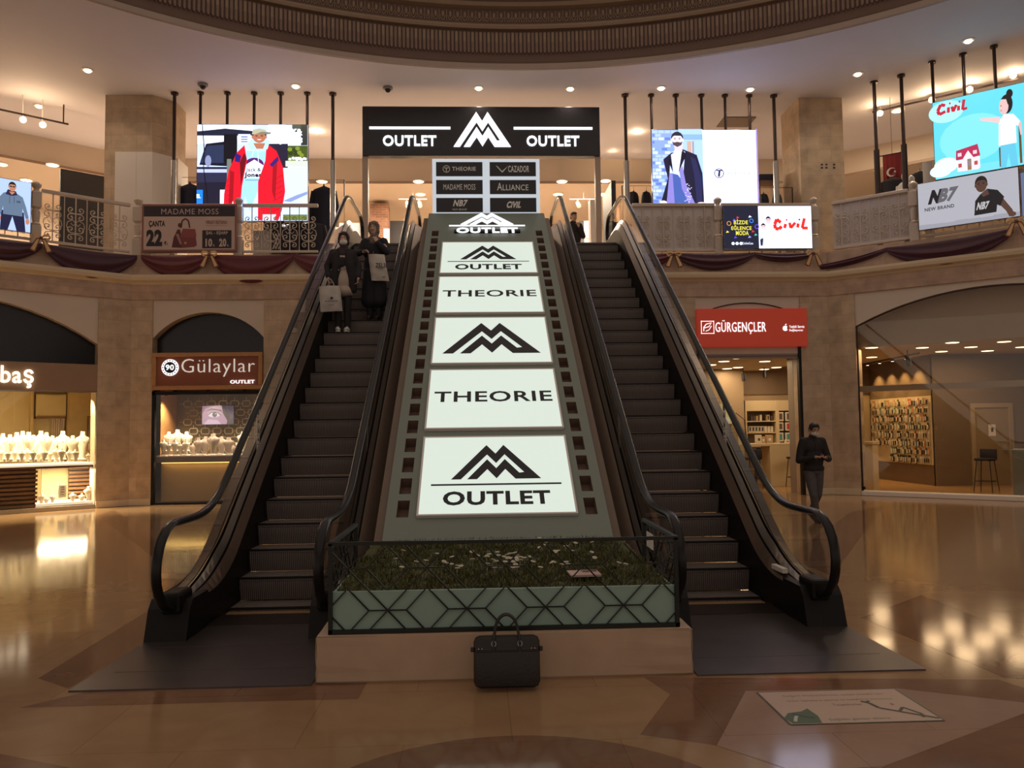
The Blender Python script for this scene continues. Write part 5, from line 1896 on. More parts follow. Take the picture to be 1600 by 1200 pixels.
PANEL0 = {}
def disc_light(px, py, z, label, r=0.16, energy=170, grp='round ceiling lights upstairs', mt=None, key='u', col=(1.0, 0.80, 0.58)):
    x, y = on_z(px, py, z)
    if key not in PANEL0:
        root = thing('ceiling_disc_light', label, 'ceiling light', T(x, y, z), grp)
        m = MB(); m.lathe([(r * 1.12, 0), (r * 1.12, -0.02), (r, -0.022)], n=24); m.build('trim_ring', [white_paint], root)
        m = MB(); m.lathe([(r, -0.018), (r * 0.9, -0.03), (0.01, -0.032)], n=24); m.build('diffuser', [mt or bulb_soft], root)
        lamp('disc_glow', 'AREA', root, (0, 0, -0.05), energy, col, 0.5)
        PANEL0[key] = root
    else:
        copy_tree(PANEL0[key], T(x, y, z), label)
UL = [(878, 283, 'round ceiling light right of the directory board, upper one'), (872, 303, 'round ceiling light right of the directory board, lower one'), (654, 283, 'round ceiling light left of the directory board, upper one'),
      (657, 303, 'round ceiling light left of the directory board, lower one'), (946, 282, 'round ceiling light by the right post of the hanging sign, upper one'), (941, 303, 'round ceiling light by the right post of the hanging sign, lower one'),
      (82, 257, 'round ceiling light above the dark panel at the far left'), (2, 256, 'round ceiling light at the left edge of the picture'), (41, 281, 'round ceiling light just above the hooded-top screen'),
      (278, 282, 'round ceiling light left of the red jacket screen'), (503, 283, 'round ceiling light right of the red jacket screen'), (490, 318, 'small round ceiling light low beside the left escalator handrail')]
for a, b, c in UL:
    disc_light(a, b, Z_LOW, c)
for a, b, c in ((1363, 170, 'oblong ceiling light behind the bronze posts on the right'),):
    disc_light(1403, 172, Z_CEIL, c)

# track spots low in the middle of the upper shop
for cx, lab in ((645, 'left'), (912, 'right')):
    x, z = on(FB, cx, 312, 6.0)
    root = thing('spot_rail', 'short white spotlight rail behind the %s inner handrail' % lab, 'spotlight', FB @ T(x, 6.0, z), 'white spotlight rails')
    m = MB(); m.box(-0.45, 0.45, -0.02, 0.02, 0, 0.03); m.cyl((0, 0, 0.03), (0, 0, Z_LOW - z), 0.012, n=6); m.build('rail', [white_paint], root)
    for dx in (-0.2, 0.2):
        m = MB(); m.cyl((dx, 0, 0), (dx, 0, -0.1), 0.012, n=6); m.cyl((dx, 0.03, -0.08), (dx + 0.04, -0.08, -0.24), 0.05, 0.07, n=12); m.build('lamp_head', [white_paint], root)

# ---- things of the shops behind the balcony
# dark and white panels beside the left pillar
def board(F, px0, px1, pyt, pyb, y, d, name, label, cat, mt, z0=None, M2=None):
    xa, zt = on(F, px0, pyt, y); xb, _ = on(F, px1, pyt, y)
    zb = Z_UP if pyb is None else on(F, px0, pyb, y)[1]
    m = MB(); m.bbox(xa, xb, y, y + d, zb, zt, 0.01)
    return tag(m.build(name, [mt], M=F), label, cat)
board(FL, 95, 172, 263, None, 2.3, 0.12, 'partition_panel', 'tall charcoal panel behind the left scrollwork railing', 'panel', charcoal)
root = thing('pillar_casing', 'white boxed casing round the lower part of the left stone pillar', 'casing', FB @ T(0, 0, 0))
xa, zt = on(FB, 180, 237, 0.42); xm, _ = on(FB, 238, 237, 0.42)
m = MB(); m.box(xa, (xa + xm) / 2 + 0.06, 0.42, 0.47, Z_UP, zt); m.build('front_board', [white_board], root)
m = MB(); m.box((xa + xm) / 2 + 0.065, xm, 0.42, 0.47, Z_UP, zt); m.build('front_board', [white_board], root)
m = MB(); m.prism_xy([(xm, 0.42), (xm + 0.45, 0.9), (xm + 0.45, 1.6), (xm + 0.40, 1.6), (xm + 0.40, 0.92), (xm, 0.47)], Z_UP, zt); m.build('side_board', [white_board], root)
# white display fixtures and brick pillars
for px0, px1, lab in ((578, 606, 'brick pillar behind the head of the woman in a blue coat'), (948, 968, 'brick pillar behind the right outer handrail')):
    xa, zt = on(FB, px0, 318, 7.0); xb, _ = on(FB, px1, 318, 7.0)
    m = MB(); m.box(xa, xb, 7.0, 7.0 + (xb - xa), Z_UP, zt)
    tag(m.build('brick_pillar', [brick], M=FB), lab, 'pillar', 'brick pillars upstairs')
def lightbox_far(px0, px1, pyt, pyb, y, label, strength=1.3):
    xa, zt = on(FB, px0, pyt, y); xb, zb = on(FB, px1, pyb, y)
    root = thing('lit_display', label, 'display', FB @ T((xa + xb) / 2, y, Z_UP))
    m = MB(); m.box(-(xb - xa) / 2 - 0.02, (xb - xa) / 2 + 0.02, 0, 0.1, 0, zt - Z_UP + 0.02); m.build('cabinet', [white_board], root)
    m = MB(); m.box(-(xb - xa) / 2, (xb - xa) / 2, -0.01, 0.0, zb - Z_UP, zt - Z_UP); m.build('lit_panel', [emit('far_display', (0.9, 0.97, 0.95), strength)], root)
lightbox_far(525, 563, 349, 371, 6.0, 'lit white display between the two women on the escalator')
lightbox_far(600, 607, 358, 372, 5.5, 'narrow lit display right of the brick pillar by the blue-coat woman')
lightbox_far(914, 921, 346, 372, 5.5, 'narrow lit display right of the man waiting upstairs')
board(FB, 607, 637, 345, None, 8.0, 0.3, 'storage_cabinet', 'dark cabinet far behind the left inner handrail', 'cabinet', charcoal)
board(FB, 905, 913, 345, None, 8.0, 0.3, 'storage_cabinet', 'dark cabinet behind the man waiting upstairs', 'cabinet', charcoal)
board(FB, 955, 962, 282, None, 2.6, 1.6, 'partition_panel', 'dark-edged panel standing behind the right outer handrail', 'panel', charcoal)
board(FB, 922, 936, 312, None, 2.0, 0.4, 'display_stand', 'pale display stand behind the right outer handrail', 'stand', white_board)

# garments on rails behind the balcony
cloth_dark = mat('dark_garment', (0.016, 0.015, 0.022), 0.8, var=0.3, scale=9)
cloth_navy = mat('navy_garment', (0.02, 0.022, 0.045), 0.8, var=0.3, scale=9)
cloth_grey = mat('grey_garment', (0.10, 0.095, 0.10), 0.8, var=0.2, scale=9)
def garment(F, px, py, y, label, mt, w=0.46, h=1.0, grp='garments hanging behind the balcony', turn=0):
    x, z = on(F, px, py, y)
    root = thing('hanging_coat', label, 'coat', F @ T(x, y, z, turn), grp)
    m = MB()
    rings = []
    for k, (zz, a, b) in enumerate([(0.0, 0.05, 0.05), (-0.03, 0.09, 0.07), (-0.09, 0.86, 0.5), (-0.16, 1.0, 0.62), (-0.4, 0.96, 0.7), (-0.75, 1.0, 0.78), (-1.0, 1.06, 0.8)]):
        rr = []
        for i in range(20):
            t = 2 * math.pi * i / 20
            f = 1 + (0.06 * math.sin(5 * t + k) if k > 3 else 0)
            rr.append((a * w / 2 * math.cos(t) * f, b * 0.2 * math.sin(t) * f, zz * h))
        rings.append(rr)
    V = [p for r_ in rings for p in r_]
    m.add(V, [(j * 20 + i, j * 20 + (i + 1) % 20, (j + 1) * 20 + (i + 1) % 20, (j + 1) * 20 + i) for j in range(len(rings) - 1) for i in range(20)])
    m.build('body', [mt], root, smooth=True)
    m = MB()
    for s in (-1, 1):
        m.tube([(s * w * 0.42, 0, -0.12 * h), (s * w * 0.53, 0, -0.35 * h), (s * w * 0.56, 0.01, -0.7 * h)], [0.07, 0.065, 0.05], 8)
    m.build('sleeves', [mt], root, smooth=True)
    m = MB(); m.tube([(0, 0, -0.04), (0, 0, 0.06), (0.03, 0, 0.09), (0.045, 0, 0.06)], 0.006, 6); m.build('hanger_hook', [steel], root)
    return root
G = [(FB, 297, 284, 1.2, 'dark coat hanging left of the red jacket screen', cloth_navy, 0.62, 1.6), (FB, 506, 288, 1.2, 'dark coat hanging right of the red jacket screen', cloth_navy, 0.62, 1.6),
     (FB, 489, 345, 0.65, 'black coat under the red jacket screen, next to the left handrail', cloth_dark, 0.6, 1.1), (FB, 467, 345, 1.3, 'black coat under the right part of the red jacket screen', cloth_dark, 0.6, 1.1),
     (FB, 452, 352, 0.6, 'black coat low behind the railing beside the chevron bag', cloth_dark, 0.55, 1.0),
     (FB, 1193, 300, 1.0, 'dark coat just right of the dark coat screen', cloth_dark, 0.5, 1.2), (FB, 1214, 300, 1.0, 'grey-brown coat by the bronze post near the right pillar', cloth_grey, 0.52, 1.2),
     (FB, 990, 297, 1.2, 'dark garment left of the dark coat screen', cloth_dark, 0.5, 1.1), (FB, 1010, 297, 1.2, 'dark garment half hidden by the left edge of the dark coat screen', cloth_navy, 0.5, 1.1)]
for F, px, py, y, lab, mt, w_, h_ in G:
    garment(F, px, py, y, lab, mt, w_, h_, turn=68 if w_ < 0.56 else 0)
for px0, px1, py, y, lab in ((268, 330, 284, 1.2, 'left of the red jacket screen'), (474, 538, 288, 1.2, 'right of the red jacket screen'), (972, 1032, 297, 1.2, 'left of the dark coat screen'), (1168, 1238, 300, 1.0, 'right of the dark coat screen')):
    xa, z = on(FB, px0, py, y); xb, _ = on(FB, px1, py, y)
    m = MB()
    m.tube([(xa, y, Z_UP), (xa, y, z + 0.115), (xb, y, z + 0.115), (xb, y, Z_UP)], 0.018, 8)
    m.box(xa - 0.02, xa + 0.02, y - 0.12, y + 0.12, Z_UP, Z_UP + 0.03); m.box(xb - 0.02, xb + 0.02, y - 0.12, y + 0.12, Z_UP, Z_UP + 0.03)
    tag(m.build('garment_rail', [dark_steel], M=FB), 'metal garment rail ' + lab, 'clothes rail', 'garment rails behind the balcony')
# folded stack on a shelf right of the dark coat screen, and shelf
xa, z = on(FB, 1182, 285, 1.6); xb, _ = on(FB, 1212, 285, 1.6)
m = MB(); m.box(xa, xb, 1.4, 1.9, z - 0.03, z); m.box(xa, xa + 0.03, 1.4, 1.9, Z_UP, z); m.box(xb - 0.03, xb, 1.4, 1.9, Z_UP, z)
tag(m.build('wall_shelf', [wood_brown], M=FB), 'brown shelf right of the dark coat screen', 'shelf')
m = MB(); m.bbox(xa + 0.03, xb - 0.04, 1.45, 1.85, z + 0.002, z + 0.20, 0.05)
tag(m.build('folded_clothes', [cloth_navy], M=FB, smooth=True), 'dark folded clothes on the brown shelf', 'clothes')
# white sign words seen through the left railing
xa, z0 = on(FB, 441, 362, 2.0); xb, z1 = on(FB, 487, 347, 2.0)
root = thing('shop_sign', 'white word sign seen through the railing under the red jacket screen', 'sign', FB @ T((xa + xb) / 2, 2.0, z0))
w_, h_ = xb - xa, z1 - z0
m = MB(); m.box(-w_ / 2 - 0.5, w_ / 2 + 0.1, 0, 0.05, -0.15, h_ + 0.12); m.cyl((0, 0.03, Z_UP - z0), (0, 0.03, -0.1), 0.03, n=8); m.build('board', [charcoal], root)
m = MB(); m.text('DENİM', -w_ / 2, 0.06, 0, h_, -0.012, 0.01, 0.05); m.text('DRP', 0.2, w_ / 2, 0, h_, -0.012, 0.01, 0.05); m.build('lettering', [white_letter], root)
# grey bag and chevron bag
for px0, px1, pyt, lab, nm in ((395, 423, 360, 'plain grey box behind the scrollwork under the red jacket screen', 'display_box'),):
    xa, zt = on(FB, px0, pyt, 0.9); xb, _ = on(FB, px1, pyt, 0.9)
    m = MB(); m.bbox(xa, xb, 0.9, 1.4, Z_UP, zt, 0.02)
    tag(m.build(nm, [grey_board], M=FB), lab, 'box')
xa, zt = on(FB, 424, 357, 0.9); xb, _ = on(FB, 445, 357, 0.9)
root = thing('chevron_board', 'dark board with pale chevron stripes beside the plain grey box', 'board', FB @ T((xa + xb) / 2, 0.9, Z_UP))
m = MB(); m.box(-(xb - xa) / 2, (xb - xa) / 2, 0, 0.05, 0, zt - Z_UP); p = m.build('panel', [charcoal], root)
m = MB()
for k in range(4):
    x_ = -(xb - xa) / 2 + 0.02 + 0.07 * k
    zc = (zt - Z_UP) - 0.33
    m.prism([(x_, zc + 0.2), (x_ + 0.035, zc + 0.2), (x_ + 0.135, zc), (x_ + 0.035, zc - 0.2), (x_, zc - 0.2), (x_ + 0.1, zc)], -0.004, 0.0)
m.build('chevron', [white_board], root)

# red flag with crescent and star, hung between the two right-hand bronze posts
y = 1.6
xa, zt = on(FR, 1379, 244, y); xb, zb = on(FR, 1411, 300, y)
root = thing('flag', 'red flag with white crescent and star hanging between two bronze posts', 'flag', FR @ T((xa + xb) / 2, y, zt))
w_, h_ = xb - xa, zt - zb
m = MB()
nu, nv = 24, 16
V = [(-w_ / 2 + w_ * i / nu, 0.025 * math.sin(i * 1.1) * (0.3 + j / nv), -h_ * j / nv) for j in range(nv + 1) for i in range(nu + 1)]
m.add(V, [(j * (nu + 1) + i, j * (nu + 1) + i + 1, (j + 1) * (nu + 1) + i + 1, (j + 1) * (nu + 1) + i) for j in range(nv) for i in range(nu)])
m.build('cloth', [mat('flag_red', (0.26, 0.018, 0.02), 0.6, var=0.15, scale=5)], root, smooth=True)
m = MB()
cr = [(0.26 * w_ * math.cos(R(t)), 0.26 * w_ * math.sin(R(t))) for t in range(40, 321, 10)] + [(0.06 * w_ + 0.21 * w_ * math.cos(R(t)), 0.21 * w_ * math.sin(R(t))) for t in range(318, 41, -10)]
m.prism([(x - 0.02, z - h_ * 0.46) for x, z in cr], -0.045, -0.04)
st = []
for k in range(10):
    rr_ = 0.085 * w_ if k % 2 == 0 else 0.034 * w_
    st.append((0.14 * w_ + rr_ * math.cos(R(180 + 36 * k)), -h_ * 0.46 + rr_ * math.sin(R(180 + 36 * k))))
m.prism(st, -0.045, -0.04)
m.build('emblem', [white_paint], root)
m = MB(); m.cyl((-w_ / 2 - 0.1, 0, 0.01), (w_ / 2 + 0.1, 0, 0.01), 0.015, n=8); m.cyl((0, 0, 0.01), (0, 0, Z_CEIL - zt), 0.006, n=6); m.build('pole', [dark_steel], root)
# white mannequins and a dark garment behind the right railing
def mannequin(F, px, py, y, label, s=1.0, lean=0):
    x, z = on(F, px, py, y)
    root = thing('mannequin', label, 'mannequin', F @ T(x, y, Z_UP), 'white child mannequins upstairs')
    hh = z - Z_UP
    m = MB()
    m.sphere((0, 0, hh - 0.11), (0.075, 0.09, 0.11), n=12)
    m.lathe([(0.035, hh - 0.26), (0.035, hh - 0.2)], n=10)
    m.lathe([(0.10, hh * 0.42), (0.13, hh * 0.5), (0.11, hh * 0.6), (0.15, hh * 0.72), (0.17, hh - 0.34), (0.12, hh - 0.28), (0.04, hh - 0.24)], n=14, sy=0.65)
    for sx in (-1, 1):
        m.tube([(sx * 0.06, 0, hh * 0.45), (sx * 0.07, 0, hh * 0.24), (sx * 0.07, 0, 0.04)], [0.075, 0.055, 0.035], 8)
        m.tube([(sx * 0.16, 0, hh - 0.33), (sx * 0.22, 0.0, hh * 0.62), (sx * 0.18, -0.10, hh * 0.52)], [0.045, 0.038, 0.028], 8)
    m.build('body', [white_paint], root, smooth=True)
    m = MB(); m.cyl((0, 0, 0), (0, 0, 0.015), 0.16, n=18); m.build('base', [steel], root)
mannequin(FR, 1413, 269, 0.9, 'white mannequin left, behind the pale right railing')
mannequin(FR, 1424, 274, 0.6, 'white mannequin right, at the left end of the black T-shirt print')
garment(FR, 1394, 276, 1.3, 'black garment below the red flag', cloth_dark, 0.55, 1.0)
garment(FR, 1437, 264, 1.1, 'dark garment beside the white mannequins', cloth_dark, 0.3, 1.0)
board(FR, 1441, 1456, 254, None, 0.8, 0.12, 'paper_bag', 'white standing bag at the left edge of the blue screen', 'bag', white_board)
x, z = on_z(1150, 190, Z_CEIL)
m = MB(); m.bbox(-0.45, 0.45, -0.35, 0.35, -0.03, 0, 0.01)
tag(m.build('ceiling_vent', [mat('vent_grey', (0.22, 0.17, 0.14), 0.6, var=0.1, scale=8)], M=T(x, z, Z_CEIL, YAW_B)), 'grey square ceiling vent above the dark coat screen', 'vent')
# ================================================================== GROUND-FLOOR SHOPS
velvet_white = mat('white_velvet', (0.80, 0.72, 0.58), 0.7, var=0.04, scale=20)
velvet_grey = mat('taupe_velvet', (0.30, 0.22, 0.17), 0.7, var=0.08, scale=20)
cream_wall = mat('jeweller_cream', (0.62, 0.50, 0.28), 0.5, var=0.08, scale=2.5)
jewel_gold = mat('jewel_gold', (0.75, 0.52, 0.20), 0.25, 0.9, var=0.1, scale=30)

_BUST = {}
def bust(F, px, pyt, pyb, y, label, mt, grp, wide=0.62, kind='bust'):
    """A jewellery bust whose foot stands at pyb and neck ends at pyt, on the plane y of F."""
    x, zt = on(F, px, pyt, y)
    _, zb = on(F, px, pyb, y)
    h = zt - zb
    key = (mt.name, kind)
    if key not in _BUST:
        root = thing('jewellery_bust', label, 'display bust', F @ T(x, y, zb), grp)
        m = MB()
        rings = [(0.0, 0.20, 0.16), (0.02, 0.21, 0.17), (0.05, 0.16, 0.12), (0.22, 0.14, 0.11), (0.45, 0.20, 0.14), (0.62, 0.30, 0.16), (0.72, 0.335, 0.15), (0.78, 0.30, 0.13), (0.82, 0.17, 0.11), (0.88, 0.105, 0.095), (0.98, 0.10, 0.09), (1.0, 0.085, 0.08)]
        n = 18
        V = [(a * math.cos(2 * math.pi * i / n), b * math.sin(2 * math.pi * i / n) - 0.03 * (zz > 0.2), zz) for zz, a, b in rings for i in range(n)]
        m.add(V, [(j * n + i, j * n + (i + 1) % n, (j + 1) * n + (i + 1) % n, (j + 1) * n + i) for j in range(len(rings) - 1) for i in range(n)])
        m.add([V[-n + i] for i in range(n)], [tuple(range(n))])
        m.add([V[i] for i in range(n)], [tuple(range(n - 1, -1, -1))])
        m.build('torso', [mt], root, smooth=True)
        m = MB()
        m.tube([(0.125 * math.sin(t), -0.125 - 0.055 * (1 - math.cos(t)) * 0.5, 0.83 - 0.10 * (1 + math.cos(t)) ) for t in [R(-130 + 20 * k) for k in range(14)]], 0.012, 5)
        m.sphere((0, -0.185, 0.615), 0.022, n=8)
        m.build('necklace', [jewel_gold], root, smooth=True)
        _BUST[key] = root
        o = root
    else:
        o = copy_tree(_BUST[key], None, label)
        o['group'] = grp
        o['category'] = 'display bust'
    s = h
    o.matrix_world = F @ T(x, y, zb, RND.uniform(-12, 12)) @ Matrix.Diagonal((s * wide / 0.62, s * wide / 0.62, s, 1))
    return o

# ---- jeweller with the rust sign (back wall, left)
gz = lambda py, y=0.0: on(FB, 322, py, y)[1]
gxm = (GX0 + GX1) / 2
gw = GX1 - GX0
m = MB()
ap = arch_pts(GX0, GX1, 4.0, 4.63)
m.prism(ap + [(GX1, 3.4), (GX0, 3.4)], 0.30, 0.36)
structure(m.build('trim_7', [black_gloss], M=FB))
z0, z1 = gz(609), gz(551)
sg = thing('shop_sign', 'rust-red sign in an orange wood frame with a round white badge', 'sign', FB @ T(gxm, -0.06, z0))
w, h = gw / 2 - 0.01, z1 - z0
m = MB()
fr = 0.10
for a, b, c, d in ((-w, w, 0, fr), (-w, w, h - fr, h), (-w, -w + fr, fr, h - fr), (w - fr, w, fr, h - fr)): m.bbox(a, b, 0, 0.12, c, d, 0.012)
m.build('frame', [wood_orange], sg)
m = MB(); m.box(-w + fr - 0.01, w - fr + 0.01, 0.04, 0.10, fr - 0.01, h - fr + 0.01); m.build('board', [rust_board], sg)
fx = lambda px: (px - 323.0) / 174.0 * gw
fz = lambda py: (609 - py) / 58.0 * h
m = MB(); m.cyl((fx(265), 0.01, fz(574)), (fx(265), 0.04, fz(574)), 0.20, n=28); m.build('badge', [white_letter], sg)
m = MB()
m.cyl((fx(265), 0.005, fz(574)), (fx(265), 0.0095, fz(574)), 0.135, n=24)
for k in range(16):
    t = 2 * math.pi * k / 16
    m.box(-0.012, 0.012, 0.005, 0.0095, -0.014, 0.014, Matrix.Translation((fx(265) + 0.168 * math.cos(t), 0, fz(574) + 0.168 * math.sin(t))))
m.build('badge_ring', [black_ink], sg)
m = MB(); m.text('90', fx(265) - 0.10, fx(265) + 0.10, fz(574) - 0.065, fz(574) + 0.07, 0.002, 0, 0.03); m.build('badge_number', [white_letter], sg)
m = MB(); m.text('Gülaylar', fx(283), fx(397), fz(589), fz(561), 0.0, 0.03, -0.016); m.build('lettering', [emit('thin_lit_letters', (0.95, 0.88, 0.78), 0.5)], sg)
m = MB(); m.text('OUTLET', fx(359), fx(397), fz(600), fz(594.5), 0.0, 0.03, 0.012); m.build('small_lettering', [white_letter], sg)
# show window
root = thing('shop_window', 'jeweller\'s dark-framed show window below the rust-red sign', 'shop window', FB @ T(gxm, 0.05, 0))
zt = gz(611)
m = MB()
for a, b, c, d in ((-gw / 2, gw / 2, 0.0, 0.05), (-gw / 2, gw / 2, zt - 0.08, zt), (-gw / 2, -gw / 2 + 0.07, 0, zt), (gw / 2 - 0.07, gw / 2, 0, zt)): m.box(a, b, -0.04, 0.05, c, d)
m.build('frame', [black_paint], root)
m = MB(); m.box(-gw / 2 + 0.06, gw / 2 - 0.06, 0.0, 0.01, 0.04, zt - 0.07); m.build('pane', [shop_glass], root)
# recess walls
m = MB()
m.slot = 0
m.box(GX0 - 0.05, GX0, 0.1, 1.7, 0, zt + 0.5); m.box(GX1, GX1 + 0.05, 0.1, 1.7, 0, zt + 0.5)
m.slot = 1
m.box(GX0, GX1, 1.6, 1.66, 0, zt + 0.5)
m.slot = 2
m.box(GX0, GX1, 0.1, 1.6, zt + 0.12, zt + 0.2)
structure(m.build('wall_left_shop', [wood_orange, mat('dark_bronze_wall', (0.15, 0.11, 0.055), 0.4, 0.3, var=0.2, scale=4), wood_brown], M=FB))
# gilt lattice on the back of the window: rounded cells with small squares between
m = MB()
cz, cx = 0.235, 0.30
for i in range(10):
    for j in range(7):
        x = -gw / 2 + 0.15 + i * cx + (0.0 if j % 2 else cx / 2)
        z = 1.05 + j * cz
        a, b, c = 0.10, 0.075, 0.03
        pts = [(x - a + c, z - b), (x + a - c, z - b), (x + a, z - b + c), (x + a, z + b - c), (x + a - c, z + b), (x - a + c, z + b), (x - a, z + b - c), (x - a, z - b + c)]
        if abs(x) < gw / 2 - 0.22:
            m.tube([(p, 0, q) for p, q in pts], 0.012, 4, closed=True)
            for (p, q, r_, s_) in ((x, z + b, x, z + cz - b), (x - a, z, x - cx + a, z)):
                m.cyl((p, 0, q), (r_, 0, s_), 0.007, n=4)
o = m.build('lattice_screen', [mat('gilt_lattice', (0.70, 0.58, 0.36), 0.4, 0.2, var=0.1, scale=9)], M=FB @ T(gxm, 1.53, 0))
tag(o, 'gilt lattice screen of rounded cells at the back of the jeweller\'s window', 'screen')
# counter
cn = thing('display_counter', 'golden counter with a lit lip inside the jeweller\'s window', 'counter', FB @ T(gxm, 0.25, 0))
zc = on(FB, 322, 711, 0.35)[1]
m = MB(); m.box(-gw / 2 + 0.02, gw / 2 - 0.02, 0.02, 1.25, zc - 0.03, zc); m.build('top', [white_board], cn)
m = MB(); m.box(-gw / 2 + 0.02, gw / 2 - 0.02, 0.0, 0.06, zc - 0.17, zc - 0.03); m.build('lip', [wood_brown], cn)
m = MB(); m.box(-gw / 2 + 0.1, gw / 2 - 0.02, 0.12, 0.16, 0.06, zc - 0.10); m.build('front_panel', [gold_panel], cn)
m = MB(); m.box(-gw / 2 + 0.12, gw / 2 - 0.1, 0.075, 0.115, zc - 0.185, zc - 0.165); m.build('strip_light', [emit('warm_strip', (1.0, 0.62, 0.18), 3.0)], cn)
lamp('strip_glow', 'AREA', cn, (0, 0.07, zc - 0.19), 4, (1.0, 0.62, 0.2), (2.2, 0.04), rot=(R(-35), 0, 0))
# television
ty = 0.95
xa, zt_ = on(FB, 316, 634, ty); xb, zb_ = on(FB, 365, 663, ty)
sc, A, w, h = screen(FB, 316, 365, 634, 663, 'small television showing a close-up eye, hung in the jeweller\'s window', ty, 1.0, depth=0.05, frame=0.015, name='television', cat='television')
A.rect(0, 0, 1, 1, lin(186, 150, 165))
A.poly([(0.0, 0.55), (0.1, 0.85), (0.45, 1.0), (0, 1)], lin(150, 112, 130)); A.poly([(0.62, 1.0), (0.66, 0.6), (0.8, 0.2), (0.78, 0), (1, 0), (1, 1)], lin(66, 52, 64)); A.poly([(0.72, 1.0), (0.86, 0.5), (0.9, 0.2), (1.0, 0.4), (1.0, 1.0)], lin(98, 80, 96))
A.poly([(0.08, 0.70), (0.3, 0.86), (0.6, 0.78), (0.66, 0.66), (0.5, 0.75), (0.3, 0.78)], lin(98, 66, 76)); A.ell(0.38, 0.52, 0.2, 0.14, lin(226, 206, 214)); A.ell(0.40, 0.52, 0.075, 0.13, lin(70, 74, 92)); A.ell(0.40, 0.52, 0.032, 0.06, lin(15, 15, 20))
A.line([(0.18, 0.5), (0.30, 0.65), (0.48, 0.65), (0.6, 0.48)], 0.018, lin(50, 30, 40)); A.poly([(0.05, 0.0), (0.2, 0.28), (0.5, 0.22), (0.62, 0.0)], lin(212, 184, 196)); A.ell(0.42, 0.56, 0.012, 0.02, (1, 1, 1))
A.build('picture', [lit1], sc)
m = MB()
for px in (325, 354):
    x, _ = on(FB, px, 634, ty)
    x -= (xa + xb) / 2
    m.cyl((x, 0.02, h), (x, 0.02, zt + 0.15 - zb_), 0.008, n=6)
m.build('hanger_rod', [steel], sc)
# busts
X6 = lambda X, Y: (230 + X / 4.615, 540 + Y / 4.615)
gb = 'white busts at the left of the rust-sign window'
for k, (X, yt, yb, yy, lab) in enumerate([(157, 622, 760, 0.85, 'back row, left'), (222, 606, 760, 1.0, 'back row, middle and tallest'), (286, 622, 760, 1.0, 'back row, right')]):
    px, py = X6(X, yt); bust(FB, px, py, X6(X, yb)[1], yy, 'white necklace bust in the window under the rust sign, ' + lab, velvet_white, gb, 0.58)
for X, yt, yb, lab in [(118, 675, 790, 'leftmost in front'), (158, 697, 790, 'second in front, short'), (203, 680, 790, 'third in front'), (236, 698, 790, 'fourth in front, short'), (280, 680, 790, 'fifth in front')]:
    px, py = X6(X, yt); bust(FB, px, py, X6(X, yb)[1], 0.5, 'narrow white necklace bust under the rust sign, ' + lab, velvet_white, gb, 0.46)
for X, yt, yb, lab in [(333, 703, 785, 'small one at the far left of the arc'), (372, 666, 785, 'left of centre in the arc, low'), (423, 655, 785, 'just left of the tallest'), (480, 634, 785, 'tallest, in the centre of the arc'), (537, 655, 785, 'just right of the tallest'), (588, 660, 785, 'right end of the arc'), (622, 715, 785, 'small one right of the arc')]:
    px, py = X6(X, yt); bust(FB, px, py, X6(X, yb)[1], 0.78 if X in (372, 480, 588) else 1.0, 'taupe necklace bust under the television, ' + lab, velvet_grey, 'taupe busts under the television', 0.6)
for X, yt, yb, yy, lab in [(692, 620, 760, 1.0, 'behind the left handrail, back row'), (668, 680, 790, 0.7, 'left of the handrail, front row'), (800, 622, 760, 1.0, 'behind the balustrade glass, back row'), (768, 684, 790, 0.7, 'behind the balustrade glass, front left'), (800, 686, 790, 0.7, 'behind the balustrade glass, front right')]:
    px, py = X6(X, yt); bust(FB, px, py, X6(X, yb)[1], yy, 'white bust at the right of the rust-sign window, ' + lab, velvet_white, 'white busts at the right of the rust-sign window', 0.55)
# low ring trays along the front of the counter
tr0 = None
for k in range(11):
    x = -gw / 2 + 0.2 + k * 0.215
    M_ = FB @ T(gxm + x, 0.42 + 0.05 * (k % 2), zc + 0.001, RND.uniform(-8, 8))
    lab = 'small white ring tray at the front edge of the golden counter'
    if tr0 is None:
        tr0 = thing('ring_tray', lab, 'tray', M_, 'ring trays on the golden counter')
        m = MB(); m.bbox(-0.08, 0.08, -0.05, 0.05, 0, 0.02, 0.005); m.build('pad', [velvet_white], tr0)
        m = MB()
        for a in range(3):
            for b in range(2): m.tube([(-0.05 + 0.05 * a + 0.012 * math.cos(t * math.pi / 4), -0.022 + 0.044 * b, 0.03 + 0.012 * math.sin(t * math.pi / 4)) for t in range(8)], 0.003, 4, closed=True)
        m.build('rings', [jewel_gold], tr0)
    else:
        copy_tree(tr0, M_)
# cone stands in the middle
for k, X in enumerate((437, 500)):
    px, py = X6(X, 710); x, zt2 = on(FB, px, py, 0.6)
    m = MB(); m.lathe([(0.04, 0), (0.035, 0.02), (0.006, zt2 - zc)], n=12)
    tag(m.build('ring_cone', [jewel_gold], M=FB @ T(x, 0.6, zc), smooth=True), 'pointed gilt ring cone in front of the tallest taupe bust, ' + ('left' if k == 0 else 'right'), 'ring stand', 'ring cones')
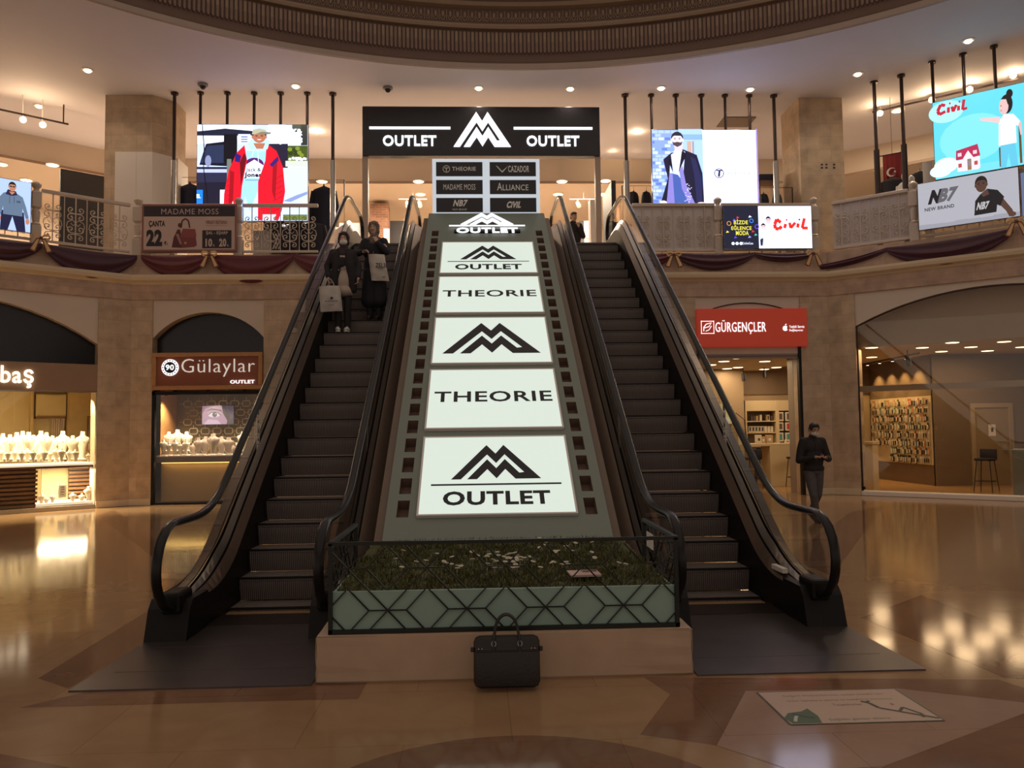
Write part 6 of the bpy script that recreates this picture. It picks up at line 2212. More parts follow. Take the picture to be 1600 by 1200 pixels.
# spots inside
for k, (dx, lab) in enumerate(((-1.0, 'left'), (-0.2, 'middle'), (0.7, 'right'))):
    root = thing('window_spotlight', 'small spotlight at the top of the rust-sign window, ' + lab, 'spotlight', FB @ T(gxm + dx, 0.6, zt + 0.10), 'spotlights of the rust-sign window')
    m = MB(); m.cyl((0, 0, 0.02), (0, 0, -0.08), 0.04, n=12); m.build('housing', [black_paint], root)
    m = MB(); m.cyl((0, 0, -0.081), (0, 0, -0.085), 0.034, n=12); m.build('bulb', [bulb_warm], root)
    lamp('spot_glow', 'SPOT', root, (0, 0, -0.1), 230, (1.0, 0.84, 0.62), 0.04, spot=110)
lo = thing('side_uplight', 'lamp washing the orange wood side of the rust-sign window', 'spotlight', FB @ T(GX0 + 0.16, 0.45, zt - 0.03))
m = MB(); m.cyl((0, 0, 0.02), (0, 0, -0.05), 0.03, n=12); m.build('housing', [black_paint], lo)
lamp('spot_glow', 'SPOT', lo, (0, 0, -0.07), 45, (1.0, 0.6, 0.22), 0.03, spot=70)

# ---- bright jeweller (oblique wall, left)
ap = arch_pts(LXA, LXB, 3.82, 4.75)
m = MB(); m.prism(ap + [(LXB, 3.2), (LXA, 3.2)], 0.26, 0.32)
structure(m.build('trim_8', [black_gloss], M=FL))
lz = lambda py, px=80, y=0.0: on(FL, px, py, y)[1]
z_s0, z_s1 = lz(610), lz(567)
lxm = (LXA + LXB) / 2; lw = LXB - LXA
sgl = thing('shop_sign', 'tan fascia at the far left with large glowing white letters', 'sign', FL @ T(lxm, 0.0, z_s0))
m = MB(); m.bbox(-lw / 2, lw / 2, 0.0, 0.25, 0, z_s1 - z_s0, 0.01); m.build('board', [mat('tan_fascia', (0.30, 0.19, 0.12), 0.5, var=0.08, scale=3)], sgl)
xa, za = on(FL, -46, 602, -0.05); xb, zb = on(FL, 53, 573, -0.05)
xa = on(FL, 1, 602, -0.05)[0]
m = MB(); m.text('baş', xa - lxm, xb - lxm, lz(606, 30) - z_s0, lz(572, 30) - z_s0, -0.05, 0.04, 0.012); m.build('lettering', [emit('shop_letters_warm', (1.0, 0.86, 0.62), 2.0)], sgl)
root = thing('shop_window', 'brightly lit jeweller\'s show window at the far left, with steel posts', 'shop window', FL @ T(lxm, 0.05, 0))
zt = z_s0
m = MB()
m.box(-lw / 2, lw / 2, -0.05, 0.05, 0.0, 0.09); m.box(-lw / 2, lw / 2, -0.02, 0.05, zt - 0.03, zt)
x1, _ = on(FL, 152, 700, 0.0); m.box(x1 - lxm - 0.02, lw / 2, -0.05, 0.08, 0, zt)
m.build('frame', [steel], root)
x2, _ = on(FL, 21.5, 700, 0.0)
for a, b, nm in ((-lw / 2, x2 - lxm - 0.004, 'pane'), (x2 - lxm + 0.004, x1 - lxm - 0.02, 'pane')):
    m = MB(); m.box(a, b, 0.0, 0.012, 0.09, zt - 0.03); m.build(nm, [shop_glass], root)
m = MB()
m.slot = 0
m.box(LXA, LXB + 1.0, 2.4, 2.46, 0, zt + 0.3)
m.box(LXB + 1.0, LXB + 1.06, 0.6, 2.46, 0, zt + 0.3)
m.box(LXA, LXB + 1.0, 0.6, 2.4, zt + 0.12, zt + 0.18); m.box(LXA, LXB, 0.1, 0.6, zt + 0.12, zt + 0.18)
m.slot = 1
xa, _ = on(FL, 108, 650, 2.0); m.box(xa, xa + 0.9, 2.0, 2.4, 0, zt + 0.2)
xa, _ = on(FL, 50, 650, 2.2); m.box(xa - 0.03, xa + 0.03, 2.2, 2.4, 0, zt + 0.2)
structure(m.build('wall_left_jeweller', [cream_wall, mat('striped_tan_wall', (0.50, 0.36, 0.18), 0.5, var=0.15, scale=6)], M=FL))
# wall cabinet with dark lip, curtain panel, framed picture, round mirror
xa, za = on(FL, 56, 652, 2.2); xb, _ = on(FL, 103, 652, 2.2)
root = thing('wall_cabinet', 'cream wall cabinet with a dark lower edge behind the busts', 'cabinet', FL @ T((xa + xb) / 2, 2.2, za))
m = MB(); m.box(-(xb - xa) / 2, (xb - xa) / 2, 0, 0.2, 0.02, zt - za); m.build('body', [cream_wall], root)
m = MB(); m.box(-(xb - xa) / 2, (xb - xa) / 2, -0.03, 0.2, -0.03, 0.02); m.build('shelf_edge', [wood_brown], root)
xa, za = on(FL, 80, 685, 2.3); xb, zb = on(FL, 101, 653, 2.3)
m = MB()
for k in range(6): m.cyl((xa + (xb - xa) * (k + 0.5) / 6, 2.3, za - 0.6), (xa + (xb - xa) * (k + 0.5) / 6, 2.3, zb), (xb - xa) / 11, n=8)
tag(m.build('curtain_panel', [mat('striped_curtain', (0.50, 0.40, 0.33), 0.7, var=0.1, scale=12)], M=FL), 'pleated pale curtain below the cream wall cabinet', 'curtain')
xa, za = on(FL, 136, 705, 1.6); xb, zb = on(FL, 149, 650, 1.6)
root = thing('picture_frame', 'brown-framed grey picture at the right end of the bright jeweller', 'picture', FL @ T((xa + xb) / 2, 1.6, za))
w2 = (xb - xa) / 2
m = MB(); m.box(-w2, w2 + 0.25, 0, 0.04, 0, zb - za); m.box(0, 0.05, 0.005, 0.03, -za, 0); m.build('frame', [wood_brown], root)
m = MB(); m.box(-w2 + 0.03, w2 + 0.22, -0.004, 0.0, 0.03, zb - za - 0.03); m.build('canvas', [mat('grey_canvas', (0.22, 0.18, 0.20), 0.6, var=0.1, scale=4)], root)
# display table: white top on slatted brown wood, open in the middle
ts = thing('display_table', 'white-topped display table with slatted brown wood front at the far left', 'display table', FL @ T(0, 0.25, 0))
zt1 = on(FL, 80, 725, 0.25)[1]
xr, _ = on(FL, 148, 725, 0.3)
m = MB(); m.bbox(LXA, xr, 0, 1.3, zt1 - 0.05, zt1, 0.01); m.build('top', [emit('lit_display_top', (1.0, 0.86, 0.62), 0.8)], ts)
m = MB(); m.box(LXA, xr, -0.01, 0.03, zt1 - 0.10, zt1 - 0.05); m.build('edge', [wood_brown], ts)
sx0, _ = on(FL, 56, 750, 0.3)
for a, b, yy, nm in ((LXA, sx0, 0.02, 'slatted_front'), (on(FL, 108, 750, 1.15)[0], on(FL, 147, 750, 1.15)[0], 0.9, 'slatted_back')):
    m = MB()
    m.slot = 1
    m.box(a, b, yy + 0.05, yy + 0.09, 0.05, zt1 - 0.1)
    if nm == 'slatted_front': m.box(b - 0.04, b, yy + 0.05, 1.1, 0.05, zt1 - 0.1)
    m.slot = 0
    k = 0
    z = 0.10
    while z < zt1 - 0.16:
        m.box(a, b, yy, yy + 0.05, z, z + 0.055)
        if nm == 'slatted_front': m.box(b - 0.04, b + 0.03, yy, 1.1, z, z + 0.055)
        z += 0.095
    m.build(nm, [mat('slat_wood', (0.20, 0.105, 0.055), 0.4, var=0.25, scale=7), mat('slat_back', (0.07, 0.035, 0.02), 0.6, var=0.2, scale=5)], ts)
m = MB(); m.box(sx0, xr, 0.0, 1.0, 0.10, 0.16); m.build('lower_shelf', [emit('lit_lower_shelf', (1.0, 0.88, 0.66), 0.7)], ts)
m = MB(); m.box(sx0 + 0.3, on(FL, 108, 750, 1.2)[0], 1.05, 1.1, 0.16, zt1 - 0.1); m.build('back_panel', [cream_wall], ts)
X5 = lambda X, Y: (X / 5, 580 + Y / 5)
gl_ = 'white busts on the bright display table'
for k, (X, yt) in enumerate([(-60, 486), (-20, 498), (22, 486), (78, 495), (130, 478), (178, 468), (222, 476), (262, 500), (318, 466), (362, 480), (410, 505)]):
    px, py = X5(X, yt); bust(FL, px, py, X5(X, 690)[1], 0.74 + 0.26 * (k % 3), 'white bust in the back row of the bright display table', velvet_white, 'crowded white busts in the back row', 0.42)
for X, yt, lab in [(490, 468, 'third from the right in the back row'), (568, 503, 'second from the right in the back row, shorter'), (645, 470, 'rightmost in the back row, narrow and tall')]:
    px, py = X5(X, yt); bust(FL, px, py, X5(X, 690)[1], 0.7 if X == 568 else 1.0, 'white bust of the bright display table, ' + lab, velvet_white, gl_, 0.44)
for k, X in enumerate([-40, 10, 62, 116, 170, 212, 258, 302, 345, 390]):
    px, py = X5(X, 600 + (k * 37) % 26); bust(FL, px, py, X5(X, 706)[1], 0.36 + 0.2 * (k % 2), 'small white bust in the front row of the bright display table', velvet_white, 'crowded small white busts in the front row', 0.58)
for X, yt, lab in [(440, 598, 'fifth from the right'), (480, 600, 'fourth from the right'), (542, 612, 'third from the right'), (590, 610, 'second from the right'), (690, 640, 'rightmost and lowest')]:
    px, py = X5(X, yt); bust(FL, px, py, X5(X, 706)[1], 0.36 if X > 560 or X == 480 else 0.5, 'small white bust in the front row, ' + lab, velvet_white, gl_, 0.55)
for X, yt, yb, lab in [(325, 955, 1040, 'first from the left'), (362, 985, 1045, 'second from the left, low'), (412, 958, 1035, 'left of the white price card'), (568, 948, 1030, 'right of the white price card'), (640, 955, 1035, 'second from the right'), (694, 898, 1020, 'tallest, at the right'), (725, 945, 1020, 'rightmost')]:
    px, py = X5(X, yt); bust(FL, px, py, X5(X, yb)[1], 0.42, 'small white stand on the low lit shelf, ' + lab, velvet_white, 'small white stands on the low lit shelf', 0.6)
xa, za = on(FL, 91, 778, 0.45); xb, zb = on(FL, 104, 757, 0.45)
m = MB(); m.slot = 0; m.box(xa, xb, 0.45, 0.47, za, zb); m.slot = 1
for k in range(4): m.box(xa + 0.04, xb - 0.04, 0.447, 0.45, za + (zb - za) * (0.2 + 0.2 * k), za + (zb - za) * (0.26 + 0.2 * k))
tag(m.build('price_card', [white_board, jewel_gold], M=FL), 'white card with gold lines on the low lit shelf', 'card')
for k in range(9):
    x = LXB - 0.25 - 0.55 * k
    root = thing('window_spotlight', 'small spotlight at the top of the bright jeweller window', 'spotlight', FL @ T(x, 0.5, zt + 0.10), 'spotlights of the bright jeweller')
    m = MB(); m.cyl((0, 0, 0.02), (0, 0, -0.07), 0.045, n=12); m.build('housing', [white_paint], root)
    m = MB(); m.cyl((0, 0, -0.071), (0, 0, -0.075), 0.038, n=12); m.build('bulb', [bulb_warm], root)
    lamp('spot_glow', 'SPOT', root, (0, 0, -0.1), 240, (1.0, 0.80, 0.46), 0.05, spot=104, blend=0.3)
root = thing('low_display_lamp', 'lamp over the low lit shelf at the far left', 'spotlight', FL @ T((sx0 + xr) / 2, 0.45, zt1 - 0.12))
m = MB(); m.box(-0.5, 0.5, -0.02, 0.02, 0, 0.03); m.build('housing', [white_paint], root)
lamp('shelf_glow', 'AREA', root, (0, 0, -0.02), 90, (1.0, 0.78, 0.46), (1.0, 0.05))

# ---- phone shop under the red sign, running behind the right oblique window
Z_SC = 3.46        # shop ceiling behind the doorway
Z_SD = 3.62       # higher ceiling behind the arched window
XR2 = 12.3
wall_tan = mat('shop_tan_wall', (0.36, 0.265, 0.16), 0.6, var=0.06, scale=2)
wall_dark = mat('shop_brown_wall', (0.17, 0.115, 0.07), 0.6, var=0.08, scale=2)
shop_ceil = mat('shop_ceiling', (0.60, 0.50, 0.37), 0.7, var=0.04, scale=2)
m = MB()
m.slot = 0
m.box(RX0 - 1.2, XR2, 5.6, 5.7, 0, Z_SD)
xw, _ = on(FB, 1163, 650, 4.7)
m.box(RX0 - 1.2, xw, 4.7, 5.6, 0, Z_SC)
m.slot = 1
m.box(xw, XR2, 5.55, 5.6, 2.7, Z_SC)
structure(m.build('wall_shop_back', [wall_tan, wall_dark], M=FB))
m = MB()
m.slot = 0
m.box(XR2, XR2 + 0.1, 2.05, 5.6, 0, Z_SD)
m.slot = 0
m.box(XR2, 19, 2.0, 2.1, 0, Z_SD)
m.box(18.9, 19, -6, 2.0, 0, Z_SD)
m.box(RX0 - 0.08, RX0 - 0.02, 0.55, 5.6, 0, Z_SC)
structure(m.build('wall_shop_right', [wall_dark], M=FB))
pc = [fpt(FB, RX0 - 1.2, 0.56), fpt(FB, 8.9, 0.56), fpt(FB, 8.9, 5.7), fpt(FB, RX0 - 1.2, 5.7)]
m = MB(); m.prism_xy([(p.x, p.y) for p in pc], Z_SC, Z_SC + 0.5)
pc = [fpt(FB, 8.9, 0.56), fpt(FR, 0.6, 0.50), fpt(FR, S_R, 0.50), fpt(FB, 19, -6), fpt(FB, 19, 5.7), fpt(FB, 8.9, 5.7)]
m.prism_xy([(p.x, p.y) for p in pc], Z_SD, Z_SD + 0.06)
structure(m.build('ceiling_shop', [shop_ceil]))
m = MB(); m.box(RXA, RXB, 0.46, 0.50, Z_SD, 4.95)
structure(m.build('wall_shop_fascia', [mat('grey_brown_panel', (0.52, 0.44, 0.34), 0.6, var=0.06, scale=3)], M=FR))
pf = [fpt(FB, RX0, 0.6), fpt(FB, HALF - 0.2, 0.6), fpt(FR, 0.5, 0.5), fpt(FR, S_R, 0.5), fpt(FB, 19, -6), fpt(FB, 19, 5.6), fpt(FB, RX0, 5.6)]
m = MB(); m.prism_xy([(p.x, p.y) for p in pf], -0.01, 0.0012)
structure(m.build('floor_shop', [mat('orange_parquet', (0.34, 0.19, 0.08), 0.25, var=0.12, scale=5)]))
# red sign and shutter
rz = lambda py, y=0.0: on(FB, 1175, py, y)[1]
rxm, rw = (RX0 + RX1) / 2, RX1 - RX0
xa, z0 = on(FB, 1090, 541.5, -0.1); xb, z1 = on(FB, 1260.5, 482, -0.1)
z0, z1 = on(FB, 1175, 541.5, -0.1)[1], on(FB, 1175, 482, -0.1)[1]
sg = thing('shop_sign', 'bright red shop sign with white lettering above the phone shop', 'sign', FB @ T((xa + xb) / 2, -0.1, z0))
w, h = xb - xa, z1 - z0
m = MB(); m.bbox(-w / 2, w / 2, 0, 0.22, 0, h, 0.01); m.build('board', [emit('red_lit_board', (0.60, 0.055, 0.025), 0.28)], sg)
fx = lambda px: (px - 1175.2) / 170.5 * w
fz = lambda py: (541.5 - py) / 59.5 * h
m = MB()
for a, b, c, d in ((1096, 1116, 521, 520), (1096, 1116, 502, 501), (1096, 1096.8, 521, 501), (1115.2, 1116, 521, 501)): m.box(fx(a), fx(b), -0.012, 0, fz(c), fz(d))
m.tube([(fx(px), -0.008, fz(py)) for px, py in ((1100, 517), (1100, 511), (1104, 506), (1112, 504), (1108, 510), (1101, 512))], 0.011, 6)
m.tube([(fx(px), -0.008, fz(py)) for px, py in ((1103, 517), (1108, 515), (1112, 509))], 0.009, 6)
m.build('logo', [white_letter], sg)
m = MB(); m.text('GÜRGENÇLER', fx(1118), fx(1196), fz(522), fz(500), -0.02, 0.018, 0.0); m.build('lettering', [white_letter], sg)
m = MB()
ax, az = fx(1226), fz(513.5)
body = []
for k in range(24):
    t = 2 * math.pi * k / 24
    r_ = 0.068 * (1 - 0.10 * math.sin(t) ** 8 * (1 if math.sin(t) > 0 else 0.6))
    x, z = r_ * math.cos(t) * 0.92, r_ * math.sin(t)
    if math.cos(t) > 0.6 and math.sin(t) > -0.5: x = 0.045 - 0.008 * math.cos(3 * t)
    body.append((ax + x, az + z))
m.prism(body, -0.012, 0.0)
m.prism([(ax, az + 0.072), (ax + 0.005, az + 0.105), (ax + 0.033, az + 0.115), (ax + 0.028, az + 0.085)], -0.012, 0.0)
m.build('fruit_mark', [white_letter], sg)
m = MB(); m.text('Yetkili Servis', fx(1232), fx(1255.5), fz(513), fz(509), -0.012, 0, 0.02); m.text('Sağlayıcısı', fx(1232), fx(1253), fz(519), fz(514.5), -0.012, 0, 0.02); m.build('small_lettering', [white_letter], sg)
sh = thing('roller_shutter', 'rolled-up grey shutter under the red shop sign', 'shutter', FB @ T(rxm, 0.0, 0))
zs = rz(560)
m = MB(); m.box(-rw / 2, rw / 2, 0.05, 0.12, zs, z0 + 0.02); m.build('curtain', [shutter_mat], sh)
m = MB()
for sx in (-1, 1): m.box(sx * (rw / 2), sx * (rw / 2 - 0.07), 0.0, 0.14, 0, z0)
m.build('guide_rail', [black_paint], sh)
# pale column at the right jamb of the opening
xa, _ = on(FB, 1237, 650, 0.8); xb, _ = on(FB, 1254, 650, 0.8)
m = MB(); m.bbox(xa, xb, 0.62, 1.0, 0, Z_SC - 0.005, 0.01)
structure(m.build('pillar_shop', [mat('grey_tan_column', (0.30, 0.25, 0.20), 0.5, var=0.04, scale=3)], M=FB))
# wall cabinet with two shelf bays
cy = 5.1
xa, zt = on(FB, 1164, 626, cy); xb, _ = on(FB, 1240, 626, cy); xmid, _ = on(FB, 1214, 626, cy)
cab = thing('shelf_cabinet', 'cream wall cabinet with two open shelf bays at the back of the phone shop', 'cabinet', FB @ T(xa, cy, 0))
W_ = xb - xa; xm = xmid - xa
zl = [on(FB, 1190, p, cy)[1] for p in (692, 675.5, 657.5, 642)]
cab_mat = mat('cream_laminate', (0.62, 0.50, 0.30), 0.5, var=0.04, scale=3)
m = MB()
m.box(0, W_, 0.02, 0.42, zl[3], zt); m.box(0, 0.05, 0, 0.42, 0, zt); m.box(xm - 0.05, xm + 0.05, 0, 0.42, 0, zt); m.box(W_ - 0.04, W_, 0, 0.42, 0, zt)
m.box(0, W_, 0.0, 0.42, zl[0] - 0.12, zl[0] - 0.03)
m.build('body', [cab_mat], cab)
m = MB(); m.box(0.05, W_ - 0.04, 0.05, 0.41, 0, zl[0] - 0.12); m.build('base', [wall_dark], cab)
m = MB(); m.box(0.05, W_ - 0.04, 0.38, 0.41, zl[0] - 0.03, zl[3]); m.build('back_panel', [wall_dark], cab)
for z in (zl[1], zl[2]):
    m = MB(); m.box(0.05, xm - 0.05, 0.02, 0.38, z - 0.03, z); m.build('shelf', [cab_mat], cab)
m = MB(); m.box(xm + 0.05, W_ - 0.04, 0.10, 0.13, zl[0] - 0.03, zl[3]); m.build('peg_panel', [black_paint], cab)
# cartons on the shelves
carton_w = mat('white_carton', (0.66, 0.58, 0.46), 0.5, var=0.05, scale=8)
carton_d = mat('dark_carton', (0.10, 0.07, 0.06), 0.5, var=0.1, scale=8)
carton_s = mat('sand_carton', (0.50, 0.36, 0.20), 0.5, var=0.1, scale=8)
def carton(F, px0, px1, pyt, pyb, y, d, label, mt, grp, printm=None, nm='phone_box'):
    xa, zt = on(F, px0, pyt, y); xb, zb = on(F, px1, pyb, y)
    root = thing(nm, label, 'box', F @ T((xa + xb) / 2, y, zb), grp)
    w, h = (xb - xa) / 2, zt - zb
    m = MB(); m.bbox(-w, w, 0, d, 0.001, h, 0.004); m.build('carton', [mt], root)
    if printm:
        m = MB(); m.box(-w * 0.55, w * 0.55, -0.003, 0.0, h * 0.18, h * 0.85); m.build('print', [printm], root)
gsh = 'white phone boxes on the lower shelf'
for k in range(8):
    carton(FB, 1170 + k * 4.9, 1174.2 + k * 4.9, 666, 675.3, cy + 0.1, 0.15, 'white phone box on the lower open shelf, ' + ('with dark print' if k < 5 else 'plain'), carton_w, gsh + (' with dark print' if k < 5 else ', plain'), black_ink if k < 5 else None)
carton(FB, 1187.5, 1190.5, 648, 657.3, cy + 0.1, 0.15, 'pale phone box on the upper open shelf, left of two', carton_w, 'boxes on the upper shelf')
carton(FB, 1198, 1203, 648, 657.3, cy + 0.1, 0.15, 'pale phone box on the upper open shelf, right of two', carton_s, 'boxes on the upper shelf', carton_d)
for k, (px, mt) in enumerate(((1175, carton_d), (1179, carton_d), (1183, carton_s), (1206, carton_d))):
    carton(FB, px - 1.6, px + 1.6, 650, 657.3, cy + 0.14, 0.12, 'dark narrow box on the upper open shelf' if mt is carton_d else 'sand narrow box on the upper open shelf', mt, 'narrow boxes on the upper shelf')
teal = mat('teal_pack', (0.06, 0.30, 0.30), 0.5, var=0.05, scale=8); redp = mat('red_pack', (0.5, 0.03, 0.02), 0.5, var=0.05, scale=8)
for j, (pt, pb) in enumerate(((644, 658), (660, 673), (676, 690))):
    for i, px in enumerate((1220, 1232)):
        pm = teal if j == 2 else (redp if (j == 1 and i == 1) else carton_d)
        row_ = ('top', 'middle', 'bottom')[j]
        carton(FB, px - 4.6, px + 4.6, pt, pb, cy + 0.02, 0.07, 'white packet with %s print on the black panel, %s row, %s' % ('teal' if pm is teal else 'red' if pm is redp else 'dark', row_, 'left' if i == 0 else 'right'), carton_w, 'packets on the black panel', pm, 'accessory_packet')
# high tables and stools
ty2 = 2.9
zt = on(FB, 1210, 693, ty2)[1]
tb = thing('high_table', 'long pale high table with a thick panel leg in the phone shop', 'table', FB @ T(0, ty2, 0))
xa, _ = on(FB, 1150, 693, ty2); xb, _ = on(FB, 1246, 693, ty2)
m = MB(); m.bbox(xa, xb, 0, 0.75, zt - 0.07, zt, 0.008); m.build('top', [cab_mat], tb)
la, _ = on(FB, 1203.5, 720, ty2); lb, _ = on(FB, 1221, 720, ty2)
m = MB(); m.bbox(la, lb + 0.25, 0.0, 0.72, 0.0, zt - 0.07, 0.006); m.build('leg', [cab_mat], tb)
la, _ = on(FB, 1157, 720, ty2); lb, _ = on(FB, 1163, 720, ty2)
m = MB(); m.bbox(la, lb, 0.0, 0.72, 0.0, zt - 0.07, 0.006); m.build('leg', [cab_mat], tb)
STOOL0 = None
def stool(M, label):
    global STOOL0
    if STOOL0 is None:
        root = thing('bar_stool', label, 'stool', M, 'dark bar stools of the phone shop')
        m = MB()
        bm = bmesh.new(); bmesh.ops.create_cube(bm, size=1.0)
        bmesh.ops.scale(bm, vec=(0.42, 0.40, 0.06), verts=bm.verts); bmesh.ops.bevel(bm, geom=bm.edges[:], offset=0.025, segments=3, affect='EDGES')
        m.bm(bm, T(0, 0, 0.80)); m.build('seat', [cloth_dark], root, smooth=True)
        m = MB(); m.bbox(-0.20, 0.20, 0.17, 0.215, 0.80, 1.06, 0.02); m.build('backrest', [cloth_dark], root, smooth=True)
        for sx in (-1, 1):
            for sy in (-1, 1):
                m = MB(); m.cyl((sx * 0.15, sy * 0.13, 0.78), (sx * 0.215, sy * 0.20, 0.0), 0.012, n=8); m.build('leg', [dark_steel], root)
        m = MB(); m.tube([(0.19, 0.175, 0.26), (-0.19, 0.175, 0.26), (-0.19, -0.175, 0.26), (0.19, -0.175, 0.26)], 0.009, 6, closed=True); m.build('footrest', [dark_steel], root)
        STOOL0 = root
    else:
        copy_tree(STOOL0, M, label)
for px, py, yy, rz_, lab in ((1176, 750, 2.5, 190, 'dark bar stool at the high table, next to the left handrail side'), (1192, 750, 3.9, 170, 'dark bar stool behind the high table, left of its panel leg'), (1244, 750, 2.6, 180, 'dark bar stool at the high table just behind the walking man')):
    x, _ = on(FB, px, py, yy); stool(FB @ T(x, yy, 0.002, rz_), lab)
x, y = on_z(1556, 770, 0.0)
stool(T(x, y + 0.35, 0.002, -55), 'dark bar stool alone behind the large arched shop window')
# small things on the high table
gt = 'small boxes on the high table'
for k, (px, w_, h_, mt, lab) in enumerate(((1158, 4, 14, carton_w, 'white stand-up box at the left end of the high table'), (1186, 4.5, 10, carton_w, 'white box on the high table under the shelves'), (1193, 3, 8, carton_s, 'sand box on the high table'), (1203, 5, 10, carton_s, 'wide sand box on the high table with a shiny seal'), (1231, 3, 4, carton_w, 'low white box at the right end of the high table'))):
    x, _ = on(FB, px, 690, ty2 + 0.35); s_ = 23.0 / 1240
    root = thing('display_box', lab, 'box', FB @ T(x, ty2 + 0.35, zt + 0.001), gt)
    m = MB(); m.bbox(-w_ * s_, w_ * s_, 0, 0.12, 0, h_ * 1.3 * s_, 0.006); m.build('carton', [mt], root)
    m = MB(); m.box(-w_ * s_ * 0.4, w_ * s_ * 0.4, -0.003, 0, h_ * 0.4 * s_, h_ * 0.8 * s_); m.build('print', [carton_d if mt is carton_w else white_paint], root)
# poster on the tan wall, phone shop
sc, A, w, h = screen(FB, 1110, 1142, 632, 662, 'pale poster on the tan wall of the phone shop, seen past the right handrail', 4.62, 0, depth=0.03, frame=0.01, name='wall_poster', cat='poster', framemat=white_board)
A.rect(0, 0, 1, 1, lin(250, 226, 150)); A.ell(0.45, 0.4, 0.25, 0.3, lin(214, 110, 50)); A.ell(0.3, 0.65, 0.12, 0.15, lin(140, 40, 40)); A.rect(0.6, 0.1, 0.9, 0.3, lin(255, 246, 220))
A.build('picture', [picture_mat('poster_backlit', 0.55)], sc)
# tall rubber plant-like display lamp beside the wall
x, z = on(FB, 1147, 645, 4.3)
root = thing('arc_lamp', 'thin dark arched floor lamp before the tan shop wall', 'lamp', FB @ T(x, 4.3, 0))
m = MB(); m.tube([(0.35, 0, 0.0), (0.38, 0, 1.2), (0.30, 0, 1.9), (0.05, 0, z)], 0.012, 6); m.build('stem', [dark_steel], root)
m = MB(); m.lathe([(0.14, 0), (0.14, 0.02), (0.02, 0.03)], c=(0.35, 0, 0), n=16); m.build('base', [dark_steel], root)
# ceiling lights of the phone shop
for px, py, lab in ((1111, 569, 'round light of the phone shop ceiling, far left behind the handrail'), (1131, 563.5, 'round light under the shutter, second from the left'), (1152, 558.5, 'round light under the shutter, nearest the shutter'), (1153, 573, 'round light under the shutter, in the middle'), (1136, 575, 'round light under the shutter, farthest left'), (1195, 563.5, 'round light under the shutter, right of the middle'), (1213, 573, 'round light under the shutter, far right'), (1194, 576, 'round light under the shutter, far right at the back'),
                    (1362, 542, 'round light behind the arched window, upper left'), (1362, 557, 'round light behind the arched window, lower left'), (1441, 542, 'round light behind the arched window, left of centre'), (1471, 548, 'round light behind the arched window, low in the centre'), (1488, 534, 'round light behind the arched window, high in the centre'), (1517, 541, 'round light behind the arched window, right of centre'), (1543, 547, 'round light behind the arched window, low right'), (1569, 532.5, 'round light behind the arched window, upper right'), (1597, 541, 'round light behind the arched window, at the right edge')):
    disc_light(px, py, Z_SC if px < 1300 else Z_SD, lab, r=0.15, energy=12, grp='round lights of the phone shop', key='s', col=(1.0, 0.72, 0.44))
x, z = on(FB, 1199, 570, 3.0)
for px, py, yy, lab in ((1162, 590, 4.3, 'left dark track spotlight on the phone shop ceiling'), (1195, 585, 4.3, 'right dark track spotlight on the phone shop ceiling')):
    x, z = on(FB, px, py, yy)
    root = thing('track_spotlight', lab, 'spotlight', FB @ T(x, yy, z), 'dark track spotlights of the phone shop')
    m = MB(); m.cyl((0, 0, -0.10), (0, 0.04, 0.12), 0.055, n=12); m.cyl((0, 0.04, 0.1), (0, 0.04, Z_SC - z), 0.015, n=8); m.build('housing', [black_paint], root)
x0, y0 = on_z(1345, 570, Z_SD - 0.06); x1, y1 = on_z(1436, 552, Z_SD - 0.06)
m = MB(); m.tube([(x0, y0, Z_SD - 0.06), (x1, y1, Z_SD - 0.06)], 0.025, 6)
tag(m.build('lighting_track', [dark_steel]), 'dark lighting track on the ceiling behind the arched window', 'lighting track')
x, y = on_z(1421, 562, Z_SD - 0.25)
root = thing('track_spotlight', 'dark cylinder spotlight hanging behind the arched window', 'spotlight', T(x, y, Z_SD - 0.3))
m = MB(); m.cyl((0, 0, -0.12), (-0.06, 0.0, 0.14), 0.06, n=14); m.cyl((-0.05, 0, 0.1), (-0.05, 0, 0.3), 0.015, n=8); m.build('housing', [black_paint], root)

# the big arched window on the right
aw = thing('arched_window', 'large arched shop window with thin dark frame and pale sill at the right', 'shop window', FR @ T(0, 0.10, 0))
m = MB(); m.tube([(x, 0.02, z) for x, z in arch_pts(RX0 + 0.02, RX1 - 0.02, 4.45, 4.77)], 0.012, 6); structure(m.build('trim_10', [black_paint], M=FB))
ap = arch_pts(RXA + 0.01, RXB, 4.12, 4.80, 24)
m = MB(); m.prism(ap + [(RXB, 0.10), (RXA + 0.01, 0.10)], 0.0, 0.012); m.build('pane', [tint_glass], aw)
m = MB(); m.tube([(RXA + 0.02, 0, 0.1)] + [(x, 0, z - 0.012) for x, z in ap] + [(RXB, 0, 0.1)], 0.025, 6); m.build('frame', [dark_steel], aw)
m = MB(); m.bbox(RXA, RXB, -0.10, 0.25, 0.0, 0.11, 0.015); m.build('sill', [white_board], aw)
m = MB(); zb_ = on(FR, 1450, 604, 0.1)[1]; m.box(RXA + 0.02, RXB, 0.015, 0.05, zb_ - 0.07, zb_ + 0.07); m.build('reflection_band', [mat('taupe_reflection', (0.58, 0.49, 0.39), 0.5, var=0.05, scale=4)], aw)  # solid bar added to imitate a pale band reflected in the pane
m = MB(); m.sphere((RXA + 0.05, -0.02, 0.18), 0.04, n=10); m.build('corner_clamp', [black_paint], aw, smooth=True)
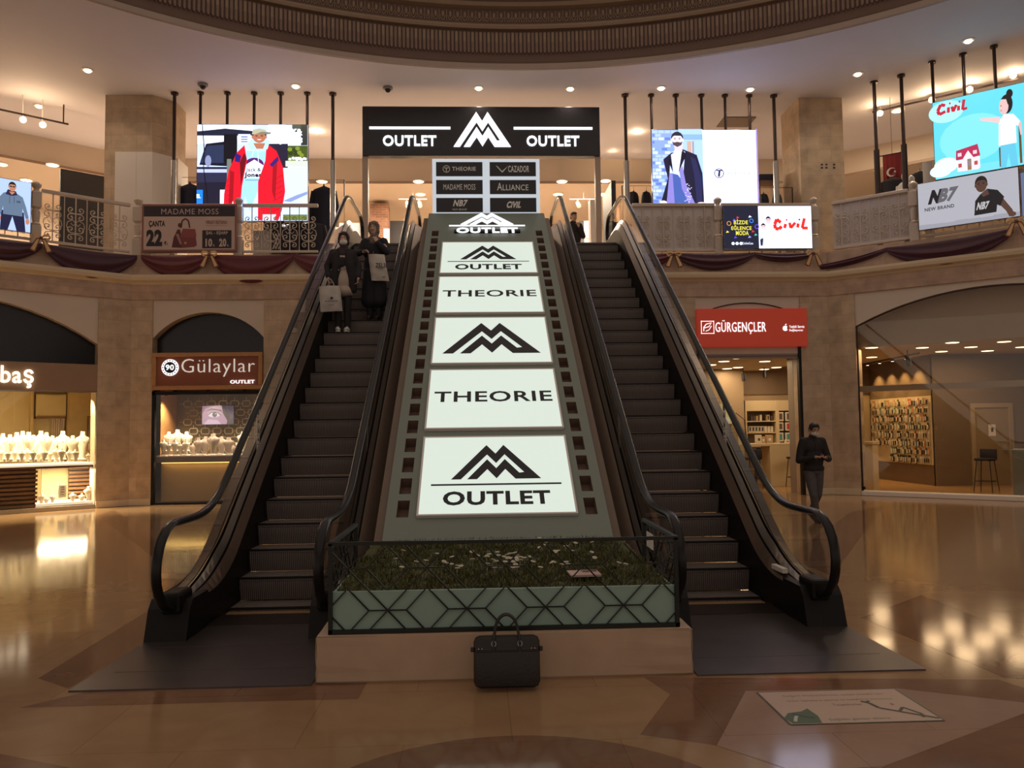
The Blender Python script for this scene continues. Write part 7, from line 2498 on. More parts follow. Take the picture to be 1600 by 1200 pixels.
# accessory wall: panel, rows of hanging packets
FA = FB @ Matrix.Translation((XR2, 2.05, 0)) @ Matrix.Rotation(R(-90), 4, 'Z')     # local x runs toward the viewer along the wall
def ona(px, py):
    return on(FA, px, py, -0.03)
xa = -3.42; xb, _ = ona(1474, 617); zt = ona(1470, 617)[1]; zb = ona(1470, 728)[1]
m = MB(); m.box(xa, min(xb, -0.04), -0.03, -0.005, zb, zt)
tag(m.build('pegboard', [mat('cream_pegboard', (0.62, 0.50, 0.30), 0.5, var=0.06, scale=6)], M=FA), 'cream pegboard crowded with phone accessories behind the arched window', 'pegboard')
pk_cols = [mat('pack_%s' % n_, c_, 0.4, var=0.06, scale=9) for n_, c_ in (('cream', (0.66, 0.56, 0.38)), ('white', (0.74, 0.66, 0.52)), ('black', (0.03, 0.025, 0.02)), ('orange', (0.52, 0.20, 0.05)), ('green', (0.10, 0.24, 0.12)), ('clear', (0.50, 0.44, 0.34)), ('red', (0.42, 0.08, 0.04)), ('blue', (0.12, 0.24, 0.34)))]
PK = {}
PKN = ['cream', 'white', 'black', 'orange', 'green', 'clear', 'red', 'blue']
prr = random.Random(5)
rows_n, cols_n = 8, 30
x_lo, x_hi = xa + 0.06, min(xb, -0.04) - 0.06
for j in range(rows_n):
    for i in range(cols_n):
        u = (i + 0.5) / cols_n
        x = x_lo + (x_hi - x_lo) * u
        z = zt - 0.06 - (zt - zb - 0.05) * j / rows_n
        if j >= 6 and u < 0.30: continue
        if prr.random() < 0.07: continue
        c = prr.choices(range(8), weights=(6, 6, 9 if j in (2, 3, 4, 5) else 3, 6 if j == 0 else 1, 1, 5, 2, 1))[0]
        if j == 7 and 0.45 < u < 0.7: c = 2
        if c not in PK:
            root = thing('accessory_pack', '%s phone accessory pack hanging on the crowded pegboard' % PKN[c], 'packet', None, '%s accessory packs on the pegboard' % PKN[c])
            m = MB(); m.bbox(-0.038, 0.038, -0.012, 0.0, -0.20, -0.03, 0.003); m.add([(-0.038, -0.004, -0.03), (0.038, -0.004, -0.03), (0.038, -0.004, 0.015), (-0.038, -0.004, 0.015)], [(0, 1, 2, 3)])
            m.build('card', [pk_cols[c]], root)
            m = MB(); m.bbox(-0.024, 0.024, -0.024, -0.012, -0.18, -0.05, 0.004); m.build('blister', [pk_cols[{0: 2, 1: 5, 2: 1, 3: 0, 4: 1, 5: 2, 6: 1, 7: 0}[c]]], root)
            PK[c] = root
            o = root
        else:
            o = copy_tree(PK[c])
        o.matrix_world = FA @ T(x, -0.045 - prr.uniform(0, 0.03), z) @ Matrix.Diagonal((1.0, 1, prr.uniform(0.85, 1.1), 1))
for k in range(4):
    x = x_lo + (x_hi - x_lo) * (0.15 + 0.23 * k)
    root = thing('wall_washer', 'small lamp washing the pegboard from above', 'spotlight', FA @ T(x, -0.35, Z_SD - 0.02), 'lamps above the pegboard')
    m = MB(); m.cyl((0, 0, 0.02), (0, 0, -0.05), 0.05, n=12); m.build('housing', [black_paint], root)
    m = MB(); m.cyl((0, 0, -0.05), (0, 0, -0.055), 0.04, n=12); m.build('bulb', [bulb_warm], root)
    l = lamp('wash_glow', 'SPOT', root, (0, 0.0, -0.07), 130, (1.0, 0.68, 0.30), 0.04, rot=(R(8), 0, 0), spot=85)
# inner door with frame and notice
dy = 2.0
xa, zt = on(FB, 1514, 630, dy); xb, _ = on(FB, 1580, 630, dy)
dr = thing('inner_door', 'tan inner door with pale frame and a notice, behind the arched window', 'door', FB @ T((xa + xb) / 2, dy - 0.06, 0))
w, h = (xb - xa) / 2, on(FB, 1546, 630, dy)[1]
m = MB(); m.box(-w, w, 0, 0.06, h - 0.12, h); m.box(-w, -w + 0.12, 0, 0.06, 0, h - 0.12); m.box(w - 0.12, w, 0, 0.06, 0, h - 0.12); m.build('frame', [mat('door_frame_tan', (0.36, 0.27, 0.16), 0.5, var=0.05, scale=3)], dr)
m = MB(); m.box(-w + 0.12, w - 0.12, 0.03, 0.055, 0, h - 0.12); lf = m.build('leaf', [mat('door_leaf_tan', (0.28, 0.20, 0.11), 0.5, var=0.05, scale=3)], dr)
m = MB(); m.box(-0.10, 0.10, 0.024, 0.03, h * 0.60, h * 0.74); m.build('notice', [white_board], lf)
m = MB(); m.box(-0.03, 0.03, 0.02, 0.024, h * 0.65, h * 0.70); m.build('notice_print', [black_ink], lf)
m = MB(); m.cyl((w - 0.22, 0.03, h * 0.42), (w - 0.22, -0.03, h * 0.42), 0.012, n=8); m.cyl((w - 0.22, -0.03, h * 0.42), (w - 0.34, -0.03, h * 0.42), 0.012, n=8); m.build('handle', [steel], lf)
# desk at the right edge, pale pedestal at the left of the window
x0, z0 = on(FR, 1580, 702, 1.6)
m = MB(); m.bbox(x0, x0 + 2.0, 1.6, 2.2, 0.002, z0, 0.01)
tag(m.build('service_desk', [mat('grey_green_desk', (0.20, 0.215, 0.19), 0.5, var=0.05, scale=3)], M=FR), 'grey-green service desk at the right edge behind the arched window', 'desk')
x0, z0 = on(FR, 1337, 690, 1.3); x1, _ = on(FR, 1363, 690, 1.3)
root = thing('display_pedestal', 'pale pedestal case at the left foot of the arched window', 'pedestal', FR @ T((x0 + x1) / 2, 1.3, 0))
w = (x1 - x0) / 2
m = MB(); m.bbox(-w, w, 0, 0.6, 0.002, z0 - 0.08, 0.01); m.build('body', [cab_mat], root)
m = MB(); m.bbox(-w - 0.02, w + 0.02, -0.02, 0.62, z0 - 0.08, z0, 0.01); m.build('top', [cab_mat], root)
# blue-and-yellow notice stuck high on the arched window
# floor sticker in the foreground
P4 = [on_z(*p) for p in ((1232, 1130), (1481, 1130), (1402, 1077), (1200, 1080))]
xa, ya = P4[0]; xb, yb = P4[1]; xc, yc = P4[2]; xd, yd = P4[3]
fs = thing('floor_sticker', 'white rectangular floor sticker with a green leaf and a branch, right foreground', 'sticker', Matrix.Translation(((xa + xb) / 2, (ya + yb) / 2, 0.0045)) @ Matrix.Rotation(R(-90), 4, 'X') @ Matrix.Rotation(0, 4, 'Z'))
W_, H_ = xb - xa, yc - (ya + yb) / 2
A = Art(W_, H_, 0.0001)
A.rect(0, 0, 1, 1, lin(190, 162, 142))
dkc = lin(88, 62, 50)
A.line([(0, 0), (0, 1), (1, 1), (1, 0), (0, 0)], 0.012, lin(70, 78, 58))
A.txt('Değerli Müşterilerimiz, sosyal mesafe için', 0.15, 0.86, 0.80, 0.88, dkc, 0.0); A.txt('lütfen işaretlere uyunuz ve mesafenizi koruyunuz', 0.14, 0.88, 0.64, 0.71, dkc, 0.0); A.txt('Teşekkürler', 0.42, 0.62, 0.48, 0.56, dkc, 0.0); A.txt('Sağlıklı günler dileriz', 0.28, 0.68, 0.06, 0.14, lin(78, 96, 62), 0.0)
GRN = lin(66, 92, 62)
A.poly([(0.02, 0.02), (0.0, 0.18), (0.06, 0.32), (0.16, 0.36), (0.22, 0.44), (0.235, 0.22), (0.21, 0.02)], GRN); A.line([(0.05, 0.08), (0.09, 0.22), (0.12, 0.25)], 0.02, lin(190, 190, 176)); A.line([(0.08, 0.30), (0.17, 0.16), (0.20, 0.18)], 0.03, lin(44, 66, 44))
A.line([(0.64, 0.62), (0.68, 0.55), (0.70, 0.40), (0.80, 0.28), (0.90, 0.16), (0.99, 0.06)], 0.025, lin(58, 52, 34)); A.line([(0.80, 0.28), (0.86, 0.40), (0.92, 0.20), (0.90, 0.10)], 0.02, lin(58, 52, 34)); A.line([(0.66, 0.58), (0.70, 0.62)], 0.02, lin(58, 52, 34)); A.ell(0.82, 0.5, 0.012, 0.03, lin(150, 80, 80))
o = A.build('print', [printed], fs)
# ================================================================== PEOPLE
skin_mat = mat('skin', (0.42, 0.24, 0.155), 0.5, var=0.06, scale=18)
skin_pale = mat('skin_pale', (0.50, 0.31, 0.22), 0.5, var=0.06, scale=18)
hair_mat = mat('dark_hair', (0.018, 0.012, 0.010), 0.5, var=0.3, scale=60)
mask_mat = mat('white_mask', (0.72, 0.68, 0.62), 0.7, var=0.04, scale=30)
eye_white = mat('eye_white', (0.7, 0.66, 0.6), 0.3)
eye_dark = mat('eye_dark', (0.02, 0.014, 0.01), 0.2)
lip_mat = mat('lips', (0.30, 0.10, 0.08), 0.5)


class Blob:
    """Soft bodies: overlapping tapered capsules and ellipsoids fused into one continuous surface."""

    def __init__(self):
        self.m = MB()

    def cap(self, p0, r0, p1, r1, n=14):
        p0, p1 = Vector(p0), Vector(p1)
        self.m.cyl(p0, p1, r0, r1, n=n)
        self.m.sphere(p0, r0, n=n)
        self.m.sphere(p1, r1, n=n)
        return self

    def chain(self, *pr):
        for (a, ra), (b, rb) in zip(pr[:-1], pr[1:]):
            self.cap(a, ra, b, rb)
        return self

    def ell(self, c, r, rot=None, n=18):
        self.m.sphere(c, r, rot, n)
        return self

    def build(self, name, mt, parent, voxel=0.012, smooth=6, M=None):
        tmp = self.m.build('blob_tmp', [mt])
        md = tmp.modifiers.new('r', 'REMESH')
        md.mode = 'VOXEL'
        md.voxel_size = voxel
        md.use_smooth_shade = True
        if smooth:
            ms = tmp.modifiers.new('s', 'SMOOTH')
            ms.iterations = smooth
            ms.factor = 0.5
        bpy.context.view_layer.update()
        me = bpy.data.meshes.new_from_object(tmp.evaluated_get(bpy.context.evaluated_depsgraph_get()))
        old = tmp.data
        bpy.data.objects.remove(tmp)
        bpy.data.meshes.remove(old)
        me.name = name
        me.materials.clear()
        me.materials.append(mt)
        me.polygons.foreach_set('use_smooth', [True] * len(me.polygons))
        o = bpy.data.objects.new(name, me)
        COL.objects.link(o)
        o.parent = parent
        if M is not None:
            o.matrix_local = M
        return o


def rotm(ax, ay, az):
    return Matrix.Rotation(R(az), 3, 'Z') @ Matrix.Rotation(R(ay), 3, 'Y') @ Matrix.Rotation(R(ax), 3, 'X')


def hand(b, wrist, d, palm_n, curl=0.5, s=1.0, side=1):
    """Palm, four bent fingers and a thumb; d points from the wrist to the knuckles, palm_n out of the palm."""
    w, d, nrm = Vector(wrist), Vector(d).normalized(), Vector(palm_n).normalized()
    nrm = (nrm - d * nrm.dot(d)).normalized()
    lat = d.cross(nrm) * side
    k = w + d * 0.085 * s
    for t in (-0.028, -0.009, 0.010, 0.028):
        b.cap(w + lat * t * 0.7 * s + d * 0.015 * s, 0.014 * s, k + lat * t * s, 0.0115 * s, 10)
    for t, L in ((-0.030, 0.062), (-0.010, 0.074), (0.010, 0.070), (0.029, 0.056)):
        p = k + lat * t * s
        c1, c2 = curl * 0.9, curl * 2.0
        q = p + (d * math.cos(c1) + nrm * math.sin(c1)) * L * 0.5 * s
        e = q + (d * math.cos(c2) + nrm * math.sin(c2)) * L * 0.5 * s
        b.cap(p, 0.0095 * s, q, 0.009 * s, 8)
        b.cap(q, 0.009 * s, e, 0.0075 * s, 8)
    t0 = w + d * 0.022 * s - lat * 0.028 * s
    t1 = t0 + (d * 0.6 - lat * 0.7 + nrm * 0.35).normalized() * 0.038 * s
    t2 = t1 + (d * 0.85 - lat * 0.2 + nrm * 0.4).normalized() * 0.030 * s
    b.cap(t0, 0.013 * s, t1, 0.011 * s, 8)
    b.cap(t1, 0.011 * s, t2, 0.0085 * s, 8)


def head(b, c, tilt, s=1.0):
    """Skull, jaw, nose, ears and neck root; tilt is a rotation (pitch down positive about x)."""
    Rm = tilt
    P = lambda x, y, z: Vector(c) + Rm @ (Vector((x, y, z)) * s)
    b.ell(P(0, 0.012, 0.030), (0.074 * s, 0.092 * s, 0.088 * s), Rm)
    b.ell(P(0, -0.018, -0.030), (0.062 * s, 0.070 * s, 0.075 * s), Rm)
    b.ell(P(0, -0.050, -0.078), (0.034 * s, 0.032 * s, 0.030 * s), Rm)
    b.cap(P(0, -0.088, 0.012), 0.009 * s, P(0, -0.105, -0.022), 0.014 * s, 8)
    for sx in (-1, 1):
        b.ell(P(sx * 0.076, 0.010, -0.005), (0.012 * s, 0.020 * s, 0.032 * s), Rm)
        b.ell(P(sx * 0.032, -0.070, -0.012), (0.024 * s, 0.018 * s, 0.022 * s), Rm)
        b.ell(P(sx * 0.030, -0.080, 0.034), (0.028 * s, 0.012 * s, 0.009 * s), Rm)
    return P


def face_parts(P, Rm, root, s=1.0, mouth=True, look=-0.1):
    for sx in (-1, 1):
        m = MB(); m.sphere(P(sx * 0.031, -0.078, 0.014), (0.0135 * s, 0.009 * s, 0.008 * s), Rm, 10); e = m.build('eye', [eye_white], root, smooth=True)
        m = MB(); m.sphere(P(sx * 0.031, -0.0865, 0.013), (0.0065 * s, 0.003 * s, 0.0068 * s), Rm, 8); m.build('iris', [eye_dark], e, smooth=True)
        m = MB(); m.tube([P(sx * 0.014, -0.089, 0.036), P(sx * 0.032, -0.090, 0.041), P(sx * 0.048, -0.080, 0.035)], 0.0038 * s, 6); m.build('eyebrow', [hair_mat], root)
    if mouth:
        m = MB(); m.tube([P(-0.023, -0.080, -0.050), P(0, -0.0895, -0.048), P(0.023, -0.080, -0.050)], [0.003 * s, 0.006 * s, 0.003 * s], 8); m.build('mouth', [lip_mat], root, smooth=True)


def face_mask(P, Rm, root, s=1.0):
    b = Blob()
    b.ell(P(0, -0.040, -0.052), (0.068 * s, 0.068 * s, 0.050 * s), Rm)
    b.ell(P(0, -0.080, -0.030), (0.030 * s, 0.034 * s, 0.030 * s), Rm)
    o = b.build('face_mask', mask_mat, root, 0.008, 3)
    m = MB()
    for sx in (-1, 1):
        for zz in (-0.030, -0.070):
            m.tube([P(sx * 0.064, -0.045, zz), P(sx * 0.076, -0.01, zz * 0.5), P(sx * 0.084, 0.014, 0.0)], 0.0022, 5)
    m.build('mask_loop', [mask_mat], o)
    return o


def shoe(root, p, yaw, mt, sole, s=1.0, pitch=0):
    Mx = Matrix.Translation(p) @ Matrix.Rotation(R(yaw), 4, 'Z') @ Matrix.Rotation(R(pitch), 4, 'X')
    b = Blob()
    b.ell((0, -0.075 * s, 0.042), (0.045 * s, 0.088 * s, 0.036))
    b.ell((0, 0.035 * s, 0.055), (0.038 * s, 0.062 * s, 0.050))
    b.cap((0, 0.035 * s, 0.06), 0.04 * s, (0, 0.04 * s, 0.10), 0.042 * s)
    o = b.build('shoe', mt, root, 0.009, 4, Mx)
    m = MB()
    pts = [(0.046 * s * math.cos(t) * (1.0 if math.sin(t) < 0.2 else 0.88), -0.022 * s + 0.145 * s * math.sin(t)) for t in [2 * math.pi * k / 20 for k in range(20)]]
    m.prism_xy(pts, 0.001, 0.022)
    m.build('sole', [sole], o)
    m = MB()
    for k in range(3): m.tube([(-0.022 * s, -0.06 * s + 0.028 * k, 0.072 + 0.011 * k), (0, -0.065 * s + 0.028 * k, 0.082 + 0.011 * k), (0.022 * s, -0.06 * s + 0.028 * k, 0.072 + 0.011 * k)], 0.004, 5)
    m.build('laces', [sole], o)
    return o


# ---- man walking in the right hall, looking down at his phone
mx, my = on_z(1275, 817, 0.0)
man = thing('person', 'man in black top, grey jeans and white face mask looking at his phone', 'person', T(mx, my, 0, 4))
S = 1.0
tilt = rotm(14, 0, 0)
HC = (0.0, -0.045, 1.635)
b = Blob()
P = head(b, HC, tilt)
b.chain(((0, 0.02, 1.56), 0.058), ((0, 0.03, 1.45), 0.062))
b.ell((0, 0.03, 1.28), (0.16, 0.10, 0.20)); b.ell((0, 0.02, 1.05), (0.145, 0.095, 0.17)); b.ell((0, 0.02, 0.93), (0.155, 0.10, 0.10))
ELB = {-1: (-0.265, 0.02, 1.10), 1: (0.275, 0.01, 1.12)}
WR = {-1: (-0.075, -0.24, 1.165), 1: (0.10, -0.235, 1.15)}
for s in (-1, 1):
    b.chain(((s * 0.175, 0.03, 1.42), 0.055), (ELB[s], 0.042), (WR[s], 0.028))
hand(b, WR[-1], (0.85, -0.35, 0.10), (0.2, -0.1, -1), 0.5, 0.95, 1)
hand(b, WR[1], (-0.75, -0.35, 0.15), (0.1, -0.2, 1), 0.75, 0.95, 1)
HIP = {-1: (-0.085, 0.02, 0.90), 1: (0.085, 0.02, 0.90)}
KNE = {-1: (-0.075, -0.10, 0.49), 1: (0.07, 0.03, 0.49)}
ANK = {-1: (-0.02, -0.07, 0.095), 1: (0.035, 0.24, 0.15)}
for s in (-1, 1):
    b.chain((HIP[s], 0.075), (KNE[s], 0.050), (ANK[s], 0.036))
b.build('body', skin_mat, man, 0.0085, 3)
face_parts(P, tilt, man, mouth=False)
face_mask(P, tilt, man)
b = Blob()
b.ell(P(0, 0.025, 0.052), (0.080, 0.095, 0.080), tilt); b.ell(P(0, 0.055, 0.01), (0.079, 0.062, 0.075), tilt); b.ell(P(0, -0.030, 0.086), (0.066, 0.052, 0.040), tilt)
for s in (-1, 1): b.ell(P(s * 0.066, -0.005, 0.040), (0.016, 0.050, 0.050), tilt); b.ell(P(s * 0.070, 0.030, 0.0), (0.012, 0.035, 0.045), tilt)
b.build('hair', hair_mat, man, 0.008, 2)
top_mat = mat('black_knit', (0.016, 0.012, 0.013), 0.75, var=0.25, scale=22, bump=0.2)
b = Blob()
b.ell((0, 0.03, 1.33), (0.205, 0.13, 0.17)); b.ell((0, 0.02, 1.12), (0.185, 0.128, 0.24)); b.ell((0, 0.02, 0.955), (0.195, 0.132, 0.11))
b.chain(((-0.12, 0.03, 1.455), 0.055), ((0.12, 0.03, 1.455), 0.055)); b.chain(((0, 0.03, 1.47), 0.075), ((0, 0.02, 1.515), 0.068))
for s in (-1, 1):
    e, w_ = Vector(ELB[s]), Vector(WR[s])
    b.chain(((s * 0.17, 0.03, 1.43), 0.080), ((s * 0.225, 0.03, 1.28), 0.070), (e, 0.062), (e.lerp(w_, 0.86), 0.043))
b.build('jacket', top_mat, man, 0.011, 4)
m = MB(); m.tube([(0.0, -0.107, 1.00), (0.0, -0.112, 1.12), (0.0, -0.105, 1.38), (0.0, -0.06, 1.47)], 0.005, 6); m.build('zip', [dark_steel], man)
b = Blob()
b.ell((0, 0.02, 0.91), (0.175, 0.122, 0.09))
for s in (-1, 1):
    k_, a_ = Vector(KNE[s]), Vector(ANK[s])
    b.chain((HIP[s], 0.098), (Vector(HIP[s]).lerp(k_, 0.5), 0.088), (k_, 0.070), (k_.lerp(a_, 0.5), 0.064), (a_, 0.056))
b.build('jeans', mat('grey_denim', (0.085, 0.078, 0.080), 0.75, var=0.3, scale=14, bump=0.2), man, 0.011, 4)
shoe_dark = mat('dark_shoe', (0.03, 0.02, 0.016), 0.5, var=0.2, scale=20)
sole_m = mat('pale_sole', (0.20, 0.15, 0.12), 0.6)
shoe(man, (-0.02, -0.10, 0.0), -4, shoe_dark, sole_m)
shoe(man, (0.035, 0.205, 0.075), 6, shoe_dark, sole_m, pitch=28)
ph = thing('smartphone', 'dark smartphone held by the walking man', 'phone', man.matrix_world @ Matrix.Translation((0.035, -0.285, 1.195)) @ Matrix.Rotation(R(42), 4, 'X') @ Matrix.Rotation(R(14), 4, 'Y'))
m = MB(); m.bbox(-0.037, 0.037, -0.004, 0.004, -0.075, 0.075, 0.003); m.build('case', [black_gloss], ph)
m = MB(); m.box(-0.033, 0.033, 0.004, 0.0046, -0.070, 0.070); m.build('screen', [emit('phone_screen', (0.6, 0.7, 0.9), 0.12)], ph)
m = MB(); m.box(-0.030, -0.006, -0.0065, -0.004, 0.042, 0.068); m.build('camera_bump', [dark_steel], ph)

# ---- two women riding the left escalator
def woman(root, HCz, coat_mt, scarf_mt, skin, spec):
    s = spec.get('s', 0.94)
    tilt = rotm(*spec['tilt'])
    sh = HCz - 0.235 * s
    hipz = HCz * 0.525
    hc = (spec.get('hx', 0.0), spec.get('hy', -0.02), HCz)
    b = Blob()
    P = head(b, hc, tilt, s)
    b.chain(((hc[0] * 0.7, 0.0, HCz - 0.08), 0.048), ((0, 0.015, sh + 0.03), 0.052))
    b.ell((0, 0.015, sh - 0.15), (0.135, 0.09, 0.18)); b.ell((0, 0.01, hipz + 0.12), (0.125, 0.09, 0.16)); b.ell((0, 0.01, hipz), (0.15, 0.10, 0.10))
    for q in (-1, 1):
        b.chain(((q * 0.15, 0.015, sh - 0.01), 0.046), (spec['elb'][q], 0.036), (spec['wr'][q], 0.024))
        hand(b, spec['wr'][q], spec['hd'][q], spec['hn'][q], spec['curl'][q], 0.88, 1)
        b.chain(((q * 0.08, 0.01, hipz - 0.02), 0.07), (spec['kn'][q], 0.046), (spec['an'][q], 0.034))
    b.build('body', skin, root, 0.0085, 3)
    # head scarf wrapped round head, throat and shoulders
    b = Blob()
    b.ell(P(0, 0.030, 0.035), (0.096 * s, 0.105 * s, 0.108 * s), tilt)
    b.ell(P(0, 0.030, -0.050), (0.094 * s, 0.090 * s, 0.095 * s), tilt)
    b.ell(P(0, 0.000, -0.135), (0.075 * s, 0.080 * s, 0.050 * s), tilt)
    b.ell((hc[0] * 0.4, 0.005, sh + 0.045), (0.125, 0.095, 0.055))
    b.ell((0, -0.055, sh - 0.02), (0.075, 0.045, 0.07))
    for q in (-1, 1):
        b.chain((P(q * 0.074, -0.030, -0.055), 0.020), (P(q * 0.079, -0.012, 0.02), 0.020), (P(q * 0.05, -0.055, 0.085), 0.020))
    b.chain((P(-0.05, -0.055, 0.085), 0.022), (P(0.05, -0.055, 0.085), 0.022))
    b.build('headscarf', scarf_mt, root, 0.009, 3)
    return P, tilt, s, sh, hipz

def steps_z(n):
    return 0.26 + 0.2317 * n
coat1 = mat('black_wool', (0.013, 0.011, 0.013), 0.8, var=0.3, scale=24, bump=0.2)
scarf1 = mat('dark_plum_scarf', (0.028, 0.014, 0.018), 0.75, var=0.25, scale=14)
w1x, w1y, w1z = -2.33, 8.2 + 0.331 * 13 + 0.13, steps_z(13) + 0.004
w1 = thing('person', 'woman with white mask, dark headscarf and open black jacket on the left escalator', 'person', T(w1x, w1y, w1z, 6))
sp = dict(tilt=(4, 0, -6), hx=0.02, elb={-1: (-0.24, 0.03, 1.08), 1: (0.245, 0.02, 1.09)}, wr={-1: (-0.215, -0.09, 0.86), 1: (0.25, -0.10, 0.86)},
          hd={-1: (0.1, -0.15, -1), 1: (-0.15, -0.2, -1)}, hn={-1: (1, -0.2, 0), 1: (-1, -0.2, 0)}, curl={-1: 1.0, 1: 0.6},
          kn={-1: (-0.075, -0.02, 0.45), 1: (0.075, -0.015, 0.45)}, an={-1: (-0.07, 0.0, 0.08), 1: (0.075, 0.0, 0.08)})
P, tilt, s, sh, hipz = woman(w1, 1.50, coat1, scarf1, skin_pale, sp)
face_parts(P, tilt, w1, s, mouth=False)
face_mask(P, tilt, w1, s)
b = Blob()                                   # cream tunic under the open jacket
b.ell((0, 0.0, sh - 0.16), (0.15, 0.112, 0.2)); b.ell((0.02, 0.0, hipz + 0.05), (0.165, 0.122, 0.2)); b.ell((0.03, -0.005, hipz - 0.12), (0.18, 0.13, 0.10))
b.build('tunic', mat('cream_tunic', (0.42, 0.34, 0.28), 0.75, var=0.08, scale=10), w1, 0.011, 4)
b = Blob()                                   # jacket: back, two fronts, sleeves
b.ell((0, 0.045, sh - 0.17), (0.185, 0.105, 0.22)); b.ell((0, 0.05, hipz + 0.06), (0.19, 0.11, 0.26))
for q in (-1, 1):
    off = 0.10 if q < 0 else 0.135
    b.chain(((q * 0.10, -0.045, sh - 0.04), 0.075), ((q * (off - 0.01), -0.075, sh - 0.22), 0.072), ((q * (off + 0.015), -0.07, hipz + 0.10), 0.070), ((q * (off + 0.03), -0.055, hipz - 0.10), 0.066))
    e, w_ = Vector(sp['elb'][q]), Vector(sp['wr'][q])
    b.chain(((q * 0.145, 0.02, sh), 0.072), ((q * 0.20, 0.025, sh - 0.14), 0.064), (e, 0.056), (e.lerp(w_, 0.85), 0.045))
b.cap((0.0, -0.075, sh - 0.13), 0.06, (0.0, -0.08, sh - 0.20), 0.05)
b.build('jacket', coat1, w1, 0.011, 4)
m = MB()
for x_, z_ in ((0.03, sh - 0.25), (-0.05, sh - 0.30)): m.sphere((x_, -0.148, z_), 0.011, n=8)
m.build('button', [steel], w1)
b = Blob()
for q in (-1, 1):
    k_, a_ = Vector(sp['kn'][q]), Vector(sp['an'][q])
    b.chain(((q * 0.08, 0.01, hipz - 0.02), 0.085), (k_, 0.062), (k_.lerp(a_, 0.5), 0.058), (a_, 0.050))
b.build('trousers', coat1, w1, 0.011, 4)
trainer = mat('white_trainer', (0.66, 0.62, 0.58), 0.5, var=0.05, scale=20)
for q in (-1, 1):
    shoe(w1, (q * 0.075, -0.04, 0.0), -q * 8, trainer, white_paint, 0.92)
# her white carrier bag
poly_white = mat('white_plastic_bag', (0.52, 0.47, 0.42), 0.4, var=0.06, scale=14, bump=0.12)
def carrier(label, M, w, h, d, lines, skew=0.0, loops=True):
    root = thing('carrier_bag', label, 'bag', M)
    m = MB()
    nu, nv = 14, 10
    V = []
    for side in (-1, 1):
        for j in range(nv + 1):
            for i in range(nu + 1):
                u, v = i / nu, j / nv
                bul = d * (0.25 + 0.75 * math.sin(math.pi * min(1, v * 0.75 + 0.2))) * (math.sin(math.pi * u) ** 0.4)
                wr = 0.006 * math.sin(9 * u + 5 * v) + 0.004 * math.sin(17 * v - 6 * u)
                V.append(((u - 0.5) * w * (1 + 0.06 * (v - 0.5)) + skew * (v - 1), side * (bul / 2) + wr, -h * v))
    n1 = (nu + 1) * (nv + 1)
    F_ = []
    for sd in (0, 1):
        for j in range(nv):
            for i in range(nu):
                q = [sd * n1 + j * (nu + 1) + i, sd * n1 + j * (nu + 1) + i + 1, sd * n1 + (j + 1) * (nu + 1) + i + 1, sd * n1 + (j + 1) * (nu + 1) + i]
                F_.append(tuple(reversed(q)) if sd == 0 else tuple(q))
    for j in range(nv):
        for i in (0, nu):
            a = j * (nu + 1) + i
            F_.append((a, a + nu + 1, n1 + a + nu + 1, n1 + a))
    for i in range(nu):
        a = nv * (nu + 1) + i
        F_.append((a, a + 1, n1 + a + 1, n1 + a))
    m.add(V, F_)
    m.build('body', [poly_white], root, smooth=True)
    if loops:
        for sy in (-0.02, 0.02):
            m = MB(); m.tube([(-0.075, sy, -0.01), (-0.06, sy, 0.05), (-0.025, sy * 0.4, 0.115), (0.025, sy * 0.4, 0.115), (0.06, sy, 0.05), (0.075, sy, -0.01)], 0.007, 6, rx=0.004); m.build('handle', [poly_white], root, smooth=True)
    m = MB()
    for kind, a in lines:
        if kind == 't':
            s_, x0, x1, z0, z1 = a
            m.text(s_, x0, x1, z0, z1, -d * 0.5 - 0.022, 0, 0.02)
        else:
            m.prism([(p[0], p[1]) for p in a], -d * 0.5 - 0.022, -d * 0.5 - 0.020)
    m.build('print', [black_ink], root)
    return root
wm = w1.matrix_world
carrier('white carrier bag with a small dark print held by the woman in the white mask', wm @ T(-0.19, -0.19, 0.715, 14) @ Matrix.Rotation(R(-5), 4, 'Y'), 0.335, 0.40, 0.10,
        [('p', [(-0.02, -0.20), (0.0, -0.175), (0.03, -0.19), (0.02, -0.215), (-0.01, -0.22)]), ('t', ('MODA BUTİK', -0.10, 0.10, -0.255, -0.235)), ('t', ('BUTİK', -0.045, 0.035, -0.315, -0.295))])

coat2 = mat('navy_coat', (0.010, 0.010, 0.017), 0.8, var=0.3, scale=24, bump=0.2)
scarf2 = stone_mat('patterned_scarf', (0.16, 0.10, 0.09), (0.03, 0.024, 0.026), (0.30, 0.25, 0.22), 0.05, 0.03, 0.7)
w2x, w2y, w2z = -1.875, 8.2 + 0.331 * 14 + 0.14, steps_z(14) + 0.004
w2 = thing('person', 'woman in patterned headscarf and long navy coat on the left escalator, hand at chin', 'person', T(w2x, w2y, w2z, -4))
sp = dict(tilt=(6, 0, -4), elb={-1: (-0.255, -0.04, 1.12), 1: (0.225, -0.10, 1.12)}, wr={-1: (-0.13, -0.22, 1.10), 1: (0.07, -0.17, 1.28)},
          hd={-1: (0.75, -0.3, 0.15), 1: (-0.35, 0.15, 1)}, hn={-1: (0, -0.3, -1), 1: (-0.6, 1, 0)}, curl={-1: 0.9, 1: 0.9},
          kn={-1: (-0.075, -0.01, 0.45), 1: (0.075, -0.01, 0.45)}, an={-1: (-0.07, 0.0, 0.08), 1: (0.075, 0.0, 0.08)})
P, tilt, s, sh, hipz = woman(w2, 1.53, coat2, scarf2, skin_pale, sp)
face_parts(P, tilt, w2, s, mouth=True)
b = Blob()
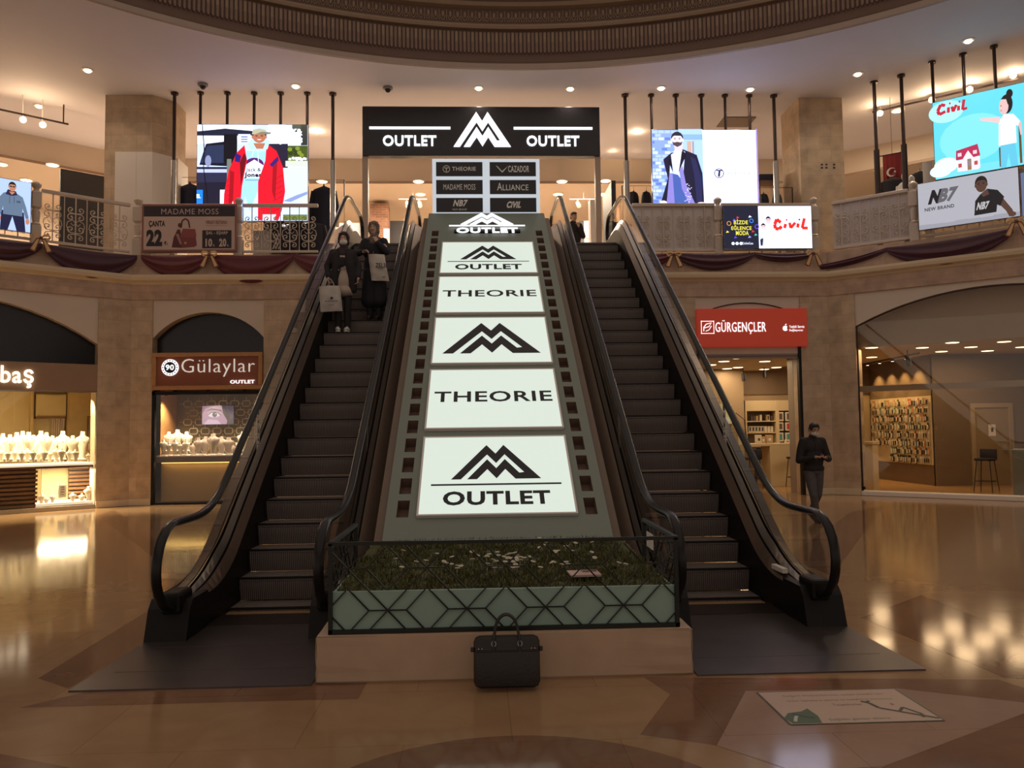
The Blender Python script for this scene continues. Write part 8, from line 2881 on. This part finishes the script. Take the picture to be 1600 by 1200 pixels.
b.ell((0, 0.015, sh - 0.14), (0.195, 0.125, 0.20)); b.ell((0, 0.01, hipz + 0.12), (0.175, 0.125, 0.22))
b.chain(((-0.11, 0.015, sh + 0.015), 0.055), ((0.11, 0.015, sh + 0.015), 0.055))
for q in (-1, 1):
    b.chain(((q * 0.05, 0.01, hipz), 0.135), ((q * 0.07, 0.0, 0.52), 0.135), ((q * 0.075, 0.0, 0.34), 0.14))
    e, w_ = Vector(sp['elb'][q]), Vector(sp['wr'][q])
    b.chain(((q * 0.15, 0.02, sh), 0.075), ((q * 0.21, 0.0, sh - 0.13), 0.066), (e, 0.058), (e.lerp(w_, 0.84), 0.046))
b.build('coat', coat2, w2, 0.012, 4)
m = MB()
for z_ in (sh - 0.20, sh - 0.34, hipz + 0.02): m.sphere((0.01, -0.128 - (0.012 if z_ < 1.0 else 0), z_), 0.011, n=8)
m.build('button', [steel], w2)
b = Blob()
for q in (-1, 1):
    b.chain((sp['kn'][q], 0.062), (sp['an'][q], 0.050))
b.build('trousers', coat2, w2, 0.011, 4)
for q in (-1, 1):
    shoe(w2, (q * 0.075, -0.03, 0.0), -q * 6, shoe_dark, shoe_dark, 0.92)
wm = w2.matrix_world
carrier('white carrier bag with dark lettering on the arm of the navy-coat woman', wm @ T(0.17, -0.20, 1.055, -6) @ Matrix.Rotation(R(4), 4, 'Y'), 0.285, 0.43, 0.07,
        [('t', ('ZEL30', -0.08, 0.125, -0.225, -0.150)), ('t', ('collection', -0.04, 0.06, -0.245, -0.23)), ('t', ('zelzo', 0.04, 0.10, -0.385, -0.36))], skew=0.10, loops=False)

# ---- man waiting on the upper floor, seen above the right escalator
xw, _ = on(FW, 896, 350, 19.9)
w3 = thing('person', 'person in dark clothes standing upstairs at the head of the right escalator', 'person', T(xw, 19.9, Z_UP, 15))
tilt = rotm(12, 0, 10)
b = Blob()
P = head(b, (0.0, -0.03, 1.63), tilt)
b.chain(((0, 0.0, 1.55), 0.058), ((0, 0.02, 1.45), 0.062)); b.ell((0, 0.02, 1.25), (0.16, 0.10, 0.22)); b.ell((0, 0.02, 0.95), (0.155, 0.10, 0.16))
e3 = {-1: (-0.25, 0.0, 1.12), 1: (0.24, -0.06, 1.14)}; wr3 = {-1: (-0.22, -0.06, 0.86), 1: (0.06, -0.20, 1.36)}
for q in (-1, 1):
    b.chain(((q * 0.175, 0.02, 1.41), 0.055), (e3[q], 0.042), (wr3[q], 0.028))
    b.chain(((q * 0.085, 0.02, 0.90), 0.075), ((q * 0.085, 0.0, 0.49), 0.05), ((q * 0.085, 0.02, 0.09), 0.036))
hand(b, wr3[-1], (0.1, -0.1, -1), (1, 0, 0), 0.6, 0.95); hand(b, wr3[1], (-0.3, 0.2, 1), (0, 1, 0), 0.9, 0.95)
b.build('body', skin_mat, w3, 0.0085, 3)
face_parts(P, tilt, w3)
b = Blob(); b.ell(P(0, 0.025, 0.052), (0.080, 0.095, 0.082), tilt); b.ell(P(0, 0.055, 0.0), (0.079, 0.062, 0.08), tilt); b.ell(P(0, -0.035, 0.098), (0.062, 0.045, 0.03), tilt)
b.build('hair', hair_mat, w3, 0.008, 2)
b = Blob()
b.ell((0, 0.03, 1.32), (0.215, 0.14, 0.18)); b.ell((0, 0.02, 1.08), (0.20, 0.135, 0.28)); b.chain(((-0.12, 0.03, 1.45), 0.06), ((0.12, 0.03, 1.45), 0.06)); b.cap((0, 0.02, 1.47), 0.075, (0, 0.01, 1.51), 0.07)
for q in (-1, 1):
    e, w_ = Vector(e3[q]), Vector(wr3[q])
    b.chain(((q * 0.17, 0.02, 1.42), 0.085), ((q * 0.22, 0.02, 1.28), 0.075), (e, 0.065), (e.lerp(w_, 0.86), 0.048))
b.build('coat', coat1, w3, 0.012, 4)
b = Blob()
for q in (-1, 1): b.chain(((q * 0.085, 0.02, 0.90), 0.10), ((q * 0.085, 0.0, 0.49), 0.072), ((q * 0.085, 0.02, 0.09), 0.056))
b.build('trousers', cloth_grey, w3, 0.011, 4)
for q in (-1, 1): shoe(w3, (q * 0.085, -0.02, 0.0), -q * 6, shoe_dark, shoe_dark)
